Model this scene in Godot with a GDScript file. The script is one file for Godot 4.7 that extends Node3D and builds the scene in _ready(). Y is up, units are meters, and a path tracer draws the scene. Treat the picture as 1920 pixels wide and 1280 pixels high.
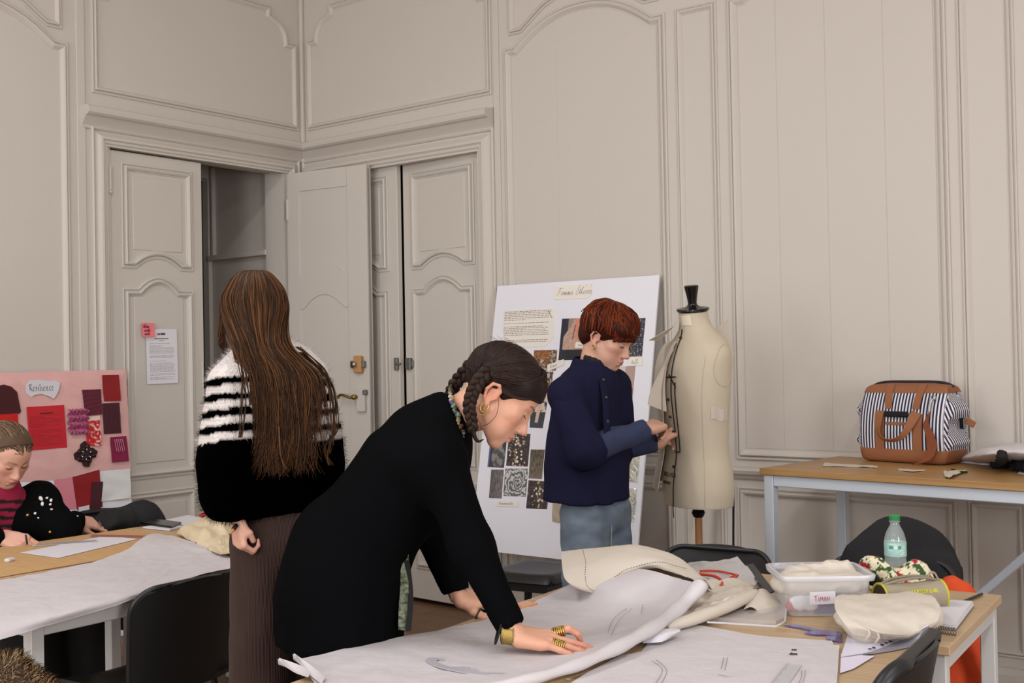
extends Node3D
# A sewing classroom in an old panelled room. x runs along the back wall, z towards the viewer, corner of the two panelled walls at the origin.

func _ready():
	var cam := Camera3D.new()
	cam.name = "camera"
	cam.position = Vector3(5.603, 1.45, 5.041)
	cam.rotation_order = EULER_ORDER_YXZ
	cam.rotation = Vector3(0.0148026, 0.66098679, -0.01895845)
	cam.fov = 33.0975
	cam.near = 0.05
	cam.far = 60.0
	add_child(cam)
	cam.current = true
	var we := WorldEnvironment.new()
	we.name = "environment"
	var env := Environment.new()
	env.background_mode = Environment.BG_COLOR
	env.background_color = Color(0.75, 0.8, 0.9)
	env.ambient_light_source = Environment.AMBIENT_SOURCE_DISABLED
	env.tonemap_mode = Environment.TONE_MAPPER_LINEAR
	env.tonemap_exposure = EXPOSURE
	env.sdfgi_enabled = true
	env.ssao_enabled = true
	env.ssil_enabled = true
	we.environment = env
	add_child(we)
	ceiling_lamp(Vector3(2.4, 4.3, 3.6), 0.0, 1.0, "long white pendant lamp above the left tables")
	ceiling_lamp(Vector3(6.2, 4.3, 3.6), 0.0, 1.0, "long white pendant lamp above the right front tables")
	ceiling_lamp(Vector3(2.4, 4.3, 6.8), 0.0, 1.0, "long white pendant lamp behind the viewer on the door side")
	ceiling_lamp(Vector3(6.2, 4.3, 6.8), 0.0, 1.0, "long white pendant lamp behind the viewer on the side window's side")
	make_materials()
	daylight_window(1, Vector3(2.2, 2.0, 9.36), 0.0)
	daylight_window(2, Vector3(5.4, 2.0, 9.36), 0.0)
	daylight_window(3, Vector3(9.2, 2.0, 4.4), PI / 2)
	build_room()
	build_doors()
	build_furniture()
	build_boards()
	build_mannequin()
	build_props_back()
	build_props_left()
	build_props_front()
	build_people()

const EXPOSURE := 0.84
const LAMP_ENERGY := 4.8
const WINDOW_ENERGY := 14.0
# ------------------------------------------------------------------ naming and materials
var M := {}
var used_names := {}
var rng := RandomNumberGenerator.new()

func numbered(called: String) -> String:
	if not used_names.has(called):
		used_names[called] = 0
		return called
	used_names[called] += 1
	return "%s_%03d" % [called, used_names[called]]

func thing(called: String, label: String, category: String, at := Vector3.ZERO, turn := 0.0, group := "") -> Node3D:
	var o := Node3D.new()
	o.name = numbered(called)
	o.position = at
	o.rotation.y = turn
	add_child(o)
	tag(o, label, category, group)
	return o

func tag(o: Node3D, label: String, category: String, group := "", kind := ""):
	if label != "": o.set_meta("label", label)
	if category != "": o.set_meta("category", category)
	if group != "": o.set_meta("group", group)
	if kind != "": o.set_meta("kind", kind)

func part(called: String, g: Geo, m: Material, parent: Node, label := "") -> MeshInstance3D:
	var o := MeshInstance3D.new()
	o.name = called
	o.mesh = g.mesh(m)
	parent.add_child(o, true)
	if label != "": o.set_meta("label", label)
	return o

func solo(called: String, g: Geo, m: Material, label: String, category: String, at := Vector3.ZERO, turn := 0.0, group := "") -> MeshInstance3D:
	var o := part(numbered(called), g, m, self)
	o.position = at
	o.rotation.y = turn
	tag(o, label, category, group)
	return o

func struct(called: String, g: Geo, m: Material, parent: Node = self) -> MeshInstance3D:
	var o := part(called, g, m, parent)
	if parent == self: o.set_meta("kind", "structure")
	return o

func ink(r: int, g: int, b: int) -> Color:
	return Color(r / 255.0, g / 255.0, b / 255.0)

func mat(called: String, col: Color, rough := 0.7, metal := 0.0) -> StandardMaterial3D:
	var m := StandardMaterial3D.new()
	m.resource_name = called
	m.albedo_color = col
	m.roughness = rough
	m.metallic = metal
	m.cull_mode = BaseMaterial3D.CULL_DISABLED
	M[called] = m
	return m

func vmat(called: String, rough := 0.7) -> StandardMaterial3D:
	var m := mat(called, Color(1, 1, 1), rough)
	m.vertex_color_use_as_albedo = true
	return m

func noise_tex(seed_: int, freq: float, ramp: Array, size := 256, normal := false, bump := 4.0, ftype := FastNoiseLite.TYPE_SIMPLEX_SMOOTH, octaves := 4) -> NoiseTexture2D:
	var n := FastNoiseLite.new()
	n.seed = seed_
	n.frequency = freq
	n.noise_type = ftype
	n.fractal_octaves = octaves
	var t := NoiseTexture2D.new()
	t.width = size
	t.height = size
	t.seamless = true
	t.noise = n
	if normal:
		t.as_normal_map = true
		t.bump_strength = bump
	elif ramp.size():
		var g := Gradient.new()
		g.offsets = PackedFloat32Array(range(ramp.size()).map(func(i): return float(i) / (ramp.size() - 1)))
		g.colors = PackedColorArray(ramp)
		t.color_ramp = g
	return t

func triplanar(m: StandardMaterial3D, scale: float, world := false):
	m.uv1_triplanar = true
	m.uv1_world_triplanar = world
	m.uv1_scale = Vector3.ONE * scale

# a woven or knitted normal map, drawn thread by thread
func weave_normal(n: int, thread: int, strength: float) -> ImageTexture:
	var im := Image.create(n, n, false, Image.FORMAT_RF)
	for y in n:
		for x in n:
			var cx := x / thread
			var cy := y / thread
			var fx := (float(x % thread) / thread - 0.5) * 2.0
			var fy := (float(y % thread) / thread - 0.5) * 2.0
			var h: float = (1.0 - fy * fy) * (1.0 - 0.35 * fx * fx) if (cx + cy) % 2 == 0 else (1.0 - fx * fx) * (1.0 - 0.35 * fy * fy)
			im.set_pixel(x, y, Color(h, h, h))
	return normal_of(im, strength)

func normal_of(im: Image, strength: float) -> ImageTexture:
	var w := im.get_width()
	var h := im.get_height()
	var o := Image.create(w, h, false, Image.FORMAT_RGB8)
	for y in h:
		for x in w:
			var dx := im.get_pixel((x + 1) % w, y).r - im.get_pixel((x + w - 1) % w, y).r
			var dy := im.get_pixel(x, (y + 1) % h).r - im.get_pixel(x, (y + h - 1) % h).r
			var v := Vector3(-dx * strength, dy * strength, 1.0).normalized()
			o.set_pixel(x, y, Color(v.x * 0.5 + 0.5, v.y * 0.5 + 0.5, v.z * 0.5 + 0.5))
	return ImageTexture.create_from_image(o)

# ------------------------------------------------------------------ geometry
class Geo:
	var v := PackedVector3Array()
	var n := PackedVector3Array()
	var uv := PackedVector2Array()
	var c := PackedColorArray()
	var idx := PackedInt32Array()
	var col := Color(1, 1, 1)
	var xf := Transform3D()

	func vert(p: Vector3, nn: Vector3, t := Vector2.ZERO) -> int:
		v.append(xf * p)
		n.append((xf.basis * nn).normalized())
		uv.append(t)
		c.append(col)
		return v.size() - 1

	func tri(a: int, b: int, d: int):
		var fn := (v[b] - v[a]).cross(v[d] - v[a])
		if fn.dot(n[a] + n[b] + n[d]) > 0.0:
			idx.append(a); idx.append(d); idx.append(b)
		else:
			idx.append(a); idx.append(b); idx.append(d)

	func poly(pts: Array, hint: Vector3):
		var nn := Vector3.ZERO
		for i in range(1, pts.size() - 1):
			nn += (pts[i] - pts[0]).cross(pts[i + 1] - pts[0])
		if nn.length() < 1e-12: return
		nn = nn.normalized()
		if nn.dot(hint) < 0.0: nn = -nn
		var ax := nn.abs()
		var s := v.size()
		for p: Vector3 in pts:
			var t := Vector2(p.x, p.z)
			if ax.x > ax.y and ax.x > ax.z: t = Vector2(p.z, p.y)
			elif ax.z > ax.y: t = Vector2(p.x, p.y)
			vert(p, nn, t)
		for i in range(1, pts.size() - 1): tri(s, s + i, s + i + 1)

	func box(at: Vector3, size: Vector3, bev := 0.0, b := Basis()):
		var keep := xf
		xf = xf * Transform3D(b, at)
		var h := size * 0.5
		bev = min(bev, min(h.x, min(h.y, h.z)) * 0.9)
		var px := {}
		var py := {}
		var pz := {}
		for sx in [-1, 1]:
			for sy in [-1, 1]:
				for sz in [-1, 1]:
					var k := Vector3i(sx, sy, sz)
					px[k] = Vector3(sx * h.x, sy * (h.y - bev), sz * (h.z - bev))
					py[k] = Vector3(sx * (h.x - bev), sy * h.y, sz * (h.z - bev))
					pz[k] = Vector3(sx * (h.x - bev), sy * (h.y - bev), sz * h.z)
		for s in [-1, 1]:
			poly([px[Vector3i(s, -1, -1)], px[Vector3i(s, 1, -1)], px[Vector3i(s, 1, 1)], px[Vector3i(s, -1, 1)]], Vector3(s, 0, 0))
			poly([py[Vector3i(-1, s, -1)], py[Vector3i(1, s, -1)], py[Vector3i(1, s, 1)], py[Vector3i(-1, s, 1)]], Vector3(0, s, 0))
			poly([pz[Vector3i(-1, -1, s)], pz[Vector3i(1, -1, s)], pz[Vector3i(1, 1, s)], pz[Vector3i(-1, 1, s)]], Vector3(0, 0, s))
		if bev > 0.0:
			for s in [-1, 1]:
				for t in [-1, 1]:
					poly([px[Vector3i(s, t, -1)], py[Vector3i(s, t, -1)], py[Vector3i(s, t, 1)], px[Vector3i(s, t, 1)]], Vector3(s, t, 0))
					poly([px[Vector3i(s, -1, t)], pz[Vector3i(s, -1, t)], pz[Vector3i(s, 1, t)], px[Vector3i(s, 1, t)]], Vector3(s, 0, t))
					poly([py[Vector3i(-1, s, t)], pz[Vector3i(-1, s, t)], pz[Vector3i(1, s, t)], py[Vector3i(1, s, t)]], Vector3(0, s, t))
					for r in [-1, 1]:
						var k := Vector3i(s, t, r)
						poly([px[k], py[k], pz[k]], Vector3(s, t, r))
		xf = keep

	func bar(a: Vector3, b: Vector3, w: float, d: float, bev := 0.003, up := Vector3.UP):
		var y := (b - a).normalized()
		if abs(y.dot(up)) > 0.95: up = Vector3.BACK
		var x := up.cross(y).normalized()
		box((a + b) * 0.5, Vector3(w, (b - a).length(), d), bev, Basis(x, y, x.cross(y)))

	func surf(P: Array, loop_i := false, loop_j := false, flip := false, uvs := Vector2.ONE, cols: Array = []):
		var nj := P.size()
		var ni: int = P[0].size()
		var s := v.size()
		for j in nj:
			var row: PackedVector3Array = P[j]
			for i in ni:
				var i0 := (i + ni - 1) % ni if loop_i else maxi(i - 1, 0)
				var i1 := (i + 1) % ni if loop_i else mini(i + 1, ni - 1)
				var j0 := (j + nj - 1) % nj if loop_j else maxi(j - 1, 0)
				var j1 := (j + 1) % nj if loop_j else mini(j + 1, nj - 1)
				var nn: Vector3 = (row[i1] - row[i0]).cross(P[j1][i] - P[j0][i])
				if nn.length_squared() < 1e-20:
					var jj := clampi(j + (1 if j == 0 else -1), 0, nj - 1)
					nn = (P[jj][i1] - P[jj][i0]).cross((P[jj][i] - row[i]) * (1.0 if jj > j else -1.0))
				if flip: nn = -nn
				if cols.size(): col = cols[j][i]
				vert(row[i], nn, Vector2(float(i) / (ni if loop_i else max(ni - 1, 1)), float(j) / (nj if loop_j else max(nj - 1, 1))) * uvs)
		for j in (nj if loop_j else nj - 1):
			for i in (ni if loop_i else ni - 1):
				var a := s + j * ni + i
				var b := s + j * ni + (i + 1) % ni
				var d := s + ((j + 1) % nj) * ni + i
				var e := s + ((j + 1) % nj) * ni + (i + 1) % ni
				if flip:
					idx.append_array([a, b, e, a, e, d])
				else:
					idx.append_array([a, e, b, a, d, e])

	func sheet(P: Array, thick: float, uvs := Vector2.ONE):
		var nj := P.size()
		var ni: int = P[0].size()
		var Q := []
		for j in nj:
			var row := PackedVector3Array()
			for i in ni:
				var nn: Vector3 = (P[j][mini(i + 1, ni - 1)] - P[j][maxi(i - 1, 0)]).cross(P[mini(j + 1, nj - 1)][i] - P[maxi(j - 1, 0)][i])
				row.append(P[j][i] - nn.normalized() * thick)
			Q.append(row)
		surf(P, false, false, false, uvs)
		surf(Q, false, false, true, uvs)
		var ra := PackedVector3Array()
		var rb := PackedVector3Array()
		for i in ni: ra.append(P[0][i]); rb.append(Q[0][i])
		for j in range(1, nj): ra.append(P[j][ni - 1]); rb.append(Q[j][ni - 1])
		for i in range(ni - 2, -1, -1): ra.append(P[nj - 1][i]); rb.append(Q[nj - 1][i])
		for j in range(nj - 2, 0, -1): ra.append(P[j][0]); rb.append(Q[j][0])
		surf([ra, rb], true, false, true, Vector2(0.01, 0.01))

	func tube(pts: PackedVector3Array, rad, sides := 8, loop := false, flat := 1.0, axis := Vector3.ZERO, caps := true):
		var m := pts.size()
		if m < 2: return
		var P := []
		var u := Vector3.ZERO
		for k in m:
			var t: Vector3
			if loop: t = pts[(k + 1) % m] - pts[(k + m - 1) % m]
			else: t = pts[mini(k + 1, m - 1)] - pts[maxi(k - 1, 0)]
			t = t.normalized()
			if axis != Vector3.ZERO:
				u = axis - t * axis.dot(t)
			elif k == 0:
				u = t.cross(Vector3.UP if abs(t.y) < 0.9 else Vector3.RIGHT)
			else:
				u = u - t * u.dot(t)
			if u.length() < 1e-5: u = t.cross(Vector3(0.3, 0.5, 0.8))
			u = u.normalized()
			var w := t.cross(u)
			var r: float = rad if rad is float else rad[k]
			var row := PackedVector3Array()
			for i in sides:
				var a := TAU * i / sides
				row.append(pts[k] + u * cos(a) * r * flat + w * sin(a) * r)
			P.append(row)
		if caps and not loop:
			var first := PackedVector3Array()
			var last := PackedVector3Array()
			for i in sides: first.append(pts[0]); last.append(pts[m - 1])
			P.push_front(first)
			P.append(last)
		surf(P, true, loop, false)

	func lathe(prof: Array, segs := 24, at := Vector3.ZERO, b := Basis()):
		var keep := xf
		xf = xf * Transform3D(b, at)
		var pf := []
		for k in prof.size():
			pf.append(prof[k])
			if k > 0 and k < prof.size() - 1:
				var d0: Vector2 = (prof[k] - prof[k - 1]).normalized()
				var d1: Vector2 = (prof[k + 1] - prof[k]).normalized()
				if d0.dot(d1) < 0.8: pf.append(prof[k])
		prof = pf
		var P := []
		for k in prof.size():
			var row := PackedVector3Array()
			for i in segs:
				var a := TAU * i / segs
				row.append(Vector3(cos(a) * prof[k].x, prof[k].y, sin(a) * prof[k].x))
			P.append(row)
		surf(P, true, false, true)
		xf = keep

	func ball(at: Vector3, r: Vector3, segs := 16, rings := 10, b := Basis()):
		var P := []
		for j in rings + 1:
			var e := PI * j / rings - PI / 2
			var row := PackedVector3Array()
			for i in segs:
				var a := TAU * i / segs
				row.append(at + b * Vector3(cos(a) * cos(e) * r.x, sin(e) * r.y, sin(a) * cos(e) * r.z))
			P.append(row)
		surf(P, true, false, true)

	func slab(outline: PackedVector2Array, z0: float, z1: float, uvs := Vector2.ONE, uvo := Vector2.ZERO):
		var t := Geometry2D.triangulate_polygon(outline)
		for side in 2:
			var s := v.size()
			var z := z1 if side else z0
			for p in outline: vert(Vector3(p.x, p.y, z), Vector3(0, 0, 1 if side else -1), (p - uvo) * uvs)
			for k in range(0, t.size(), 3): tri(s + t[k], s + t[k + 1], s + t[k + 2])
		var area := 0.0
		for i in outline.size():
			var a := outline[i]
			var b := outline[(i + 1) % outline.size()]
			area += a.x * b.y - b.x * a.y
		for i in outline.size():
			var a := outline[i]
			var b := outline[(i + 1) % outline.size()]
			var nn := Vector3(b.y - a.y, a.x - b.x, 0) * signf(area)
			poly([Vector3(a.x, a.y, z0), Vector3(b.x, b.y, z0), Vector3(b.x, b.y, z1), Vector3(a.x, a.y, z1)], nn)

	func mould(path: PackedVector2Array, prof: Array, closed := true):
		var m := path.size()
		var off := PackedVector2Array()
		for k in m:
			var a := path[(k + m - 1) % m]
			var b := path[k]
			var d := path[(k + 1) % m]
			var t0 := (b - a).normalized()
			var t1 := (d - b).normalized()
			if not closed and k == 0: t0 = t1
			if not closed and k == m - 1: t1 = t0
			var n0 := Vector2(-t0.y, t0.x)
			var n1 := Vector2(-t1.y, t1.x)
			var s := n0 + n1
			off.append(s / max(0.3, 1.0 + n0.dot(n1)))
		for j in prof.size() - 1:
			var p0: Vector2 = prof[j]
			var p1: Vector2 = prof[j + 1]
			for k in (m if closed else m - 1):
				var k1 := (k + 1) % m
				var q := [path[k] + off[k] * p0.x, path[k1] + off[k1] * p0.x, path[k1] + off[k1] * p1.x, path[k] + off[k] * p1.x]
				var dirn := (path[k1] - path[k]).normalized()
				var nin := Vector2(-dirn.y, dirn.x)
				var pd := p1 - p0
				var nn := Vector3(nin.x * -pd.y, nin.y * -pd.y, pd.x)
				poly([Vector3(q[0].x, q[0].y, p0.y), Vector3(q[1].x, q[1].y, p0.y), Vector3(q[2].x, q[2].y, p1.y), Vector3(q[3].x, q[3].y, p1.y)], nn)
		if not closed:
			for e in 2:
				var k: int = 0 if e == 0 else m - 1
				var dd := (path[1] - path[0]) if e == 0 else (path[m - 1] - path[m - 2])
				var pts := PackedVector2Array()
				for p: Vector2 in prof: pts.append(p)
				var t := Geometry2D.triangulate_polygon(pts)
				for i in range(0, t.size(), 3):
					var tr := []
					for z in 3:
						var p := path[k] + off[k] * pts[t[i + z]].x
						tr.append(Vector3(p.x, p.y, pts[t[i + z]].y))
					poly(tr, Vector3(dd.x, dd.y, 0) * (-1.0 if e == 0 else 1.0))

	func mesh(m: Material) -> ArrayMesh:
		var a := []
		a.resize(Mesh.ARRAY_MAX)
		a[Mesh.ARRAY_VERTEX] = v
		a[Mesh.ARRAY_NORMAL] = n
		a[Mesh.ARRAY_TEX_UV] = uv
		a[Mesh.ARRAY_COLOR] = c
		a[Mesh.ARRAY_INDEX] = idx
		var am := ArrayMesh.new()
		am.add_surface_from_arrays(Mesh.PRIMITIVE_TRIANGLES, a)
		am.surface_set_material(0, m)
		return am

# smooth curve through points
func spline(pts: Array, per := 8) -> PackedVector3Array:
	var o := PackedVector3Array()
	for k in pts.size() - 1:
		var a: Vector3 = pts[maxi(k - 1, 0)]
		var b: Vector3 = pts[k]
		var d: Vector3 = pts[k + 1]
		var e: Vector3 = pts[mini(k + 2, pts.size() - 1)]
		for i in per:
			o.append(b.cubic_interpolate(d, a, e, float(i) / per))
	o.append(pts[pts.size() - 1])
	return o

func spline2(pts: Array, per := 6, closed := false) -> PackedVector2Array:
	var o := PackedVector2Array()
	var m := pts.size()
	for k in (m if closed else m - 1):
		var a: Vector2 = pts[(k + m - 1) % m] if closed else pts[maxi(k - 1, 0)]
		var b: Vector2 = pts[k]
		var d: Vector2 = pts[(k + 1) % m]
		var e: Vector2 = pts[(k + 2) % m] if closed else pts[mini(k + 2, m - 1)]
		for i in per:
			o.append(b.cubic_interpolate(d, a, e, float(i) / per))
	if not closed: o.append(pts[m - 1])
	return o

# grid of points from a function of (u, v) in 0..1
func grid(nu: int, nv: int, f: Callable) -> Array:
	var P := []
	for j in nv + 1:
		var row := PackedVector3Array()
		for i in nu + 1:
			row.append(f.call(float(i) / nu, float(j) / nv))
		P.append(row)
	return P

# ------------------------------------------------------------------ bodies: smooth unions of tapered capsules, meshed as surface nets
class Prim:
	var kind := 0          # 0 capsule, 1 ellipsoid
	var a: Vector3
	var ba: Vector3
	var bb := 1.0
	var ra := 0.0
	var rb := 0.0
	var k := 0.02
	var cut := false
	var flat := false
	var fn: Vector3
	var fs := 0.0
	var inv := Basis()
	var r: Vector3
	var mid: Vector3
	var reach := 0.0

	func d(p: Vector3) -> float:
		var pa := p - a
		if kind == 0:
			if flat: pa += fn * (pa.dot(fn) * fs)
			var h := clampf(pa.dot(ba) / bb, 0.0, 1.0)
			return (pa - ba * h).length() - (ra + (rb - ra) * h)
		pa = inv * pa
		var q := pa / r
		var k0 := q.length()
		var k1 := (q / r).length()
		return k0 * (k0 - 1.0) / maxf(k1, 1e-6)

class Blob:
	var prims: Array[Prim] = []
	var noise: FastNoiseLite = null
	var amp := 0.0
	var warp := Vector3.ONE
	var bump = null

	func cap(a: Vector3, b: Vector3, ra: float, rb: float, k := 0.02) -> Prim:
		var p := Prim.new()
		p.a = a; p.ba = b - a; p.bb = maxf((b - a).length_squared(), 1e-9); p.ra = ra; p.rb = rb; p.k = k
		p.mid = (a + b) * 0.5
		p.reach = (b - a).length() * 0.5 + maxf(ra, rb)
		prims.append(p)
		return p

	func slabcap(a: Vector3, b: Vector3, ra: float, rb: float, nn: Vector3, s: float, k := 0.02) -> Prim:
		var p := cap(a, b, ra, rb, k)
		p.flat = true
		p.fn = nn.normalized()
		p.fs = 1.0 / s - 1.0
		var ba := b - a
		p.ba = ba + p.fn * (ba.dot(p.fn) * p.fs)
		p.bb = maxf(p.ba.length_squared(), 1e-9)
		return p

	func ell(at: Vector3, r: Vector3, b := Basis(), k := 0.02) -> Prim:
		var p := Prim.new()
		p.kind = 1; p.a = at; p.r = r; p.inv = b.inverse(); p.k = k; p.mid = at
		p.reach = maxf(r.x, maxf(r.y, r.z))
		prims.append(p)
		return p

	func value(p: Vector3, list: Array[Prim]) -> float:
		var dd := 1e3
		for q in list:
			var e := q.d(p)
			if q.cut:
				e = -e
				var h := maxf(q.k - absf(dd - e), 0.0) / q.k
				dd = maxf(dd, e) + h * h * q.k * 0.25
			else:
				var h := maxf(q.k - absf(dd - e), 0.0) / q.k
				dd = minf(dd, e) - h * h * q.k * 0.25
		return dd

	func fine(p: Vector3, list: Array[Prim]) -> float:
		var dd := value(p, list)
		if amp > 0.0: dd += noise.get_noise_3dv(p * warp) * amp
		if bump != null: dd += bump.call(p)
		return dd

	func build(cell: float, color = null, bumpmax := 0.012) -> Geo:
		var lo := Vector3.ONE * 1e3
		var hi := -lo
		for q in prims:
			if q.cut: continue
			lo = lo.min(q.mid - Vector3.ONE * (q.reach + 0.02))
			hi = hi.max(q.mid + Vector3.ONE * (q.reach + 0.02))
		var B := 5
		var nb := Vector3i(((hi - lo) / (cell * B)).ceil())
		var nx := nb.x * B + 1
		var ny := nb.y * B + 1
		var nz := nb.z * B + 1
		var vals := PackedFloat32Array()
		vals.resize(nx * ny * nz)
		vals.fill(1e3)
		var half := cell * B * 0.5 * 1.7321
		var active := []
		var slack := amp + (bumpmax if bump != null else 0.0) + 0.0015
		for bz in nb.z:
			for by in nb.y:
				for bx in nb.x:
					var ce := lo + (Vector3(bx, by, bz) + Vector3.ONE * 0.5) * cell * B
					var list: Array[Prim] = []
					var thin := 1.0
					for q in prims:
						var far := half * 1.15 + slack + q.k
						if (ce - q.mid).length() - q.reach > far: continue
						var e := q.d(ce)
						if q.flat: e /= (1.0 + q.fs)
						if e < far:
							list.append(q)
							if q.flat and 1.0 + q.fs > thin: thin = 1.0 + q.fs
					if list.is_empty(): continue
					var ve := value(ce, list) / thin
					if ve > half * 1.2 + slack: continue
					if ve < -half * 1.3 - slack:
						for z in range(bz * B, bz * B + B + 1):
							for y in range(by * B, by * B + B + 1):
								for x in range(bx * B, bx * B + B + 1):
									var o := (z * ny + y) * nx + x
									if vals[o] == 1e3: vals[o] = -1.0
						continue
					active.append(Vector3i(bx, by, bz))
					for z in range(bz * B, bz * B + B + 1):
						for y in range(by * B, by * B + B + 1):
							for x in range(bx * B, bx * B + B + 1):
								var o := (z * ny + y) * nx + x
								var cur := vals[o]
								if cur == 1e3 or cur == -1.0:
									vals[o] = fine(lo + Vector3(x, y, z) * cell, list)
		var g := Geo.new()
		var at := {}
		var sx := 1
		var sy := nx
		var sz := nx * ny
		for b: Vector3i in active:
			for z in range(b.z * B, b.z * B + B):
				for y in range(b.y * B, b.y * B + B):
					for x in range(b.x * B, b.x * B + B):
						var o := (z * ny + y) * nx + x
						var v0 := vals[o]
						var v1 := vals[o + sx]
						var v2 := vals[o + sy]
						var v3 := vals[o + sx + sy]
						var v4 := vals[o + sz]
						var v5 := vals[o + sx + sz]
						var v6 := vals[o + sy + sz]
						var v7 := vals[o + sx + sy + sz]
						var neg := int(v0 < 0.0) + int(v1 < 0.0) + int(v2 < 0.0) + int(v3 < 0.0) + int(v4 < 0.0) + int(v5 < 0.0) + int(v6 < 0.0) + int(v7 < 0.0)
						if neg == 0 or neg == 8: continue
						var p := Vector3.ZERO
						var m := 0
						if (v0 < 0.0) != (v1 < 0.0): p += Vector3(v0 / (v0 - v1), 0, 0); m += 1
						if (v2 < 0.0) != (v3 < 0.0): p += Vector3(v2 / (v2 - v3), 1, 0); m += 1
						if (v4 < 0.0) != (v5 < 0.0): p += Vector3(v4 / (v4 - v5), 0, 1); m += 1
						if (v6 < 0.0) != (v7 < 0.0): p += Vector3(v6 / (v6 - v7), 1, 1); m += 1
						if (v0 < 0.0) != (v2 < 0.0): p += Vector3(0, v0 / (v0 - v2), 0); m += 1
						if (v1 < 0.0) != (v3 < 0.0): p += Vector3(1, v1 / (v1 - v3), 0); m += 1
						if (v4 < 0.0) != (v6 < 0.0): p += Vector3(0, v4 / (v4 - v6), 1); m += 1
						if (v5 < 0.0) != (v7 < 0.0): p += Vector3(1, v5 / (v5 - v7), 1); m += 1
						if (v0 < 0.0) != (v4 < 0.0): p += Vector3(0, 0, v0 / (v0 - v4)); m += 1
						if (v1 < 0.0) != (v5 < 0.0): p += Vector3(1, 0, v1 / (v1 - v5)); m += 1
						if (v2 < 0.0) != (v6 < 0.0): p += Vector3(0, 1, v2 / (v2 - v6)); m += 1
						if (v3 < 0.0) != (v7 < 0.0): p += Vector3(1, 1, v3 / (v3 - v7)); m += 1
						p = lo + (Vector3(x, y, z) + p / m) * cell
						var nn := Vector3(v1 + v3 + v5 + v7 - v0 - v2 - v4 - v6, v2 + v3 + v6 + v7 - v0 - v1 - v4 - v5, v4 + v5 + v6 + v7 - v0 - v1 - v2 - v3).normalized()
						if color != null: g.col = color.call(p, nn)
						at[o] = g.vert(p, nn)
		for o: int in at:
			var inside := vals[o] < 0.0
			if inside != (vals[o + sx] < 0.0): _quad(g, at, o, o - sy, o - sy - sz, o - sz, inside)
			if inside != (vals[o + sy] < 0.0): _quad(g, at, o, o - sz, o - sz - sx, o - sx, inside)
			if inside != (vals[o + sz] < 0.0): _quad(g, at, o, o - sx, o - sx - sy, o - sy, inside)
		_smooth_normals(g)
		return g

	func _smooth_normals(g: Geo):
		var acc := PackedVector3Array()
		acc.resize(g.v.size())
		for t in range(0, g.idx.size(), 3):
			var i := g.idx[t]
			var j := g.idx[t + 1]
			var k := g.idx[t + 2]
			var fn := (g.v[k] - g.v[i]).cross(g.v[j] - g.v[i])
			acc[i] += fn
			acc[j] += fn
			acc[k] += fn
		for i in g.v.size():
			if acc[i].length_squared() > 1e-18: g.n[i] = acc[i].normalized()

	func _quad(g: Geo, at: Dictionary, a: int, b: int, c: int, d: int, inside: bool):
		if not (at.has(b) and at.has(c) and at.has(d)): return
		var i: int = at[a]
		var j: int = at[b]
		var k: int = at[c]
		var l: int = at[d]
		if inside: g.idx.append_array([i, k, j, i, l, k])
		else: g.idx.append_array([i, j, k, i, k, l])
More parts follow.
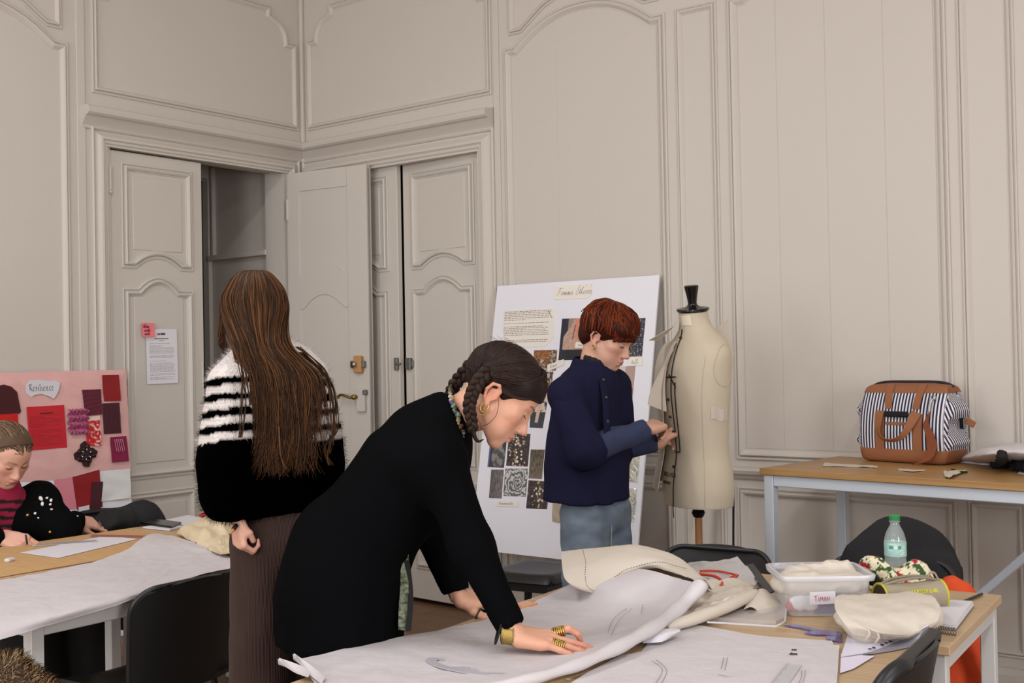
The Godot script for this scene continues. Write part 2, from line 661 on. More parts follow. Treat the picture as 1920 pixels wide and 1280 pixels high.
# ------------------------------------------------------------------ materials
func make_materials():
	rng.seed = 7
	var paint = mat("wall paint", ink(203, 195, 186), 0.62)
	paint.normal_enabled = true
	paint.normal_texture = noise_tex(5, 0.03, [], 256, true, 1.2)
	paint.normal_scale = 0.12
	triplanar(paint, 0.7, true)
	var door = mat("door paint", ink(203, 196, 187), 0.5)
	door.normal_enabled = true
	door.normal_texture = noise_tex(8, 0.02, [], 256, true, 1.0)
	door.normal_scale = 0.12
	triplanar(door, 0.9)
	mat("ceiling paint", ink(225, 220, 212), 0.8)
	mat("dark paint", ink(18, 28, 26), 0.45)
	mat("brass", ink(150, 122, 66), 0.35, 0.9)
	mat("gilt", ink(196, 164, 96), 0.28, 1.0)
	mat("steel", ink(170, 170, 168), 0.3, 0.9)
	mat("dull steel", ink(130, 128, 122), 0.5, 0.7)
	mat("white plastic", ink(232, 232, 230), 0.4)
	mat("block wood", ink(186, 138, 84), 0.6)
	var oak = mat("table wood", ink(255, 255, 255), 0.42)
	oak.albedo_texture = wood_image(512, ink(195, 167, 131), ink(177, 147, 111), 21)
	triplanar(oak, 0.9)
	var beech = mat("work top wood", Color(1, 1, 1), 0.38)
	beech.albedo_texture = wood_image(512, ink(178, 138, 88), ink(158, 118, 70), 22)
	triplanar(beech, 0.8)
	var plank = mat("floor wood", Color(1, 1, 1), 0.55)
	plank.albedo_texture = wood_image(512, ink(136, 104, 76), ink(112, 84, 60), 23)
	triplanar(plank, 1.1)
	var kraft = mat("kraft board", ink(199, 158, 108), 0.8)
	kraft.albedo_texture = noise_tex(9, 0.05, [Color(0.94, 0.94, 0.94), Color(1, 1, 1)], 256)
	triplanar(kraft, 1.5)
	mat("white frame", ink(196, 202, 210), 0.42)
	mat("pale frame", ink(206, 204, 202), 0.45)
	var blk = mat("black plastic", ink(26, 26, 28), 0.42)
	blk.normal_enabled = true
	blk.normal_texture = noise_tex(11, 0.25, [], 256, true, 2.0)
	blk.normal_scale = 0.15
	triplanar(blk, 6.0)
	mat("black gloss", ink(12, 12, 13), 0.2)
	mat("black matt", ink(14, 14, 15), 0.85)
	var paper = mat("tracing paper", ink(203, 196, 198), 0.75)
	paper.normal_enabled = true
	paper.normal_texture = noise_tex(12, 0.012, [], 512, true, 6.0)
	paper.normal_scale = 0.35
	triplanar(paper, 1.3)
	paper.backlight_enabled = true
	paper.backlight = Color(0.25, 0.25, 0.25)
	mat("white paper", ink(216, 212, 218), 0.8)
	mat("foam board", ink(232, 231, 238), 0.7)
	var mus = mat("muslin", ink(205, 194, 180), 0.9)
	mus.normal_enabled = true
	mus.normal_texture = weave_normal(128, 4, 1.0)
	mus.normal_scale = 0.3
	triplanar(mus, 14.0)
	var bust = mat("bust canvas", ink(200, 187, 165), 0.85)
	bust.normal_enabled = true
	bust.normal_texture = M["muslin"].normal_texture
	bust.normal_scale = 0.2
	triplanar(bust, 9.0)
	mat("ink black", ink(22, 22, 24), 0.8)
	mat("graphite", ink(150, 146, 150), 0.8)
	skin_mat()
	hair_mat()

func wood_image(n: int, a: Color, b: Color, seed_: int) -> ImageTexture:
	var im = Image.create(n, n, false, Image.FORMAT_RGB8)
	var f = FastNoiseLite.new()
	f.seed = seed_
	f.frequency = 1.0
	f.fractal_octaves = 4
	for y in n:
		for x in n:
			var ax = TAU * x / n
			var ay = TAU * y / n
			var v = f.get_noise_3d(cos(ax) * 0.25 + 4.0, sin(ax) * 0.25 + cos(ay) * 9.0, sin(ay) * 9.0)
			var w = f.get_noise_3d(cos(ax) * 1.2, sin(ax) * 1.2 + cos(ay) * 34.0 + 50.0, sin(ay) * 34.0)
			im.set_pixel(x, y, a.lerp(b, clampf(0.5 + v * 0.9 + w * 0.45, 0, 1)))
	return ImageTexture.create_from_image(im)

func ceiling_lamp(at: Vector3, turn: float, k: float, label: String):
	var o = thing("pendant_lamp", label, "lamp", at, turn, "pendant lamps")
	var housing = StandardMaterial3D.new()
	housing.albedo_color = Color(0.9, 0.9, 0.9)
	var glow = StandardMaterial3D.new()
	glow.albedo_color = Color(1, 1, 1)
	glow.emission_enabled = true
	glow.emission = Color(0.98, 0.985, 1.0)
	glow.emission_energy_multiplier = 1.5
	var g = Geo.new()
	g.box(Vector3(0, 0.03, 0), Vector3(0.3, 0.06, 1.5), 0.01)
	part("housing", g, housing, o)
	g = Geo.new()
	g.box(Vector3(0, -0.004, 0), Vector3(0.26, 0.008, 1.44), 0.002)
	part("diffuser", g, glow, o)
	for z in [-0.6, 0.6]:
		g = Geo.new()
		g.tube(PackedVector3Array([Vector3(0, 0.05, z), Vector3(0, 4.5 - at.y, z)]), 0.004, 6)
		part("wire", g, housing, o)
	var l = AreaLight3D.new()
	l.name = "light"
	l.area_size = Vector2(0.26, 1.44)
	l.light_color = Color(0.98, 0.985, 1.0)
	l.light_energy = LAMP_ENERGY * k
	l.area_range = 14.0
	l.area_attenuation = 2.0
	l.shadow_enabled = true
	l.position = Vector3(0, -0.012, 0)
	l.rotation = Vector3(-PI / 2, 0, 0)
	o.add_child(l)

# tall daylit window in the wall behind the viewer
func daylight_window(n: int, at: Vector3, turn: float):
	var o = Node3D.new()
	o.name = "window_%d" % n
	o.position = at
	o.rotation.y = turn
	o.set_meta("kind", "structure")
	add_child(o)
	var g = Geo.new()
	for x in [-0.85, 0.0, 0.85]: g.box(Vector3(x, 0, -0.02), Vector3(0.09, 2.7, 0.07), 0.006)
	for y in [-1.3, -0.45, 0.45, 1.3]: g.box(Vector3(0, y, -0.02), Vector3(1.79, 0.07, 0.06), 0.006)
	part("window_frame", g, M["door paint"], o)
	var glow = StandardMaterial3D.new()
	glow.emission_enabled = true
	glow.emission = Color(0.97, 0.985, 1.0)
	glow.emission_energy_multiplier = 1.5
	g = Geo.new()
	g.box(Vector3(0, 0, 0.01), Vector3(1.7, 2.6, 0.01))
	part("window_pane", g, glow, o)
	var l = AreaLight3D.new()
	l.name = "daylight"
	l.area_size = Vector2(1.7, 2.6)
	l.light_color = Color(0.98, 0.988, 1.0)
	l.light_energy = WINDOW_ENERGY
	l.area_range = 16.0
	l.area_attenuation = 2.0
	l.shadow_enabled = true
	l.position = Vector3(0, 0, -0.07)
	o.add_child(l)

# ------------------------------------------------------------------ room
const LEFT := Transform3D(Vector3(0, 0, -1), Vector3(0, 1, 0), Vector3(1, 0, 0), Vector3.ZERO)

func arch_path(u0: float, u1: float, y0: float, ys: float, rise: float, sh := 0.12) -> PackedVector2Array:
	var p = PackedVector2Array([Vector2(u0, y0), Vector2(u1, y0), Vector2(u1, ys), Vector2(u1 - sh * 0.62, ys)])
	var c = (u0 + u1) * 0.5
	var hw = (u1 - u0) * 0.5 - sh
	p.append(Vector2(u1 - sh, ys + rise * 0.2))
	for i in range(1, 14):
		var t = 1.0 - i / 7.0
		p.append(Vector2(c + hw * t, ys + rise * (0.2 + 0.8 * (1.0 - pow(abs(t), 2.2)))))
	p.append(Vector2(u0 + sh, ys + rise * 0.2))
	p.append(Vector2(u0 + sh * 0.62, ys))
	p.append(Vector2(u0, ys))
	return p

func rect_path(u0: float, u1: float, y0: float, y1: float) -> PackedVector2Array:
	return PackedVector2Array([Vector2(u0, y0), Vector2(u1, y0), Vector2(u1, y1), Vector2(u0, y1)])

func notch_path(u0: float, u1: float, y0: float, y1: float) -> PackedVector2Array:
	var p = PackedVector2Array([Vector2(u0, y0), Vector2(u1, y0), Vector2(u1, y1 - 0.2), Vector2(u1 - 0.07, y1 - 0.2)])
	for i in range(1, 7):
		var a = PI * 0.5 * i / 7.0
		p.append(Vector2(u1 - 0.21 + 0.14 * cos(a) - 0.0, y1 - 0.2 + 0.14 * sin(a)))
	p.append(Vector2(u1 - 0.21, y1 - 0.05)); p.append(Vector2(u1 - 0.21, y1))
	p.append(Vector2(u0 + 0.21, y1)); p.append(Vector2(u0 + 0.21, y1 - 0.05))
	for i in range(6, 0, -1):
		var a = PI * 0.5 * i / 7.0
		p.append(Vector2(u0 + 0.21 - 0.14 * cos(a), y1 - 0.2 + 0.14 * sin(a)))
	p.append(Vector2(u0 + 0.07, y1 - 0.2)); p.append(Vector2(u0, y1 - 0.2))
	return p

var PANEL_PROF = [Vector2(0, 0), Vector2(0, 0.009), Vector2(0.006, 0.012), Vector2(0.012, 0.009), Vector2(0.014, 0.004), Vector2(0.018, 0.004), Vector2(0.019, 0.017), Vector2(0.024, 0.021), Vector2(0.032, 0.018), Vector2(0.042, 0.008), Vector2(0.046, 0.003), Vector2(0.05, 0.003), Vector2(0.05, 0)]

func frame_on(wall: Node, path: PackedVector2Array, k := 1.0, xf := Transform3D(), prof = PANEL_PROF, closed := true, called := "panel_moulding"):
	var g = Geo.new()
	g.xf = xf
	var pr = []
	for q: Vector2 in prof: pr.append(q * k)
	g.mould(path, pr, closed)
	return struct(called, g, M["wall paint"], wall)

func build_room():
	var p: Material = M["wall paint"]
	var g = Geo.new()
	g.box(Vector3(4.0, -0.06, 4.3), Vector3(10.4, 0.1, 10.2))
	var floor_ = struct("floor", g, M["floor wood"])
	var shade = []
	for i in 4:
		var m: StandardMaterial3D = M["floor wood"].duplicate()
		m.albedo_color = Color(1, 1, 1).darkened([0.0, 0.08, 0.15, 0.04][i])
		m.uv1_offset = Vector3(0.17 * i, 0.31 * i, 0.23 * i)
		shade.append(m)
	for r in 33:
		var z0 = 0.02 + r * 0.13
		var x = 0.02 - fmod(r * 0.47, 1.1)
		while x < 4.2:
			var xa = maxf(x, 0.015)
			var xb = minf(x + 1.1, 4.3)
			if xb - xa > 0.05:
				g = Geo.new()
				g.box(Vector3((xa + xb) * 0.5, -0.006, z0 + 0.065), Vector3(xb - xa - 0.003, 0.012 + rng.randf() * 0.001, 0.127), 0.0015)
				struct("plank", g, shade[rng.randi() % 4], floor_)
			x += 1.1
	g = Geo.new()
	g.box(Vector3(4.0, 4.6, 4.3), Vector3(10.4, 0.2, 10.2))
	struct("ceiling", g, M["ceiling paint"])
	g = Geo.new()
	g.box(Vector3(-0.09, 2.25, 5.4), Vector3(0.18, 4.5, 7.98))
	g.box(Vector3(-0.09, 3.585, 0.79), Vector3(0.18, 1.83, 1.24))
	g.box(Vector3(-0.09, 2.25, 0.0), Vector3(0.18, 4.5, 0.34))
	var wl = struct("wall_left", g, p)
	g = Geo.new()
	g.box(Vector3(0.045, 2.25, -0.09), Vector3(0.088, 4.5, 0.178))
	g.box(Vector3(0.78, 3.61, -0.09), Vector3(1.38, 1.78, 0.18))
	g.box(Vector3(5.34, 2.25, -0.09), Vector3(7.74, 4.5, 0.18))
	var wb = struct("wall_back", g, p)
	g = Geo.new()
	g.box(Vector3(9.3, 2.25, 4.6), Vector3(0.18, 4.5, 9.6))
	struct("wall_right", g, p)
	g = Geo.new()
	g.box(Vector3(4.6, 2.25, 9.45), Vector3(9.6, 4.5, 0.18))
	struct("wall_front", g, p)
	g = Geo.new()
	g.box(Vector3(-0.48, 1.35, 0.06), Vector3(0.62, 2.9, 0.14))
	g.box(Vector3(-0.48, 1.35, 1.62), Vector3(0.62, 2.9, 0.14))
	g.box(Vector3(-0.48, 2.86, 0.84), Vector3(0.62, 0.12, 1.7))
	struct("wall_closet_side", g, p)
	g = Geo.new()
	g.box(Vector3(-0.82, 1.35, 0.145), Vector3(0.08, 2.9, 0.03), 0.004)
	g.box(Vector3(-0.83, 2.79, 0.84), Vector3(0.08, 0.16, 1.7), 0.004)
	g.box(Vector3(-0.83, 1.35, 1.5), Vector3(0.08, 2.9, 0.3), 0.004)
	struct("wall_closet_back", g, p)
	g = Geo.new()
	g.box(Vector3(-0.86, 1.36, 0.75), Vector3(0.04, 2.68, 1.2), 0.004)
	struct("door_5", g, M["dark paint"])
	g = Geo.new()
	g.box(Vector3(-0.48, 2.165, 0.15), Vector3(0.6, 0.035, 0.05), 0.004)
	g.box(Vector3(-0.75, 2.47, 0.142), Vector3(0.025, 0.62, 0.03), 0.004)
	struct("trim_closet_ledge", g, p)
	g = Geo.new()
	g.box(Vector3(0.78, 1.4, -0.6), Vector3(1.7, 2.8, 0.06))
	g.box(Vector3(0.02, 1.4, -0.38), Vector3(0.06, 2.8, 0.4))
	g.box(Vector3(1.54, 1.4, -0.38), Vector3(0.06, 2.8, 0.4))
	g.box(Vector3(0.78, 2.79, -0.38), Vector3(1.6, 0.06, 0.4))
	struct("wall_closet_rear", g, mat("closet grey", ink(176, 180, 172), 0.7))
	frame_on(wb, arch_path(1.664, 2.7, 0.945, 3.178, 0.165), 1.0)
	frame_on(wb, PackedVector2Array([Vector2(1.70, 3.95), Vector2(1.70, 3.245), Vector2(1.79, 3.245), Vector2(1.85, 3.285), Vector2(1.945, 3.35), Vector2(2.06, 3.395), Vector2(2.182, 3.41), Vector2(2.3, 3.395), Vector2(2.42, 3.35), Vector2(2.515, 3.285), Vector2(2.575, 3.245), Vector2(2.665, 3.245), Vector2(2.665, 3.95)]), 0.8, Transform3D(), PANEL_PROF, true)
	frame_on(wb, rect_path(2.757, 2.985, 0.945, 3.18), 0.75)
	frame_on(wb, arch_path(3.045, 4.075, 0.945, 3.178, 0.165), 1.0)
	frame_on(wb, rect_path(4.122, 4.35, 0.945, 3.18), 0.75)
	frame_on(wb, arch_path(4.41, 5.44, 0.945, 3.178, 0.165), 1.0)
	frame_on(wb, rect_path(5.49, 5.71, 0.945, 3.18), 0.75)
	for q in [[1.664, 2.7], [2.757, 2.985], [3.045, 4.075], [4.122, 4.35], [4.41, 5.44]]:
		frame_on(wb, rect_path(q[0], q[1], 0.17, 0.815), 1.0 if q[1] - q[0] > 0.5 else 0.75)
	frame_on(wb, notch_path(0.05, 1.575, 2.94, 3.72), 0.85)
	for q in [[3.099, 3.29], [3.293, 3.53], [3.533, 3.8], [3.803, 4.021]]:
		g = Geo.new()
		g.box(Vector3((q[0] + q[1]) * 0.5, 2.06, 0.0005), Vector3(q[1] - q[0], 2.12, 0.003), 0.001)
		struct("panel_board", g, p, wb)
	for q in [[1.718, 2.02], [2.022, 2.646]]:
		g = Geo.new()
		g.box(Vector3((q[0] + q[1]) * 0.5, 2.06, 0.0003), Vector3(q[1] - q[0], 2.1, 0.002), 0.0008)
		struct("panel_board", g, p, wb)
	g = Geo.new()
	g.box(Vector3(1.61, 2.25, 0.004), Vector3(0.04, 4.5, 0.012), 0.003)
	struct("pilaster_strip", g, p, wb)
	frame_on(wl, arch_path(-2.69, -1.656, 0.945, 3.178, 0.165), 1.0, LEFT)
	frame_on(wl, PackedVector2Array([Vector2(-2.655, 3.95), Vector2(-2.655, 3.245), Vector2(-2.565, 3.245), Vector2(-2.505, 3.285), Vector2(-2.41, 3.35), Vector2(-2.29, 3.395), Vector2(-2.172, 3.41), Vector2(-2.25, 3.395), Vector2(-1.935, 3.35), Vector2(-1.84, 3.285), Vector2(-1.78, 3.245), Vector2(-1.69, 3.245), Vector2(-1.69, 3.95)]), 0.8, LEFT)
	frame_on(wl, rect_path(-2.69, -1.656, 0.17, 0.815), 1.0, LEFT)
	frame_on(wl, arch_path(-3.8, -2.77, 0.945, 3.178, 0.165), 1.0, LEFT)
	frame_on(wl, notch_path(-1.515, -0.045, 2.94, 3.70), 0.85, LEFT)
	g = Geo.new()
	g.box(Vector3(0.004, 2.25, 1.585), Vector3(0.012, 4.5, 0.05), 0.003)
	struct("pilaster_strip", g, p, wl)
	g = Geo.new()
	g.box(Vector3(0.012, 2.25, 0.012), Vector3(0.03, 4.5, 0.03), 0.008)
	struct("trim_corner", g, p)
	var cor = [Vector2(-0.115, 0), Vector2(-0.115, 0.012), Vector2(-0.1, 0.016), Vector2(-0.085, 0.028), Vector2(-0.06, 0.05), Vector2(-0.055, 0.055), Vector2(-0.05, 0.07), Vector2(-0.04, 0.082), Vector2(-0.022, 0.086), Vector2(-0.006, 0.078), Vector2(0.0, 0.065), Vector2(0.004, 0.012), Vector2(0.012, 0)]
	var cg = Geo.new()
	cg.mould(PackedVector2Array([Vector2(0, 2.855), Vector2(1.585, 2.855)]), cor, false)
	struct("trim_cornice_back", cg, p)
	cg = Geo.new()
	cg.xf = LEFT
	cg.mould(PackedVector2Array([Vector2(-1.585, 2.855), Vector2(0.0, 2.855)]), cor, false)
	struct("trim_cornice_left", cg, p)
	var arc = [Vector2(0, 0), Vector2(0, 0.02), Vector2(0.008, 0.026), Vector2(0.016, 0.02), Vector2(0.02, 0.008), Vector2(0.03, 0.01), Vector2(0.06, 0.034), Vector2(0.075, 0.036), Vector2(0.085, 0.026), Vector2(0.1, 0.024), Vector2(0.108, 0.016), Vector2(0.12, 0.016), Vector2(0.12, -0.03)]
	cg = Geo.new()
	cg.mould(PackedVector2Array([Vector2(-0.03, 0), Vector2(-0.03, 2.75), Vector2(1.59, 2.75), Vector2(1.59, 0)]), arc.map(func(q): return Vector2(-q.x, q.y)), false)
	struct("trim_doorcase_back", cg, p)
	cg = Geo.new()
	cg.xf = LEFT
	cg.mould(PackedVector2Array([Vector2(-1.53, 0), Vector2(-1.53, 2.75), Vector2(-0.05, 2.75), Vector2(-0.05, 0)]), arc.map(func(q): return Vector2(-q.x * 0.8, q.y)), false)
	struct("trim_doorcase_left", cg, p)
	var rail = [Vector2(-0.045, 0), Vector2(-0.045, 0.012), Vector2(-0.03, 0.022), Vector2(-0.02, 0.034), Vector2(-0.004, 0.04), Vector2(0.008, 0.036), Vector2(0.012, 0.02), Vector2(0.014, 0)]
	cg = Geo.new()
	cg.mould(PackedVector2Array([Vector2(1.62, 0.898), Vector2(9.2, 0.898)]), rail, false)
	struct("trim_chair_rail_back", cg, p)
	cg = Geo.new()
	cg.xf = LEFT
	cg.mould(PackedVector2Array([Vector2(-9.3, 0.898), Vector2(-1.6, 0.898)]), rail, false)
	struct("trim_chair_rail_left", cg, p)
	var skirt = [Vector2(0, 0), Vector2(0, 0.022), Vector2(0.1, 0.022), Vector2(0.11, 0.016), Vector2(0.125, 0.012), Vector2(0.13, 0)]
	cg = Geo.new()
	cg.mould(PackedVector2Array([Vector2(1.6, 0.0), Vector2(9.2, 0.0)]), skirt, false)
	struct("baseboard_back", cg, p)
	cg = Geo.new()
	cg.xf = LEFT
	cg.mould(PackedVector2Array([Vector2(-9.3, 0.0), Vector2(-1.54, 0.0)]), skirt, false)
	struct("baseboard_left", cg, p)

# a panelled door leaf: x from 0 to w, y up, face at z = 0
func panel_leaf(called: String, w: float, h: float) -> Node3D:
	var o = Node3D.new()
	o.name = called
	add_child(o)
	o.set_meta("kind", "structure")
	var m: Material = M["door paint"]
	var g = Geo.new()
	g.box(Vector3(w * 0.5, h * 0.5 + 0.01, -0.02), Vector3(w, h - 0.02, 0.04), 0.004)
	part("leaf", g, m, o)
	var a = 0.07
	var b = w - 0.07
	var dp = [Vector2(0, 0), Vector2(0.0, 0.006), Vector2(0.008, 0.009), Vector2(0.013, 0.006), Vector2(0.014, 0.001), Vector2(0.018, 0.001), Vector2(0.02, 0.016), Vector2(0.028, 0.02), Vector2(0.037, 0.014), Vector2(0.042, 0.005), Vector2(0.046, 0.005), Vector2(0.048, 0.0)]
	var c = (a + b) * 0.5
	var hw = (b - a) * 0.5
	var pts = PackedVector2Array([Vector2(a, 2.585), Vector2(a, 1.995), Vector2(a + 0.09, 1.995)])
	for i in range(1, 12):
		var t = -1.0 + i / 6.0
		pts.append(Vector2(c + (hw - 0.09) * t, 1.995 + 0.062 * (1.0 - pow(abs(t), 2.0))))
	pts.append_array([Vector2(b - 0.09, 1.995), Vector2(b, 1.995), Vector2(b, 2.585)])
	g = Geo.new()
	g.mould(pts, dp, true)
	part("panel_moulding", g, m, o)
	pts = PackedVector2Array([Vector2(a, 0.812), Vector2(b, 0.812), Vector2(b, 1.885), Vector2(b - 0.1, 1.885)])
	for i in range(1, 12):
		var t = 1.0 - i / 6.0
		pts.append(Vector2(c + (hw - 0.1) * t, 1.885 + 0.07 * (1.0 - pow(abs(t), 2.0))))
	pts.append_array([Vector2(a + 0.1, 1.885), Vector2(a, 1.885)])
	g = Geo.new()
	g.mould(pts, dp, true)
	part("panel_moulding", g, m, o)
	g = Geo.new()
	g.mould(rect_path(a, b, 0.2, 0.74), dp, true)
	part("panel_moulding", g, m, o)
	for f in [[2.1, 2.515], [0.9, 1.84], [0.27, 0.67]]:
		g = Geo.new()
		g.box(Vector3(c, (f[0] + f[1]) * 0.5, 0.001), Vector3(b - a - 0.15, f[1] - f[0], 0.008), 0.004)
		part("panel", g, m, o)
	return o

func build_doors():
	var m: Material = M["door paint"]
	var d = panel_leaf("door_1", 0.617, 2.645)
	d.position = Vector3(-0.012, 0.0, 1.409)
	d.rotation.y = PI / 2
	for y in [2.42, 0.35]:
		var g = Geo.new()
		g.tube(PackedVector3Array([Vector3(0.0, y, 0.012), Vector3(0.0, y + 0.13, 0.012)]), 0.009, 10)
		g.ball(Vector3(0, y - 0.012, 0.012), Vector3(0.012, 0.012, 0.012), 10, 6)
		part("hinge", g, m, d)
	var g = Geo.new()
	g.box(Vector3(0.6, 1.38, 0.005), Vector3(0.012, 0.16, 0.01), 0.003)
	part("keyhole_cover", g, m, d)
	d = Node3D.new()
	d.name = "door_2"
	add_child(d)
	d.set_meta("kind", "structure")
	d.position = Vector3(0.045, 0.0, 0.178)
	d.rotation.y = 0.135
	var w = 0.62
	g = Geo.new()
	g.box(Vector3(w * 0.5, 1.328, -0.022), Vector3(w, 2.636, 0.032), 0.004)
	g.box(Vector3(w - 0.006, 1.328, -0.03), Vector3(0.012, 2.6, 0.04), 0.004)
	part("leaf", g, m, d)
	for x in [0.045, w - 0.075]:
		g = Geo.new()
		g.box(Vector3(x, 1.328, -0.004), Vector3(0.09 if x < 0.1 else 0.15, 2.63, 0.009), 0.002)
		part("stile", g, m, d)
	var L = 0.09
	var Rr = w - 0.15
	var cx = (L + Rr) * 0.5
	var hw = (Rr - L) * 0.5
	var top = rect_path(L, Rr, 2.525, 2.643)
	var mid = PackedVector2Array([Vector2(L, 1.97)])
	mid = PackedVector2Array()
	for i in 13:
		var t = -1.0 + i / 6.0
		mid.append(Vector2(cx + (hw - 0.03) * t * 1.0, 1.785 + 0.085 * (1.0 - t * t)))
	mid.insert(0, Vector2(L, 1.785))
	mid.append(Vector2(Rr, 1.785))
	mid.append(Vector2(Rr, 1.995))
	for i in 13:
		var t = 1.0 - i / 6.0
		mid.append(Vector2(cx + (hw - 0.03) * t, 1.995 + 0.075 * (1.0 - t * t)))
	mid.append(Vector2(L, 1.995))
	for r in [top, mid, rect_path(L, Rr, 0.72, 0.85), rect_path(L, Rr, 0.02, 0.14)]:
		g = Geo.new()
		g.slab(r, -0.01, 0.001)
		part("rail", g, m, d)
	g = Geo.new()
	g.box(Vector3(0.553, 1.432, 0.018), Vector3(0.058, 0.105, 0.034), 0.006)
	part("latch_block", g, M["block wood"], d, "small wooden latch block")
	g = Geo.new()
	g.box(Vector3(0.515, 1.432, 0.012), Vector3(0.05, 0.045, 0.016), 0.003)
	g.box(Vector3(0.59, 1.432, 0.016), Vector3(0.022, 0.042, 0.022), 0.003)
	part("latch_plate", g, M["dull steel"], d, "grey metal latch plates")
	g = Geo.new()
	g.tube(PackedVector3Array([Vector3(0.538, 1.432, 0.03), Vector3(0.538, 1.432, 0.055)]), 0.018, 16)
	part("latch_knob", g, M["steel"], d)
	g = Geo.new()
	g.box(Vector3(0.568, 1.215, 0.014), Vector3(0.062, 0.14, 0.026), 0.004)
	part("lock_case", g, m, d)
	g = Geo.new()
	g.box(Vector3(0.598, 1.262, 0.016), Vector3(0.026, 0.03, 0.03), 0.005)
	part("lock_bolt", g, M["dull steel"], d)
	g = Geo.new()
	g.tube(PackedVector3Array([Vector3(0.538, 1.235, 0.0), Vector3(0.538, 1.235, 0.04)]), 0.014, 14)
	g.tube(spline([Vector3(0.538, 1.235, 0.046), Vector3(0.51, 1.232, 0.052), Vector3(0.475, 1.244, 0.054), Vector3(0.44, 1.248, 0.052), Vector3(0.42, 1.238, 0.05), Vector3(0.425, 1.228, 0.05)], 6), 0.0085, 10)
	g.ball(Vector3(0.535, 1.235, 0.046), Vector3(0.017, 0.017, 0.014), 12, 8)
	part("lever_handle", g, M["brass"], d, "curved brass lever handle")
	for y in [2.35, 1.2, 0.3]:
		g = Geo.new()
		g.tube(PackedVector3Array([Vector3(-0.004, y, 0.0), Vector3(-0.004, y + 0.13, 0.0)]), 0.008, 10)
		part("hinge", g, m, d)
	d = panel_leaf("door_3", 0.697, 2.69)
	d.position = Vector3(0.1, 0.0, -0.028)
	d.rotation.y = -0.0
	g = Geo.new()
	g.box(Vector3(0.68, 1.43, 0.012), Vector3(0.03, 0.075, 0.02), 0.004)
	g.tube(PackedVector3Array([Vector3(0.68, 1.43, 0.02), Vector3(0.72, 1.43, 0.02)]), 0.008, 8)
	part("bolt", g, M["dull steel"], d, "grey metal door bolt")
	d = panel_leaf("door_4", 0.668, 2.69)
	d.position = Vector3(1.472 - 0.668 * cos(0.062), 0.0, -0.03 - 0.668 * sin(0.062))
	d.rotation.y = -0.062
	g = Geo.new()
	g.box(Vector3(0.04, 1.43, 0.012), Vector3(0.045, 0.07, 0.022), 0.004)
	g.box(Vector3(0.075, 1.43, 0.012), Vector3(0.022, 0.04, 0.018), 0.004)
	part("bolt_keeper", g, M["dull steel"], d, "grey metal bolt keeper")
	g = Geo.new()
	g.tube(PackedVector3Array([Vector3(0.07, 1.09, 0.0), Vector3(0.07, 1.09, 0.035)]), 0.012, 12)
	g.ball(Vector3(0.07, 1.095, 0.055), Vector3(0.026, 0.034, 0.026), 16, 10)
	part("knob", g, M["white plastic"], d, "white oval porcelain knob")
	g = Geo.new()
	g.box(Vector3(0.006, 1.12, -0.018), Vector3(0.014, 0.2, 0.03), 0.003)
	part("lock_face", g, M["dull steel"], d)
# ------------------------------------------------------------------ tables, chairs
func make_table(called: String, label: String, at: Vector3, turn: float, lx: float, lz: float, h: float, top: Material, frame: Material, leg := 0.04, tt := 0.024, group := "") -> Node3D:
	var t = thing(called, label, "table", at, turn, group)
	var g = Geo.new()
	g.box(Vector3(0, h - tt * 0.5, 0), Vector3(lx, tt, lz), 0.0025)
	part("tabletop", g, top, t)
	var ix = lx * 0.5 - leg * 0.5 - 0.012
	var iz = lz * 0.5 - leg * 0.5 - 0.012
	for sx in [-1, 1]:
		for sz in [-1, 1]:
			g = Geo.new()
			g.box(Vector3(sx * ix, (h - tt) * 0.5, sz * iz), Vector3(leg, h - tt, leg), 0.003)
			part("leg", g, frame, t)
	for sz in [-1, 1]:
		g = Geo.new()
		g.box(Vector3(0, h - tt - 0.023, sz * iz), Vector3(lx - 2 * leg - 0.024, 0.046, leg * 0.8), 0.003)
		part("apron", g, frame, t)
	for sx in [-1, 1]:
		g = Geo.new()
		g.box(Vector3(sx * ix, h - tt - 0.023, 0), Vector3(leg * 0.8, 0.046, lz - 2 * leg - 0.024), 0.003)
		part("apron", g, frame, t)
	return t

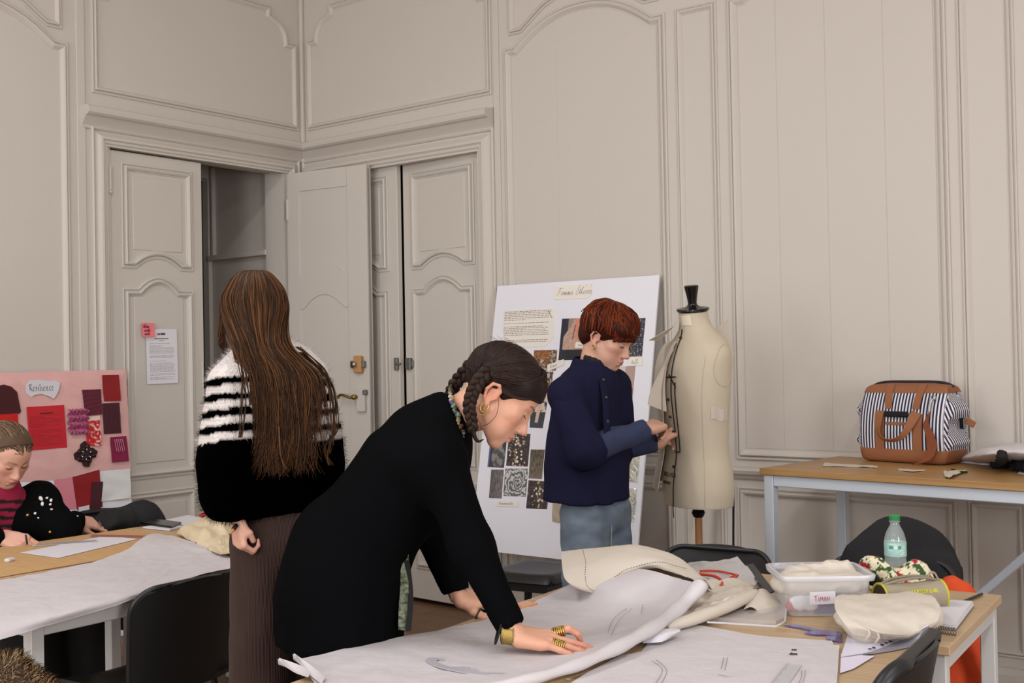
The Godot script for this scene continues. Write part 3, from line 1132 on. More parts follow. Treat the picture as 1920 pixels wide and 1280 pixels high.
# moulded plastic chair, sitter faces +z; the back is a rounded shell with a rolled rim
func make_chair(label: String, at: Vector3, turn: float, h := 0.78, w := 0.43, rr := 0.009) -> Node3D:
	var t = thing("plastic_chair", label, "chair", at, turn, "black plastic chairs")
	var m: Material = M["black plastic"]
	var back = func(u: float, v: float) -> Vector3:
		var s = u * 2.0 - 1.0
		var y = 0.44 + (h - 0.44) * v
		var half = w * 0.5 * (0.86 + 0.14 * v)
		var rc = 0.085
		var over = maxf(0.0, y - (h - rc))
		half -= rc - sqrt(maxf(rc * rc - over * over, 0.0))
		half = maxf(half, 0.02)
		var x = s * half
		var z = -0.2 - 0.055 * v + 0.05 * (x / (w * 0.5)) * (x / (w * 0.5)) - 0.012 * v * v
		return Vector3(x, y - 0.012 * pow(abs(s), 2.5) * v, z)
	var g = Geo.new()
	g.sheet(grid(20, 22, func(u: float, v: float): return back.call(u, 1.0 - pow(1.0 - v, 1.6))), 0.01)
	part("backrest", g, m, t)
	var rim = PackedVector3Array()
	for i in 13: rim.append(back.call(0.0, i / 13.0 * 0.8) + Vector3(0, 0, 0.005))
	for i in 22:
		var v: float = 0.8 + 0.2 * (1.0 - pow(1.0 - i / 21.0, 1.7))
		rim.append(back.call(0.0, v) + Vector3(0, 0, 0.005))
	var n = rim.size()
	for i in range(n - 1, -1, -1): rim.append(Vector3(-rim[i].x, rim[i].y, rim[i].z))
	g = Geo.new()
	g.tube(rim, rr, 8)
	part("rim", g, m, t)
	g = Geo.new()
	g.sheet(grid(16, 16, func(u: float, v: float):
		var s: float = u * 2.0 - 1.0
		var half = w * 0.5 * (0.9 + 0.1 * v)
		var e = maxf(0.0, v - 0.85) / 0.15
		half *= sqrt(maxf(1.0 - e * e * 0.35, 0.0))
		var y = 0.44 - 0.018 * sin(PI * v) * (1.0 - s * s) - 0.03 * e * e + 0.012 * s * s
		return Vector3(s * half, y, -0.2 + 0.42 * v)), 0.012)
	part("seat", g, m, t)
	for sx in [-1, 1]:
		for sz in [-1, 1]:
			g = Geo.new()
			g.tube(PackedVector3Array([Vector3(sx * w * 0.36, 0.425, sz * 0.14), Vector3(sx * w * 0.47, 0.0, sz * 0.2 - 0.01)]), 0.011, 10)
			part("leg", g, m, t)
	return t

func build_furniture():
	var oak: Material = M["table wood"]
	var fr: Material = M["pale frame"]
	var turn = 0.088
	var ex = Vector3(cos(turn), 0, -sin(turn))
	var ez = Vector3(sin(turn), 0, cos(turn))
	var corner = Vector3(4.677, 0, 1.599)
	make_table("work_table", "light oak table with pale metal legs, holding the plastic box and pencil case", corner - ex * 0.585 + ez * 0.333, turn, 1.17, 0.666, 0.75, oak, fr, 0.04, 0.024, "light oak tables")
	make_table("work_table", "light oak table under the white tracing paper where the woman in black leans", corner - ex * 0.62 + ez * 1.005, turn, 1.1, 0.666, 0.75, oak, fr, 0.04, 0.024, "light oak tables")
	make_table("work_table", "light oak table nearest the viewer, at the bottom edge of the picture", corner - ex * 0.62 + ez * 1.675, turn, 1.1, 0.666, 0.75, oak, fr, 0.04, 0.024, "light oak tables")
	var lt = make_table("work_table", "pale metal framed table covered by long white tracing paper, behind the empty black chair", Vector3(2.185, 0, 2.545), 0.03, 0.61, 1.56, 0.75, oak, fr, 0.042, 0.024, "light oak tables")
	make_table("work_table", "light table at left with the phone and scissors, in front of the black coat", Vector3(1.56, 0, 2.09), 0.0, 0.645, 0.98, 0.75, oak, fr, 0.042, 0.024, "light oak tables")
	make_table("work_table", "light table at the left edge where the seated woman draws", Vector3(1.56, 0, 3.14), 0.0, 0.645, 1.1, 0.75, oak, fr, 0.042, 0.024, "light oak tables")
	var wt = make_table("cutting_table", "tall wooden table with pale blue grey metal frame, carrying the striped bag", Vector3(4.435, 0, 0.50), -0.105, 1.78, 0.66, 0.985, M["work top wood"], M["white frame"], 0.042, 0.026)
	var g = Geo.new()
	g.bar(Vector3(0.28, 0.92, 0.0), Vector3(-0.66, 0.0, 0.0), 0.03, 0.045, 0.003, Vector3.BACK)
	part("brace", g, M["white frame"], wt)
	make_chair("black plastic chair with its back to the viewer, before the white paper covered table", Vector3(2.36, 0, 2.83), -PI / 2 + 0.05, 0.79)
	make_chair("black plastic chair pushed in behind the table, below the dressmaking bust", Vector3(3.69, 0, 1.62), 0.1, 0.775)
	make_chair("black plastic chair with a black coat over it, behind the water bottle", Vector3(4.27, 0, 1.53), 0.05, 0.78)
	make_chair("black plastic chair with thick rounded rim, nearest the viewer beside the loose papers", Vector3(4.51, 0, 2.55), -PI / 2 + 0.1, 0.81, 0.45, 0.019)
	make_chair("black plastic chair under the black coat beside the pink board", Vector3(0.98, 0, 1.98), PI / 2, 0.78)
	var st = thing("stool", "black moulded plastic stool with a dished seat, under the white mood board", "stool", Vector3(2.27, 0, 0.58), 0.12)
	g = Geo.new()
	g.sheet(grid(18, 18, func(u: float, v: float):
		var s: float = u * 2.0 - 1.0
		var r: float = v * 2.0 - 1.0
		var sq = sqrt(1.0 - 0.16 * r * r)
		var sr = sqrt(1.0 - 0.16 * s * s)
		var d = maxf(abs(s), abs(r))
		return Vector3(s * 0.19 * sq, 0.43 - 0.014 * (1.0 - s * s) * (1.0 - r * r) - (0.035 * pow(maxf(d - 0.85, 0) / 0.15, 2.0)), r * 0.2 * sr)), 0.014)
	part("seat", g, M["black plastic"], st)
	g = Geo.new()
	g.mould(rect_path(-0.165, 0.165, -0.175, 0.175), [Vector2(0, 0), Vector2(0, 0.05), Vector2(0.02, 0.05), Vector2(0.02, 0), Vector2(0, 0)], true)
	var ap = part("apron", g, M["black plastic"], st)
	ap.rotation.x = -PI / 2
	ap.position.y = 0.355
	for sx in [-1, 1]:
		for sz in [-1, 1]:
			g = Geo.new()
			g.bar(Vector3(sx * 0.155, 0.4, sz * 0.165), Vector3(sx * 0.18, 0, sz * 0.195), 0.035, 0.035, 0.008)
			part("leg", g, M["black plastic"], st)
# ------------------------------------------------------------------ writing and prints
# broad-nib strokes: each segment is the nib swept along it, as a thin raised shape
func nib_strokes(g: Geo, strokes: Array, at: Vector2, size: float, nib: Vector2, z0: float, z1: float):
	for s: Array in strokes:
		for k in s.size() - 1:
			var a: Vector2 = at + s[k] * size
			var b: Vector2 = at + s[k + 1] * size
			var n = nib * size * 0.5
			var hull = Geometry2D.convex_hull(PackedVector2Array([a - n, a + n, b - n, b + n]))
			hull.remove_at(hull.size() - 1)
			if hull.size() >= 3: g.slab(hull, z0, z1)

const GOTHIC := {
	"R": [[Vector2(0.22, 1.45), Vector2(0.22, 0.25), Vector2(0.05, 0.05)], [Vector2(-0.02, 1.2), Vector2(0.12, 1.45), Vector2(0.5, 1.5), Vector2(0.62, 1.2), Vector2(0.3, 0.82)], [Vector2(0.36, 0.82), Vector2(0.55, 0.35), Vector2(0.75, 0.05)]],
	"e": [[Vector2(0.1, 0.8), Vector2(0.1, 0.2), Vector2(0.28, 0.03), Vector2(0.38, 0.12)], [Vector2(0.1, 0.8), Vector2(0.28, 0.97), Vector2(0.4, 0.78), Vector2(0.14, 0.48)]],
	"s": [[Vector2(0.4, 0.86), Vector2(0.22, 0.97), Vector2(0.1, 0.75), Vector2(0.36, 0.42), Vector2(0.36, 0.18), Vector2(0.2, 0.02), Vector2(0.05, 0.14)]],
	"i": [[Vector2(0.02, 0.86), Vector2(0.12, 0.78), Vector2(0.12, 0.18), Vector2(0.24, 0.04)], [Vector2(0.1, 1.18), Vector2(0.16, 1.24)]],
	"l": [[Vector2(0.02, 1.5), Vector2(0.12, 1.4), Vector2(0.12, 0.18), Vector2(0.24, 0.04)]],
	"n": [[Vector2(0.02, 0.86), Vector2(0.12, 0.78), Vector2(0.12, 0.05)], [Vector2(0.14, 0.78), Vector2(0.34, 0.95), Vector2(0.42, 0.78), Vector2(0.42, 0.18), Vector2(0.54, 0.04)]],
	"c": [[Vector2(0.1, 0.8), Vector2(0.1, 0.2), Vector2(0.28, 0.03), Vector2(0.38, 0.12)], [Vector2(0.1, 0.8), Vector2(0.26, 0.97), Vector2(0.38, 0.84)]],
	"acute": [[Vector2(0.16, 1.12), Vector2(0.34, 1.36)]],
}

# joined handwriting, letters as centre lines
const SCRIPT := {
	"F": [[Vector2(0.0, 0.2), Vector2(0.15, 0.0), Vector2(0.35, 0.5), Vector2(0.62, 1.9)], [Vector2(0.1, 1.6), Vector2(0.5, 1.95), Vector2(1.3, 1.9)], [Vector2(0.2, 1.0), Vector2(0.95, 1.05)]],
	"E": [[Vector2(1.1, 1.8), Vector2(0.7, 2.0), Vector2(0.45, 1.6), Vector2(0.8, 1.1), Vector2(0.35, 0.9), Vector2(0.2, 0.3), Vector2(0.6, 0.0), Vector2(1.1, 0.3)]],
	"e": [[Vector2(0.0, 0.25), Vector2(0.45, 0.65), Vector2(0.4, 0.95), Vector2(0.15, 0.7), Vector2(0.2, 0.15), Vector2(0.45, 0.05), Vector2(0.75, 0.25)]],
	"m": [[Vector2(0.0, 0.25), Vector2(0.2, 0.9), Vector2(0.25, 0.0), Vector2(0.5, 0.9), Vector2(0.6, 0.0), Vector2(0.85, 0.9), Vector2(0.95, 0.05), Vector2(1.25, 0.25)]],
	"n": [[Vector2(0.0, 0.25), Vector2(0.2, 0.9), Vector2(0.25, 0.0), Vector2(0.5, 0.9), Vector2(0.6, 0.05), Vector2(0.9, 0.25)]],
	"t": [[Vector2(0.0, 0.25), Vector2(0.3, 1.6), Vector2(0.2, 0.2), Vector2(0.6, 0.25)], [Vector2(0.0, 1.15), Vector2(0.6, 1.2)]],
	"h": [[Vector2(0.0, 0.25), Vector2(0.5, 1.9), Vector2(0.3, 1.8), Vector2(0.15, 0.0), Vector2(0.4, 0.8), Vector2(0.55, 0.1), Vector2(0.85, 0.25)]],
	"r": [[Vector2(0.0, 0.25), Vector2(0.2, 0.95), Vector2(0.45, 0.85), Vector2(0.35, 0.1), Vector2(0.7, 0.25)]],
	"i": [[Vector2(0.0, 0.25), Vector2(0.2, 0.9), Vector2(0.15, 0.1), Vector2(0.5, 0.25)]],
	"o": [[Vector2(0.0, 0.4), Vector2(0.35, 0.9), Vector2(0.1, 0.5), Vector2(0.3, 0.05), Vector2(0.5, 0.6), Vector2(0.75, 0.7)]],
	"s": [[Vector2(0.0, 0.2), Vector2(0.3, 0.95), Vector2(0.4, 0.3), Vector2(0.1, 0.05), Vector2(0.6, 0.25)]],
	"l": [[Vector2(0.0, 0.25), Vector2(0.5, 1.9), Vector2(0.3, 1.8), Vector2(0.2, 0.1), Vector2(0.55, 0.25)]],
	"u": [[Vector2(0.0, 0.25), Vector2(0.1, 0.9), Vector2(0.2, 0.05), Vector2(0.5, 0.85), Vector2(0.5, 0.1), Vector2(0.8, 0.25)]],
	"'": [[Vector2(-0.4, 2.2), Vector2(-0.1, 2.6)]],
	"d": [[Vector2(0.0, 0.3), Vector2(0.4, 0.85), Vector2(0.1, 0.5), Vector2(0.2, 0.05), Vector2(0.65, 1.9), Vector2(0.5, 0.1), Vector2(0.85, 0.25)]],
	"a": [[Vector2(0.0, 0.3), Vector2(0.4, 0.85), Vector2(0.1, 0.5), Vector2(0.2, 0.05), Vector2(0.5, 0.8), Vector2(0.5, 0.1), Vector2(0.8, 0.25)]],
}

func handwriting(g: Geo, text: String, at: Vector3, size: float, width: float, ax := Vector3.RIGHT, ay := Vector3.UP):
	var x = 0.0
	for ch in text:
		if ch == " ":
			x += 0.7
			continue
		var w = 0.0
		for s: Array in SCRIPT[ch]:
			var pts = PackedVector3Array()
			for q: Vector2 in spline2(s, 4):
				w = maxf(w, q.x)
				pts.append(at + (ax * (x + q.x + q.y * 0.25) + ay * q.y) * size)
			g.tube(pts, width, 4)
		x += w if ch != "'" else 0.0

# a page of print too small to read: rows of words
func print_image(w: int, h: int, paper: Color, dark: Color, rows: int, seed_: int, top := 0.06, left := 0.08) -> ImageTexture:
	var im = Image.create(w, h, false, Image.FORMAT_RGB8)
	im.fill(paper)
	var r = RandomNumberGenerator.new()
	r.seed = seed_
	var step = h * (1.0 - top - 0.06) / rows
	for k in rows:
		if r.randf() < 0.14: continue
		var y = int(top * h + k * step)
		var x = left * w
		var stop = w * (0.93 - (r.randf() * 0.55 if r.randf() < 0.3 else r.randf() * 0.08))
		while x < stop:
			var ln = r.randf_range(0.015, 0.07) * w
			im.fill_rect(Rect2i(int(x), y, int(minf(ln, stop - x)) + 1, maxi(1, int(step * 0.35))), paper.lerp(dark, r.randf_range(0.55, 1.0)))
			x += ln + w * 0.014
	return ImageTexture.create_from_image(im)

func drawn(w: int, h: int, f: Callable) -> ImageTexture:
	var im = Image.create(w, h, false, Image.FORMAT_RGB8)
	for y in h:
		for x in w:
			im.set_pixel(x, y, f.call(float(x) / w, float(y) / h))
	return ImageTexture.create_from_image(im)

func print_mat(called: String, t: Texture2D, rough := 0.45) -> StandardMaterial3D:
	var m = mat(called, Color(1, 1, 1), rough)
	m.albedo_texture = t
	return m

# flat print with its picture filling the outline's box; outline given top-left, top-right, bottom-right, bottom-left
func print_on(board: Node, called: String, q: Array, z: float, m: Material, label := "", thick := 0.0012):
	var g = Geo.new()
	var o = []
	for p: Vector2 in q: o.append(Vector3(p.x, p.y, z + thick))
	var s = g.v.size()
	var uvs = [Vector2(0, 0), Vector2(1, 0), Vector2(1, 1), Vector2(0, 1)]
	for i in 4: g.vert(o[i], Vector3(0, 0, 1), uvs[i])
	g.tri(s, s + 1, s + 2); g.tri(s, s + 2, s + 3)
	for i in 4:
		var a: Vector3 = o[i]
		var b: Vector3 = o[(i + 1) % 4]
		g.poly([a, b, b - Vector3(0, 0, thick), a - Vector3(0, 0, thick)], Vector3(a.y - b.y, b.x - a.x, 0) * -1.0)
	return part(called, g, m, board, label)

# cloth swatch with ripples
func swatch(board: Node, called: String, q: Array, z: float, m: Material, label := "", amp := 0.002, freq := 60.0, ang := 0.4):
	var g = Geo.new()
	g.sheet(grid(16, 16, func(u: float, v: float):
		var a: Vector2 = (q[3] as Vector2).lerp(q[2], u)
		var b: Vector2 = (q[0] as Vector2).lerp(q[1], u)
		var p = a.lerp(b, v)
		return Vector3(p.x, p.y, z + 0.002 + amp * (1.0 + sin((p.x * cos(ang) + p.y * sin(ang)) * freq + 2.0 * sin(p.y * 30.0))))), 0.0015)
	return part(called, g, m, board, label)

func cloth_mat(called: String, c: Color, rough := 0.7) -> StandardMaterial3D:
	var m = mat(called, c, rough)
	m.normal_enabled = true
	m.normal_texture = M["muslin"].normal_texture
	m.normal_scale = 0.25
	triplanar(m, 12.0)
	return m

func V(x: float, y: float) -> Vector2:
	return Vector2(x, y)

func build_boards():
	var a2 = 0.06
	var b = thing("mood_board", "pink fabric covered board with red swatches and old style lettering, leaning on left wall", "mood board", Vector3(0.04 + 1.417 * tan(a2) + 0.001, 0.0, 1.375))
	b.basis = Basis(Vector3(0, 0, -1), Vector3(-sin(a2), cos(a2), 0), Vector3(cos(a2), sin(a2), 0))
	var top = Node3D.new()
	var H = 1.417 / cos(a2)
	top.free()
	var sh = func(q: Array) -> Array: return q.map(func(p): return p + Vector2(0, H))
	var g = Geo.new()
	g.box(Vector3(-0.46, H * 0.5, -0.006), Vector3(0.955, H, 0.01), 0.002)
	part("board", g, M["foam board"], b)
	var pink = cloth_mat("pink cloth", ink(226, 176, 172), 0.9)
	var wr = FastNoiseLite.new()
	wr.seed = 4
	wr.frequency = 3.0
	g = Geo.new()
	g.sheet(grid(70, 44, func(u: float, v: float):
		var x = -0.965 + 0.985 * u
		var y = H + 0.012 - (0.55 - 0.012 * sin(u * 9.0)) * (1.0 - v)
		var fold = wr.get_noise_2d(x * 1.6 + y * 2.2, y * 0.8 - x * 0.3)
		var edge = minf(minf(u, 1.0 - u) * 14.0, minf(v, 1.0 - v) * 9.0)
		return Vector3(x + 0.004 * wr.get_noise_2d(y * 6.0, 3.0), y + 0.004 * wr.get_noise_2d(x * 5.0, 9.0), 0.002 + 0.009 * clampf(edge, 0, 1) + 0.012 * fold * clampf(edge, 0.1, 1))), 0.002)
	part("pink_cloth", g, pink, b, "pale pink wrinkled cloth stretched over the board")
	var zf = 0.016
	var outl = PackedVector2Array()
	for p in sh.call([V(-0.574, -0.098), V(-0.545, -0.12), V(-0.53, -0.108), V(-0.49, -0.104), V(-0.45, -0.118), V(-0.425, -0.132), V(-0.412, -0.119), V(-0.395, -0.09), V(-0.385, -0.05), V(-0.41, -0.037), V(-0.45, -0.038), V(-0.5, -0.03), V(-0.555, -0.034), V(-0.575, -0.06)]): outl.append(p)
	g = Geo.new()
	g.slab(outl, zf, zf + 0.002)
	var tp = part("title_paper", g, M["white paper"], b, "torn white paper with the title")
	g = Geo.new()
	var x = -0.558
	for ch in ["R", "e", "s", "i", "l", "i", "e", "n", "c", "e"]:
		nib_strokes(g, GOTHIC[ch], Vector2(x, H - 0.089), 0.023, Vector2(0.09, 0.1), zf + 0.002, zf + 0.0027)
		if x > -0.545 and x < -0.52: nib_strokes(g, GOTHIC["acute"], Vector2(x, H - 0.089), 0.023, Vector2(0.05, 0.05), zf + 0.002, zf + 0.0027)
		x += {"R": 0.0195, "e": 0.0145, "s": 0.0145, "i": 0.0095, "l": 0.0095, "n": 0.0185, "c": 0.0135}[ch]
	part("lettering", g, M["ink black"], tp)
	print_on(b, "text_page", sh.call([V(-0.574, -0.168), V(-0.368, -0.166), V(-0.362, -0.389), V(-0.567, -0.388)]), zf, print_mat("red page", red_page(), 0.3), "glossy red page with rows of dark print")
	var jac = PackedVector2Array()
	for p in sh.call([V(-0.83, -0.28), V(-0.63, -0.27), V(-0.632, -0.2), V(-0.618, -0.2), V(-0.605, -0.19), V(-0.622, -0.09), V(-0.65, -0.062), V(-0.69, -0.05), V(-0.74, -0.06), V(-0.8, -0.07)]): jac.append(p)
	g = Geo.new()
	g.slab(jac, zf, zf + 0.002)
	part("jacket_cutout", g, cloth_mat("oxblood", ink(66, 8, 16), 0.35), b, "dark red jacket picture cut out")
	swatch(b, "swatch", sh.call([V(-0.76, -0.2), V(-0.625, -0.197), V(-0.622, -0.29), V(-0.75, -0.3)]), zf + 0.002, cloth_mat("bright red", ink(198, 22, 18), 0.6), "bright red swatch", 0.001)
	swatch(b, "swatch", sh.call([V(-0.139, -0.016), V(-0.036, -0.016), V(-0.032, -0.158), V(-0.134, -0.158)]), zf, cloth_mat("crimson", ink(140, 10, 18), 0.5), "crimson swatch", 0.0012, 25.0)
	swatch(b, "swatch", sh.call([V(-0.262, -0.091), V(-0.151, -0.091), V(-0.15, -0.225), V(-0.25, -0.229)]), zf, cloth_mat("wine satin", ink(92, 16, 42), 0.3), "wine satin swatch with fine ridges", 0.002, 420.0, 1.5)
	swatch(b, "swatch", sh.call([V(-0.147, -0.168), V(-0.043, -0.168), V(-0.039, -0.334), V(-0.145, -0.333)]), zf, cloth_mat("dark plum", ink(66, 12, 30), 0.6), "dark plum swatch with upright pleats", 0.0016, 380.0, 0.0)
	swatch(b, "swatch", sh.call([V(-0.109, -0.352), V(-0.009, -0.351), V(-0.001, -0.488), V(-0.103, -0.489)]), zf, cloth_mat("magenta satin", ink(128, 14, 60), 0.35), "magenta swatch with pale threads", 0.0012, 40.0)
	g = Geo.new()
	for k in 5:
		g.tube(spline([Vector3(-0.083 + k * 0.011, H - 0.365, zf + 0.006), Vector3(-0.082 + k * 0.012, H - 0.395, zf + 0.009), Vector3(-0.074 + k * 0.012, H - 0.43 - 0.005 * (k % 2), zf + 0.007)], 5), 0.0014, 5)
	part("thread", g, mat("pink thread", ink(214, 150, 180)), b)
	g = Geo.new()
	g.sheet(grid(36, 40, func(u: float, v: float):
		var ruff = sin(v * 22.0) * 0.008 + sin(u * 40.0 + v * 6.0) * 0.004 * (0.5 + 0.5 * sin(v * 22.0))
		return Vector3(-0.35 + 0.11 * u + 0.006 * sin(v * 23.0), H - 0.322 + 0.13 * v + 0.005 * sin(u * 31.0), zf + 0.012 + ruff)), 0.0015)
	part("ruffled_swatch", g, cloth_mat("mauve", ink(164, 74, 112), 0.55), b, "mauve gathered swatch")
	print_on(b, "card", sh.call([V(-0.25, -0.235), V(-0.163, -0.232), V(-0.163, -0.262), V(-0.25, -0.262)]), zf, mat("blush card", ink(236, 206, 196)))
	var rw = FastNoiseLite.new()
	rw.seed = 12
	rw.frequency = 3.2
	print_on(b, "print_swatch", sh.call([V(-0.247, -0.257), V(-0.165, -0.256), V(-0.161, -0.393), V(-0.249, -0.388)]), zf + 0.001, print_mat("red white dye", drawn(96, 128, func(u: float, v: float): return ink(196, 20, 24).lerp(ink(236, 206, 196), smoothstep(-0.05, 0.4, rw.get_noise_2d(u * 1.0, v * 1.5) + (u - 0.5) * 0.4)))), "red and white dyed swatch")
	var ro = PackedVector2Array()
	for k in 48:
		var an = TAU * k / 48
		var rr = 0.058 + 0.006 * sin(an * 4.0 + 0.8) + 0.003 * sin(an * 13.0) + 0.012 * cos(an * 4.0)  * 0.5
		ro.append(Vector2(-0.258 + cos(an) * rr, H - 0.432 + sin(an) * rr))
	g = Geo.new()
	g.slab(ro, zf, zf + 0.003)
	for k in 14:
		var an = k * 2.4
		var rr = 0.008 + 0.0032 * k
		g.ball(Vector3(-0.258 + cos(an) * rr, H - 0.432 + sin(an) * rr, zf + 0.004), Vector3(0.014, 0.01, 0.006), 10, 6, Basis(Vector3.BACK, an * 1.7))
	part("rosette", g, cloth_mat("black cherry", ink(40, 6, 12), 0.4), b, "black cherry ruffled rosette swatch")
	g = Geo.new()
	for k in 6:
		var an = k * 1.05 + 0.4
		g.ball(Vector3(-0.258 + cos(an) * 0.026, H - 0.432 + sin(an) * 0.026, zf + 0.011), Vector3(0.005, 0.0025, 0.002), 8, 5, Basis(Vector3.BACK, an))
	part("bead", g, M["white plastic"], b)
	print_on(b, "card", sh.call([V(-0.432, -0.537), V(-0.331, -0.547), V(-0.314, -0.713), V(-0.446, -0.705)]), 0.001, mat("rose card", ink(214, 130, 144)), "rose pink card")
	swatch(b, "swatch", sh.call([V(-0.331, -0.545), V(-0.173, -0.52), V(-0.164, -0.72), V(-0.313, -0.72)]), 0.002, M["crimson"], "large crimson swatch", 0.001, 20.0)
	swatch(b, "swatch", sh.call([V(-0.223, -0.58), V(-0.157, -0.585), V(-0.185, -0.76), V(-0.243, -0.76)]), 0.006, M["dark plum"], "narrow maroon swatch", 0.001, 20.0)
	swatch(b, "swatch", sh.call([V(-0.156, -0.533), V(0.012, -0.53), V(0.006, -0.69), V(-0.174, -0.69)]), 0.003, cloth_mat("white cloth", ink(226, 226, 224), 0.9), "white cloth swatch", 0.003, 30.0)
	print_on(b, "paper_label", sh.call([V(-0.307, -0.705), V(-0.245, -0.7), V(-0.246, -0.735), V(-0.307, -0.735)]), 0.008, M["white paper"])
	print_on(b, "card", sh.call([V(-0.33, -1.0), V(-0.2, -1.0), V(-0.2, -1.35), V(-0.33, -1.35)]), 0.001, M["rose card"], "rose pink card")
	print_on(b, "card", sh.call([V(-0.13, -1.0), V(-0.1, -1.0), V(-0.1, -1.36), V(-0.13, -1.36)]), 0.001, M["crimson"], "crimson strip")
	var al = 0.1899
	var w = thing("mood_board", "large white foam board of fabric photographs, leaning on the wall behind the man", "mood board", Vector3(1.627, 0.434, 0.325))
	w.rotation.x = -al
	g = Geo.new()
	g.box(Vector3(0.5185, 0.723, -0.006), Vector3(1.037, 1.446, 0.012), 0.001)
	part("board", g, M["foam board"], w)
	var cream = mat("cream card", ink(236, 228, 216), 0.8)
	var cut = func(q: Array) -> PackedVector2Array: return PackedVector2Array(q)
	g = Geo.new()
	g.slab(cut.call([V(0.402, 1.349), V(0.611, 1.346), V(0.641, 1.365), V(0.64, 1.422), V(0.394, 1.421)]), 0, 0.003)
	var card = part("title_card", g, cream, w, "cream title card with handwriting")
	g = Geo.new()
	handwriting(g, "Femme E'the're'e", Vector3(0.418, 1.37, 0.0035), 0.0195, 0.0009)
	part("handwriting", g, M["graphite"], card)
	g = Geo.new()
	g.slab(cut.call([V(0.087, 1.096), V(0.371, 1.094), V(0.42, 1.14), V(0.412, 1.295), V(0.38, 1.302), V(0.066, 1.303)]), 0, 0.002, Vector2(1.0 / 0.36, -1.0 / 0.21), Vector2(0.064, 1.305))
	var tc = part("text_card", g, print_mat("text card", print_image(320, 200, ink(234, 227, 217), ink(110, 100, 98), 20, 5, 0.05, 0.03), 0.8), w, "cream card of typed text with clipped corners")
	g = Geo.new()
	for k in 6:
		g.ball(Vector3(0.372 + k * 0.005, 1.288 - k * 0.007, 0.003), Vector3(0.005, 0.0025, 0.001), 8, 5, Basis(Vector3.BACK, -0.4 - k * 0.5))
	part("sprig", g, mat("sage", ink(150, 146, 128)), tc)
	var n1 = FastNoiseLite.new()
	n1.seed = 31
	n1.frequency = 4.0
	var n2 = FastNoiseLite.new()
	n2.seed = 32
	n2.frequency = 14.0
	print_on(w, "photograph", [V(0.465, 1.243), V(0.68, 1.24), V(0.68, 1.02), V(0.465, 1.02)], 0.0, print_mat("jacket photo", drawn(128, 128, func(u: float, v: float):
		var c = ink(34, 38, 56) if u < 0.2 else (ink(150, 128, 112) if u < 0.55 else ink(60, 54, 54))
		var half = 0.16 + 0.26 * smoothstep(0.05, 0.5, v)
		if v > 0.02 and v < 0.75 and abs(u - 0.5) < half:
			c = ink(202, 170, 150).lerp(ink(178, 142, 122), 0.5 + n2.get_noise_2d(u, v))
		if abs(u - 0.5) < 0.09 - v * 0.1 and v < 0.5: c = ink(206, 136, 112)
		if abs(u - 0.44 + v * 0.16) < 0.015 and v > 0.15 and v < 0.5: c = ink(150, 50, 50)
		if v >= 0.75 and abs(u - 0.5) < 0.32: c = ink(28, 28, 36)
		return c)), "photograph of a beige jacket")
	var scrap = func(u: float, v: float) -> Color:
		var q = n1.get_noise_2d(u * 1.3, v * 1.3)
		var c = ink(150, 92, 44).lerp(ink(206, 196, 182), smoothstep(-0.2, 0.25, q + v * 0.25 - 0.1))
		if n1.get_noise_2d(u * 1.8 + 7.0, v * 1.8) > 0.22: c = ink(44, 46, 60)
		if v < 0.45 and u < 0.7: c = c.lerp(ink(176, 100, 40), 0.6)
		return c.darkened(0.25 * (0.5 + n2.get_noise_2d(u, v)))
	print_on(w, "photograph", [V(0.3, 1.077), V(0.451, 1.076), V(0.455, 0.965), V(0.3, 0.965)], 0.0, print_mat("scrap photo", drawn(96, 96, scrap)), "photograph of gold and grey cloth")
	print_on(w, "photograph", [V(0.3, 0.96), V(0.44, 0.96), V(0.436, 0.862), V(0.3, 0.862)], 0.0, print_mat("scrap photo b", drawn(96, 64, func(u: float, v: float): return scrap.call(u + 2.0, v * 0.5 + 0.5))), "photograph of gold brocade")
	print_on(w, "photograph", [V(0.312, 0.85), V(0.425, 0.851), V(0.404, 0.66), V(0.318, 0.662)], 0.0, print_mat("sleeve photo", drawn(80, 128, func(u: float, v: float):
		var c = ink(40, 44, 54).lerp(ink(64, 68, 76), v)
		if v < 0.55 and n1.get_noise_2d(u * 0.8, v * 0.8 + 4.0) > -0.1: c = ink(214, 196, 182)
		if abs(u - 0.55 + (v - 0.6) * 0.3) < 0.12 and v > 0.35 and v < 0.85: c = ink(206, 178, 160)
		return c)), "photograph of a pale sleeve on dark ground")
	print_on(w, "photograph", [V(0.632, 1.317), V(0.782, 1.316), V(0.78, 1.243), V(0.632, 1.243)], 0.0, print_mat("brown photo", drawn(64, 48, func(u: float, v: float): return ink(96, 72, 48).lerp(ink(50, 38, 30), 0.5 + n1.get_noise_2d(u * 2.0, 0.3)))), "dark brown photograph")
	print_on(w, "photograph", [V(0.72, 1.227), V(0.978, 1.228), V(0.975, 1.033), V(0.72, 1.031)], 0.0, print_mat("lace photo dark", drawn(128, 96, func(u: float, v: float):
		var c = ink(62, 56, 50).lerp(ink(40, 42, 60), smoothstep(0.75, 0.9, u))
		return c.lerp(ink(190, 186, 186), smoothstep(0.15, 0.4, n2.get_noise_2d(u * 1.6, v)) * (0.4 + 0.6 * u)))), "dark photograph of lace")
	print_on(w, "photograph", [V(0.8, 0.983), V(0.942, 0.984), V(0.938, 0.78), V(0.8, 0.78)], 0.0, print_mat("dress photo", drawn(80, 128, func(u: float, v: float):
		var c = ink(52, 50, 56) if u < 0.6 else ink(176, 150, 140)
		if v < 0.3 and u < 0.6: c = ink(206, 200, 190)
		if abs(v - 0.62) < 0.08 and u > 0.55: c = ink(160, 92, 76)
		return c)), "photograph of a draped dress")
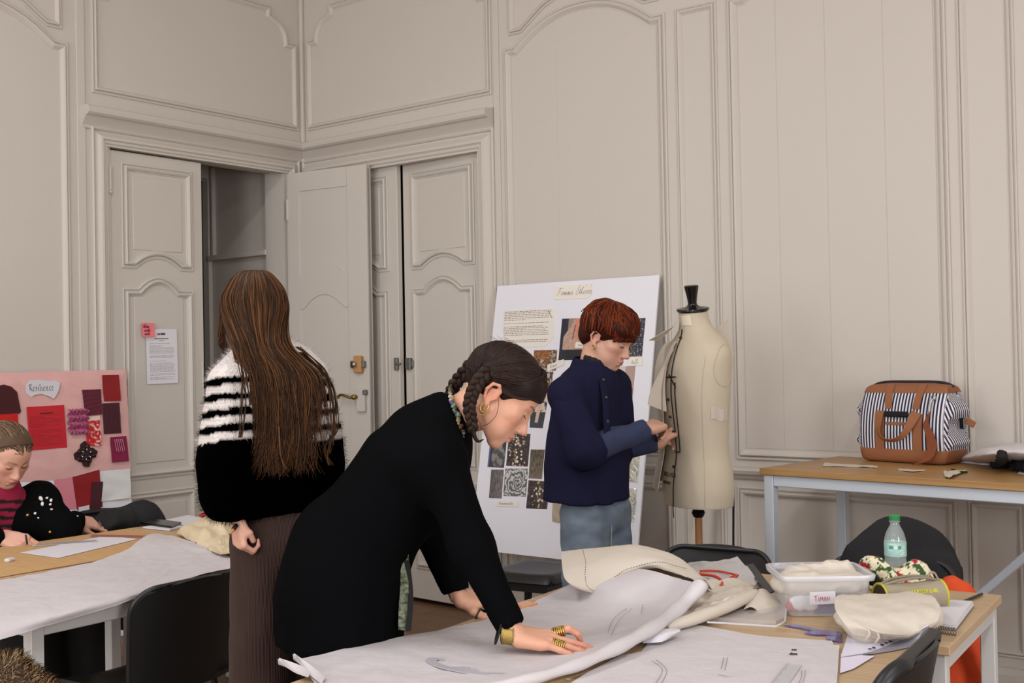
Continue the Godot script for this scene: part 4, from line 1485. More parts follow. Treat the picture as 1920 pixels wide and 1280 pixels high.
	print_on(w, "photograph", [V(0.062, 0.586), V(0.174, 0.587), V(0.173, 0.443), V(0.06, 0.443)], 0.0, print_mat("shell photo", drawn(96, 128, func(u: float, v: float):
		var c = ink(92, 104, 146)
		if u > 0.08 and v > 0.05: c = ink(58, 60, 66)
		var e = Vector2((u - 0.58) / 0.4, (v - 0.58) / 0.42).length()
		if e < 1.0: c = ink(74, 74, 76).lerp(ink(142, 138, 132), 0.5 + 0.5 * sin(14.0 * v - 5.0 * u * u + 3.0 * n1.get_noise_2d(u, v)))
		return c)), "blue framed photograph of folded grey cloth")
	print_on(w, "photograph", [V(0.185, 0.626), V(0.328, 0.629), V(0.331, 0.457), V(0.187, 0.455)], 0.0, print_mat("pearl photo", pearl_image(128, 160, 60, 3)), "photograph of gold and pearl beads")
	print_on(w, "photograph", [V(0.34, 0.547), V(0.43, 0.549), V(0.43, 0.396), V(0.343, 0.396)], 0.0, print_mat("grass photo", drawn(64, 96, func(u: float, v: float): return ink(128, 116, 98).lerp(ink(66, 56, 44), smoothstep(-0.1, 0.4, n2.get_noise_2d(u * 1.5, v * 0.25) + 0.3 - v * 0.4)))), "photograph of brown threads")
	print_on(w, "photograph", [V(0.183, 0.441), V(0.334, 0.446), V(0.337, 0.3), V(0.187, 0.295)], 0.0, print_mat("lace photo", drawn(160, 160, func(u: float, v: float):
		var d = Vector2(u - 0.55, v - 0.5)
		var an = d.angle()
		var q = n1.get_noise_2d(u * 0.6, v * 0.6)
		var s = sin(d.length() * 42.0 + an * 2.0 + q * 9.0)
		return ink(96, 96, 100).lerp(ink(206, 204, 200), smoothstep(-0.3, 0.5, s + n2.get_noise_2d(u * 2.0, v * 2.0))))), "photograph of swirling white lace")
	print_on(w, "photograph", [V(0.088, 0.43), V(0.174, 0.434), V(0.178, 0.281), V(0.092, 0.279)], 0.0, print_mat("bark photo", drawn(72, 128, func(u: float, v: float): return ink(78, 72, 72).lerp(ink(176, 172, 172), smoothstep(-0.3, 0.5, n2.get_noise_2d(u * 1.6, v * 0.22)) * (0.4 + 0.6 * u)))), "photograph of streaked grey fibres")
	print_on(w, "photograph", [V(0.345, 0.386), V(0.482, 0.386), V(0.48, 0.244), V(0.346, 0.24)], 0.0, print_mat("embroidery photo", pearl_image(128, 128, 26, 9)), "photograph of beaded embroidery")
	for q in [[V(0.568, 1.115), V(0.672, 1.113), V(0.668, 1.082), V(0.564, 1.084), "siles"], [V(0.398, 0.996), V(0.502, 1.026), V(0.506, 0.995), V(0.402, 0.962), "drase"], [V(0.897, 1.031), V(0.983, 1.03), V(0.984, 0.986), V(0.899, 0.985), "tulle"], [V(0.146, 0.266), V(0.293, 0.272), V(0.294, 0.245), V(0.147, 0.238), "transarente"]]:
		var lb = print_on(w, "paper_label", q.slice(0, 4), 0.002, cream, "small cream label with writing")
		g = Geo.new()
		var dirv: Vector2 = (q[2] - q[3]).normalized()
		var word: String = q[4]
		word = word.replace("transarente", "transuarente").replace("drase", "drase")
		handwriting(g, word, Vector3(q[3].x + dirv.x * 0.018 - dirv.y * 0.009, q[3].y + dirv.y * 0.018 + 0.009, 0.0035), 0.0125 if word.length() < 8 else 0.0105, 0.0006, Vector3(dirv.x, dirv.y, 0), Vector3(-dirv.y, dirv.x, 0))
		part("handwriting", g, M["graphite"], lb)
	var bagm = mat("clear film", Color(0.86, 0.86, 0.8, 0.35), 0.15)
	bagm.transparency = BaseMaterial3D.TRANSPARENCY_ALPHA
	for q in [[0.907, 1.008, 0.409, 0.572], [0.925, 1.006, 0.218, 0.378]]:
		g = Geo.new()
		g.sheet(grid(14, 18, func(u: float, v: float): return Vector3(lerpf(q[0], q[1], u), lerpf(q[2], q[3], v), 0.004 + 0.012 * sin(PI * u) * sin(PI * v) + 0.003 * sin(u * 9.0 + v * 14.0))), 0.001)
		var bag = part("sample_bag", g, bagm, w, "clear plastic sample bag")
		g = Geo.new()
		g.sheet(grid(12, 12, func(u: float, v: float): return Vector3(lerpf(q[0] + 0.008, q[1] - 0.008, u), lerpf(q[2] + 0.008, q[3] - 0.02, v), 0.002 + 0.005 * (1.0 + n1.get_noise_2d(u * 0.9, v * 0.9)))), 0.002)
		for k in 5:
			var loop = PackedVector3Array()
			for i in 14:
				var an = TAU * i / 14
				loop.append(Vector3(q[0] + 0.05 + 0.012 * (k % 2) + cos(an) * (0.012 + 0.003 * k), (q[2] + q[3]) * 0.5 + (k - 2) * 0.016 + sin(an) * 0.012, 0.011 + 0.002 * sin(an * 2.0)))
			g.tube(loop, 0.0026, 6, true)
		part("pale_lace", g, mat("pale lace" + str(q[0]), ink(214, 210, 194), 0.5), bag)
	swatch(w, "swatch", [V(0.512, 0.293), V(0.57, 0.293), V(0.568, 0.182), V(0.521, 0.184)], 0.0, cloth_mat("stone cloth", ink(176, 160, 138), 0.8), "beige cloth sample", 0.002, 90.0)
	g = Geo.new()
	g.sheet(grid(6, 10, func(u: float, v: float): return Vector3((u - 0.5) * 0.206, (v - 0.5) * 0.31, 0.004 + 0.003 * v * (1.0 - v) + 0.002 * (1.0 - v) * u)), 0.0006, Vector2(1, -1))
	var im = print_image(200, 290, ink(226, 222, 228), ink(120, 116, 124), 34, 17, 0.26, 0.1)
	var pic: Image = im.get_image()
	pic.fill_rect(Rect2i(72, 22, 20, 9), ink(90, 88, 96)); pic.fill_rect(Rect2i(94, 20, 30, 11), ink(70, 68, 76)); pic.fill_rect(Rect2i(52, 48, 92, 5), ink(96, 94, 100)); pic.fill_rect(Rect2i(82, 60, 32, 3), ink(130, 128, 134))
	im = ImageTexture.create_from_image(pic)
	var no = solo("notice", g, print_mat("notice print", im, 0.8), "white printed notice sheet taped on the closed door leaf", "notice", Vector3(-0.004, 1.5, 1.092), PI / 2)
	no.rotation.z = 0.01
	g = Geo.new()
	g.sheet(grid(8, 8, func(u: float, v: float): return Vector3((u - 0.5) * 0.082, (v - 0.5) * 0.078, 0.012 * (1.0 - v) * (1.0 - v) + 0.002)), 0.0006)
	var sn = thing("sticky_note", "small coral pink sticky note with purple handwriting on the notice's top corner", "sticky note", Vector3(0.006, 1.65, 1.188), PI / 2)
	part("paper", g, mat("coral note", ink(240, 128, 128), 0.8), sn)
	g = Geo.new()
	handwriting(g, "them", Vector3(-0.036, 0.012, 0.008), 0.0115, 0.0011)
	handwriting(g, "sorte", Vector3(-0.03, -0.01, 0.0098), 0.0115, 0.0011)
	handwriting(g, "note", Vector3(-0.03, -0.03, 0.0125), 0.0115, 0.0011)
	part("handwriting", g, mat("purple ink", ink(110, 24, 80)), sn)

func red_page() -> ImageTexture:
	var t = print_image(200, 220, ink(198, 26, 40), ink(92, 10, 20), 22, 8, 0.22, 0.05)
	var im: Image = t.get_image()
	im.fill_rect(Rect2i(66, 34, 70, 7), ink(84, 8, 18))
	return ImageTexture.create_from_image(im)

func pearl_image(w: int, h: int, n: int, seed_: int) -> ImageTexture:
	var r = RandomNumberGenerator.new()
	r.seed = seed_
	var im = Image.create(w, h, false, Image.FORMAT_RGB8)
	var f = FastNoiseLite.new()
	f.seed = seed_
	f.frequency = 0.05
	for y in h:
		for x in w:
			im.set_pixel(x, y, ink(84, 70, 70).lerp(ink(44, 36, 38), 0.5 + f.get_noise_2d(x, y)))
	for k in n:
		var c = Vector2(w * (0.5 + r.randfn(0, 0.2)), h * r.randf())
		var rad = r.randf_range(2.0, 6.5)
		var col: Color = [ink(206, 190, 160), ink(176, 142, 92), ink(222, 214, 204)][r.randi() % 3]
		for y in range(int(c.y - rad), int(c.y + rad) + 1):
			for x in range(int(c.x - rad), int(c.x + rad) + 1):
				if x < 0 or y < 0 or x >= w or y >= h: continue
				var d = (Vector2(x, y) - c) / rad
				if d.length() > 1.0: continue
				im.set_pixel(x, y, col.lerp(ink(250, 246, 236), 0.75 * maxf(0.0, 1.0 - (d - Vector2(-0.3, -0.35)).length() * 2.2)))
	return ImageTexture.create_from_image(im)

# ------------------------------------------------------------------ dressmaking bust
# half width, half depth and forward shift of the bust at a height above its lower edge
const BUST := [[0.0, 0.168, 0.118, 0.0], [0.06, 0.175, 0.121, 0.0], [0.13, 0.172, 0.116, 0.0], [0.21, 0.16, 0.106, 0.0], [0.3, 0.163, 0.108, 0.004], [0.4, 0.175, 0.116, 0.008], [0.48, 0.182, 0.12, 0.008], [0.56, 0.187, 0.116, 0.002], [0.61, 0.184, 0.108, -0.006], [0.645, 0.165, 0.098, -0.012], [0.675, 0.128, 0.086, -0.016], [0.7, 0.092, 0.075, -0.014], [0.722, 0.07, 0.066, -0.008], [0.75, 0.06, 0.06, 0.0], [0.79, 0.057, 0.058, 0.006]]

func bust_at(y: float, a: float, out := 0.0) -> Vector3:
	var k = 0
	while k < BUST.size() - 2 and BUST[k + 1][0] < y: k += 1
	var p: Array = BUST[k]
	var q: Array = BUST[k + 1]
	var p0: Array = BUST[maxi(k - 1, 0)]
	var q1: Array = BUST[mini(k + 2, BUST.size() - 1)]
	var t = clampf((y - p[0]) / (q[0] - p[0]), 0.0, 1.0)
	var r = [0.0, 0.0, 0.0]
	for i in 3: r[i] = cubic_interpolate(p[i + 1], q[i + 1], p0[i + 1], q1[i + 1], t)
	var c = cos(a)
	var s = sin(a)
	var e = 0.9
	return Vector3(signf(s) * pow(abs(s), e) * (r[0] + out), y, signf(c) * pow(abs(c), e) * (r[1] + out) + r[2])

func build_mannequin():
	var o = thing("dress_form", "cream canvas dressmaking bust with black neck knob, on wooden pole beside the man", "dress form", Vector3(3.306, 0, 0.869), -0.47)
	var y0 = 0.842
	var P = []
	for j in 61:
		var row = PackedVector3Array()
		for i in 64:
			row.append(bust_at(0.79 * j / 60.0, -TAU * i / 64) + Vector3(0, y0, 0))
		P.append(row)
	var low = PackedVector3Array()
	var low2 = PackedVector3Array()
	for i in 64:
		low.append(bust_at(0.0, -TAU * i / 64) * Vector3(0.985, 1, 0.985) + Vector3(0, y0 - 0.004, 0))
		low2.append(Vector3(0, y0 - 0.004, 0))
	P.push_front(low)
	P.push_front(low.duplicate())
	P.push_front(low2)
	var g = Geo.new()
	g.surf(P, true, false, false)
	part("torso", g, M["bust canvas"], o)
	for s in [-1, 1]:
		g = Geo.new()
		var arm = PackedVector3Array()
		for i in 40: arm.append(bust_at(0.565 + 0.083 * sin(TAU * i / 40), s * (1.72 + 0.42 * cos(TAU * i / 40)), 0.0008) + Vector3(0, y0, 0))
		g.tube(arm, 0.0016, 5, true)
		part("armhole_seam", g, M["bust canvas"], o)
	g = Geo.new()
	for a in [1.0, 2.1, PI, -1.0, -2.1]:
		var pts = PackedVector3Array()
		for j in 30: pts.append(bust_at(0.005 + 0.6 * j / 29.0, a, 0.0006) + Vector3(0, y0, 0))
		g.tube(pts, 0.0014, 4)
	part("seam", g, M["bust canvas"], o)
	g = Geo.new()
	g.lathe([Vector2(0, -0.004), Vector2(0.062, -0.004), Vector2(0.068, 0.004), Vector2(0.066, 0.01), Vector2(0.03, 0.016), Vector2(0.02, 0.024), Vector2(0.018, 0.032), Vector2(0.022, 0.06), Vector2(0.028, 0.088), Vector2(0.03, 0.1), Vector2(0.026, 0.104), Vector2(0, 0.105)], 14, Vector3(0, y0 + 0.79, 0.006), Basis(Vector3.RIGHT, 0.12) * Basis(Vector3.BACK, -0.1))
	part("neck_knob", g, M["black gloss"], o, "glossy black turned neck knob")
	g = Geo.new()
	var pts = PackedVector3Array()
	for j in 40: pts.append(bust_at(0.715 - 0.69 * j / 39.0, 0.02 + 0.06 * sin(j * 0.08), 0.004) + Vector3(0, y0, 0))
	pts.append(pts[39] + Vector3(0, -0.03, 0.002)); pts.append(pts[39] + Vector3(0.006, -0.07, 0.004))
	g.tube(pts, 0.0032, 6, false, 0.4, Vector3(0, 0, 1))
	part("black_tape", g, M["black matt"], o, "black tape down the centre front")
	g = Geo.new()
	pts = PackedVector3Array()
	for j in 24: pts.append(bust_at(0.5 - 0.28 * j / 23.0, 0.2, 0.004) + Vector3(0, y0, 0))
	pts.append(bust_at(0.218, 0.04, 0.005) + Vector3(0, y0, 0))
	g.tube(pts, 0.0026, 6)
	pts = PackedVector3Array()
	for j in 6: pts.append(bust_at(0.53 - 0.01 * j, 0.0 + 0.045 * j, 0.005) + Vector3(0, y0, 0))
	g.tube(pts, 0.0028, 6)
	pts = PackedVector3Array([bust_at(0.52, -0.05, 0.008) + Vector3(0, y0, 0), bust_at(0.522, 0.22, 0.008) + Vector3(0, y0, 0)])
	g.tube(pts, 0.003, 6)
	part("black_tape", g, M["black matt"], o)
	g = Geo.new()
	for q in [[0.68, 0.06], [0.43, 0.0], [0.3, 0.02], [0.16, 0.03], [0.36, 0.0]]:
		g.ball(bust_at(q[0], q[1], 0.008) + Vector3(0, y0, 0), Vector3(0.006, 0.006, 0.006), 8, 6)
	g.ball(bust_at(0.36, PI - 0.05, 0.02) + Vector3(0, y0, 0), Vector3(0.006, 0.006, 0.006), 8, 6)
	part("pin_head", g, M["black gloss"], o)
	g = Geo.new()
	g.tube(spline([bust_at(0.06, PI * 0.86, 0.006) + Vector3(0, y0, 0), bust_at(0.0, PI * 0.86, 0.008) + Vector3(0, y0 - 0.02, 0), bust_at(0.0, PI * 0.86, 0.004) + Vector3(0, y0 - 0.2, 0), bust_at(0.0, PI * 0.86, 0.0) + Vector3(0.004, y0 - 0.34, 0)], 8), 0.005, 6, false, 0.4, Vector3(0.5, 0, 0.8))
	part("black_tape", g, M["black matt"], o, "black tape hanging below the back")
	g = Geo.new()
	g.sheet(grid(12, 4, func(u: float, v: float): return bust_at(0.352 + 0.048 * v - 0.008 * u + 0.004 * sin(u * 9.0), 1.28 + 0.62 * u, 0.003 + 0.002 * sin(u * 12.0)) + Vector3(0, y0, 0)), 0.001)
	part("patch", g, M["muslin"], o, "pale cloth strip pinned on the flank")
	g = Geo.new()
	g.sheet(grid(8, 3, func(u: float, v: float): return bust_at(0.728 + 0.04 * v, 0.02 + 0.75 * u, 0.002) + Vector3(0, y0, 0)), 0.001)
	part("neck_card", g, mat("neck card", ink(226, 214, 190), 0.7), o)
	g = Geo.new()
	var row_y = 0.125
	for row in [[0.017, "ATELIER"], [0.012, "COUTURE"]]:
		var aa = -0.42
		for ch: String in row[1]:
			var tm = TextMesh.new()
			tm.text = ch
			tm.font_size = 48
			tm.pixel_size = row[0] / 34.0
			tm.depth = 0.002
			var src = tm.get_mesh_arrays()
			var pos = bust_at(row_y, aa, 0.002) + Vector3(0, y0, 0)
			var tang = (bust_at(row_y, aa + 0.05, 0.002) - bust_at(row_y, aa - 0.05, 0.002)).normalized()
			var bs = Basis(tang, Vector3.UP, tang.cross(Vector3.UP))
			var s0 = g.v.size()
			for i in src[Mesh.ARRAY_VERTEX].size(): g.vert(pos + bs * src[Mesh.ARRAY_VERTEX][i], bs * src[Mesh.ARRAY_NORMAL][i])
			for i in src[Mesh.ARRAY_INDEX]: g.idx.append(s0 + i)
			aa += row[0] * 5.2 * 0.9
		row_y -= 0.034
	part("print", g, mat("faded ink", ink(96, 84, 74)), o)
	var mus: Material = M["muslin"]
	g = Geo.new()
	g.sheet(grid(40, 30, func(u: float, v: float):
		var a = lerpf(0.0, -PI - 0.12, u)
		var y = lerpf(0.06 + 0.05 * u, 0.665, v)
		var off: float = 0.012 + 0.03 * pow(1.0 - v, 2.0) * (0.4 + 0.6 * abs(cos(u * PI))) + 0.004 * sin(u * 17.0 + v * 3.0)
		if u < 0.08: off += (0.08 - u) * 0.35 * (1.0 - v)
		return bust_at(y, a, off) + Vector3(0, y0, 0)), 0.0015)
	var toile = part("half_jacket_toile", g, mus, o, "cream cotton half jacket pinned on the bust")
	g = Geo.new()
	g.sheet(grid(8, 16, func(u: float, v: float):
		var inner = bust_at(0.4 + 0.25 * v, -0.05, 0.012) + Vector3(0, y0, 0)
		var reach = 0.105 * pow(1.0 - abs(v - 0.12) * 1.05, 1.0) * u
		if v < 0.12: reach *= v / 0.12
		return inner + Vector3(-0.055, 0.0, 0.9).normalized() * maxf(reach, 0.0) * (0.75) + Vector3(-0.01 * sin(v * 5.0) * u, -0.02 * u, 0)), 0.0018)
	part("lapel", g, mus, toile)
	g = Geo.new()
	g.sheet(grid(10, 8, func(u: float, v: float):
		var a = bust_at(0.74 - 0.04 * u, -0.1 - 0.5 * v, 0.01 + 0.01 * u)
		return a + Vector3(-0.01 * u, y0 - 0.03 * u, 0.125 * u * (1.0 - 0.55 * v))), 0.0018)
	part("collar", g, mus, toile)
	g = Geo.new()
	g.sheet(grid(10, 8, func(u: float, v: float):
		var a = bust_at(0.70 - 0.1 * v, PI + 0.35 - 0.9 * v * 0.4, 0.014)
		return a + Vector3(0.012 * u, y0 + 0.055 * u * (1.0 - v), -0.09 * u * (1.0 - 0.4 * v))), 0.0018)
	part("collar", g, mus, toile)
	g = Geo.new()
	g.lathe([Vector2(0.016, -0.055), Vector2(0.022, -0.05), Vector2(0.028, -0.035), Vector2(0.022, -0.022), Vector2(0.026, -0.012), Vector2(0.026, -0.003)], 20, Vector3(0, y0, 0))
	part("collar_ring", g, M["black gloss"], o)
	g = Geo.new()
	g.lathe([Vector2(0, 0.05), Vector2(0.015, 0.05), Vector2(0.015, 0.8), Vector2(0, 0.8)], 18)
	part("pole", g, mat("pole wood", ink(176, 124, 82), 0.5), o, "turned wooden pole")
	for k in 3:
		g = Geo.new()
		var an = TAU * k / 3 + 0.5
		g.tube(spline([Vector3(0, 0.16, 0), Vector3(cos(an) * 0.12, 0.1, sin(an) * 0.12), Vector3(cos(an) * 0.24, 0.015, sin(an) * 0.24)], 6), 0.012, 8)
		part("foot", g, M["black gloss"], o)
	g = Geo.new()
	g.bar(Vector3(0, 0.005, 0), Vector3(0.1, 1.0, -0.17), 0.04, 0.008, 0.001, Vector3.BACK)
	solo("wooden_lath", g, mat("pale lath", ink(186, 182, 158), 0.7), "pale flat lath leaning on the wall behind the bust", "lath", Vector3(2.84, 0, 0.26))
# ------------------------------------------------------------------ people: heads, hands, hair
func lin(r: int, g: int, b: int) -> Color:
	return ink(r, g, b).srgb_to_linear()

func put(g: Geo, other: Geo, xf := Transform3D()):
	var s = g.v.size()
	for i in other.v.size():
		g.v.append(xf * other.v[i])
		g.n.append((xf.basis * other.n[i]).normalized())
	g.uv.append_array(other.uv)
	g.c.append_array(other.c)
	for i in other.idx: g.idx.append(s + i)

# head axes: x to the person's left, y up, z forward
func head_frame(at: Vector3, up: Vector3, fw: Vector3, k := 1.0) -> Transform3D:
	up = (up - fw * up.dot(fw)).normalized()
	return Transform3D(Basis(up.cross(fw) * k, up * k, fw * k), at)

# origin midway between the ears; face towards +z; chin 0.1 below, crown 0.125 above
func head_blob(male: float, neck: Vector3, neck_r := 0.05) -> Blob:
	var b = Blob.new()
	b.ell(Vector3(0, 0.045, -0.008), Vector3(0.076, 0.081, 0.098))
	b.ell(Vector3(0, 0.045, 0.032), Vector3(0.064, 0.06, 0.06), Basis(), 0.03)
	b.ell(Vector3(0, -0.02, 0.044), Vector3(0.058, 0.066, 0.047), Basis(), 0.03)
	for s in [-1.0, 1.0]:
		b.cap(Vector3(s * 0.053, -0.035, 0.004), Vector3(s * (0.02 + 0.006 * male), -0.088, 0.066), 0.019, 0.0135 + 0.002 * male, 0.03)
		b.ell(Vector3(s * 0.044, -0.008, 0.06), Vector3(0.023, 0.019, 0.02), Basis(), 0.026)
		b.ell(Vector3(s * 0.034, -0.05, 0.06), Vector3(0.022, 0.024, 0.02), Basis(), 0.026)
	b.ell(Vector3(0, -0.09, 0.076), Vector3(0.019, 0.014, 0.015), Basis(), 0.022)
	b.ell(Vector3(0, -0.058, 0.078), Vector3(0.028, 0.026, 0.02), Basis(), 0.02)
	for s in [-1.0, 1.0]:
		b.cap(Vector3(s * 0.011, 0.03, 0.0895), Vector3(s * 0.044, 0.033, 0.074), 0.006 + 0.0015 * male, 0.006, 0.014)
	for s in [-1.0, 1.0]:
		var cut = b.ell(Vector3(s * 0.032, 0.011, 0.101), Vector3(0.0185, 0.0125, 0.0155), Basis(), 0.014)
		cut.cut = true
	for s in [-1.0, 1.0]:
		b.ell(Vector3(s * 0.0315, 0.011, 0.0785), Vector3(0.0145, 0.0122, 0.0125), Basis(), 0.005)
	b.cap(Vector3(0, 0.016, 0.0905), Vector3(0, -0.025, 0.1115), 0.0068, 0.0095, 0.012)
	b.ell(Vector3(0, -0.0265, 0.1125), Vector3(0.0095, 0.008, 0.0082), Basis(), 0.008)
	for s in [-1.0, 1.0]:
		b.ell(Vector3(s * 0.0115, -0.031, 0.1015), Vector3(0.0072, 0.0066, 0.0092), Basis(), 0.006)
	for s in [-1.0, 1.0]:
		var nn = b.ell(Vector3(s * 0.0068, -0.0385, 0.1035), Vector3(0.0026, 0.0026, 0.0045), Basis(), 0.003)
		nn.cut = true
	b.cap(Vector3(0, 0.0, 0.088), Vector3(0, -0.027, 0.099), 0.009, 0.0115, 0.008)
	for s in [-1.0, 1.0]:
		b.cap(Vector3(s * 0.0205, -0.0585, 0.0875), Vector3(s * 0.003, -0.0535, 0.1005), 0.0035, 0.0058, 0.006)
	b.cap(Vector3(-0.0115, -0.0655, 0.0958), Vector3(0.0115, -0.0655, 0.0958), 0.0066, 0.0066, 0.007)
	var slit = b.cap(Vector3(-0.021, -0.0595, 0.094), Vector3(0.021, -0.0595, 0.094), 0.0014, 0.0014, 0.004)
	slit.cut = true
	slit = b.cap(Vector3(-0.012, -0.0592, 0.106), Vector3(0.012, -0.0592, 0.106), 0.0022, 0.0022, 0.004)
	slit.cut = true
	var dip = b.ell(Vector3(0, -0.0775, 0.0985), Vector3(0.015, 0.0055, 0.008), Basis(), 0.01)
	dip.cut = true
	for s in [-1.0, 1.0]:
		b.ell(Vector3(s * 0.0765, 0.002, -0.012), Vector3(0.005, 0.027, 0.017), Basis(Vector3.UP, s * 0.35), 0.006)
		var pts = [Vector3(0.0765, -0.004, 0.004), Vector3(0.081, 0.017, 0.003), Vector3(0.085, 0.029, -0.009), Vector3(0.0885, 0.023, -0.024), Vector3(0.0875, 0.004, -0.029), Vector3(0.083, -0.015, -0.021), Vector3(0.079, -0.026, -0.008)]
		for i in 6: b.cap(pts[i] * Vector3(s, 1, 1), pts[i + 1] * Vector3(s, 1, 1), 0.0042, 0.0042, 0.003)
		b.ell(Vector3(s * 0.078, -0.027, -0.004), Vector3(0.0048, 0.008, 0.0075), Basis(), 0.004)
		var con = b.ell(Vector3(s * 0.0865, 0.001, -0.0085), Vector3(0.0075, 0.013, 0.0085), Basis(), 0.004)
		con.cut = true
		b.ell(Vector3(s * 0.0775, -0.002, 0.004), Vector3(0.004, 0.0055, 0.004), Basis(), 0.003)
	b.cap(Vector3(0, -0.04, -0.026), neck, neck_r, neck_r * 1.08, 0.03)
	return b

func skin_tint(base: Color, lip: Color, blush: Color, brow: Color, brow_y := 0.0) -> Callable:
	return func(p: Vector3, n: Vector3) -> Color:
		var c = base
		var x: float = abs(p.x)
		c = c.lerp(blush, 0.55 * exp(-((Vector3(x, p.y, p.z) - Vector3(0.043, -0.022, 0.075)) / 0.022).length_squared()))
		c = c.lerp(blush, 0.5 * exp(-((p - Vector3(0, -0.03, 0.115)) / 0.012).length_squared()))
		if x > 0.074: c = c.lerp(blush, 0.5)
		var lx: float = x / 0.022
		var mid = -0.0595
		var hi: float = mid + 0.0085 * (1.0 - lx * lx)
		var lo: float = mid - 0.011 * (1.0 - lx * lx)
		if lx < 1.0 and p.z > 0.08: c = c.lerp(lip, smoothstep(lo - 0.002, lo + 0.001, p.y) * (1.0 - smoothstep(hi - 0.001, hi + 0.002, p.y)))
		var t: float = (x - 0.012) / 0.036
		if t > -0.1 and t < 1.1 and p.z > 0.06:
			var by: float = 0.0325 + brow_y + 0.0055 * sin(clampf(t, 0, 1) * 2.2) - 0.001
			var th: float = 0.0045 * (1.0 - 0.55 * t)
			c = c.lerp(brow, 0.85 * (1.0 - smoothstep(th * 0.5, th * 1.2, abs(p.y - by))) * smoothstep(-0.1, 0.08, t) * (1.0 - smoothstep(0.9, 1.1, t)))
		return c

# lash lines of lowered lids, with a few lashes
func lashes(g: Geo, thick := 0.0011, open := 0.0):
	for s in [-1.0, 1.0]:
		var pts = PackedVector3Array()
		for i in 11:
			var t = i / 10.0 * 2.0 - 1.0
			var x = t * 0.0132
			var y = -0.0048 + 0.0035 * t * t + open
			var q = 1.0 - pow(x / 0.0145, 2.0) - pow(y / 0.0122, 2.0)
			var z = 0.0125 * sqrt(maxf(q, 0.02)) + 0.0004
			pts.append(Vector3(s * 0.0315 + x, 0.011 + y, 0.0785 + z))
		g.tube(pts, thick, 5)
		for i in range(1, 11):
			var a = pts[i]
			g.tube(PackedVector3Array([a, a + Vector3((a.x - s * 0.0315) * 0.25, -0.0022, 0.0042), a + Vector3((a.x - s * 0.0315) * 0.35, -0.0026, 0.0072)]), PackedFloat32Array([0.0005, 0.0004, 0.0001]), 3, false, 1.0, Vector3.ZERO, false)

# right or left hand, wrist at the origin, fingers along +z, back of the hand +y, thumb on the side of s
# curl: for each finger (index first) the bends of its three joints; lift: raise of the whole finger
func hand_blob(s: float, curl: Array, thumb: Array, spread := 0.1, k := 1.0, arm := Vector3(0, 0, -0.07)) -> Blob:
	var b = Blob.new()
	b.slabcap(arm * k, Vector3(0, 0, 0.005), 0.03 * k, 0.0265 * k, Vector3(0, -arm.z, arm.y), 0.78, 0.02)
	var kx = [0.029, 0.0095, -0.0105, -0.029]
	var kz = [0.086, 0.09, 0.085, 0.076]
	var ln = [[0.042, 0.026, 0.021], [0.046, 0.029, 0.022], [0.042, 0.027, 0.022], [0.033, 0.021, 0.019]]
	for f in 4:
		b.slabcap(Vector3(s * kx[f] * 0.55, 0, 0.006) * k, Vector3(s * kx[f], 0.002, kz[f] - 0.006) * k, 0.0165 * k, 0.012 * k, Vector3.UP, 0.85, 0.012)
	b.slabcap(Vector3(s * -0.018, -0.006, 0.015) * k, Vector3(s * -0.026, -0.004, 0.06) * k, 0.014 * k, 0.012 * k, Vector3.UP, 0.9, 0.015)
	b.slabcap(Vector3(s * 0.014, -0.006, 0.012) * k, Vector3(s * 0.03, -0.008, 0.045) * k, 0.016 * k, 0.012 * k, Vector3.UP, 0.95, 0.015)
	for f in 4:
		var p = Vector3(s * kx[f], 0.001, kz[f]) * k
		var yaw: float = s * (1.5 - f) * spread
		var ang = 0.0
		var rads = [0.0098, 0.0088, 0.0079, 0.0066]
		var fk: float = [0.97, 1.0, 0.96, 0.86][f] * k
		for j in 3:
			ang += curl[f][j]
			var d = Basis(Vector3.UP, yaw) * Vector3(0, -sin(ang), cos(ang))
			var q: Vector3 = p + d * ln[f][j] * k
			b.cap(p, q, rads[j] * fk, rads[j + 1] * fk, 0.004 if j > 0 else 0.009)
			p = q
	for j in thumb.size() - 1:
		var r0: float = [0.0145, 0.0118, 0.0105, 0.0085][j]
		var r1: float = [0.0118, 0.0105, 0.0085, 0.007][j]
		b.cap(thumb[j] * Vector3(s, 1, 1) * k, thumb[j + 1] * Vector3(s, 1, 1) * k, r0 * k, r1 * k, 0.008 if j == 0 else 0.004)
	return b

func hand_tint(base: Color, blush: Color) -> Callable:
	return func(p: Vector3, n: Vector3) -> Color:
		return base.lerp(blush, 0.5 * smoothstep(0.09, 0.16, p.z) + 0.15 * smoothstep(0.07, 0.085, p.z) * (1.0 - smoothstep(0.085, 0.1, p.z)))

# frame for a hand: fingers along f, back of the hand towards up
func hand_frame(wrist: Vector3, f: Vector3, up: Vector3) -> Transform3D:
	f = f.normalized()
	up = (up - f * up.dot(f)).normalized()
	return Transform3D(Basis(up.cross(f), up, f), wrist)

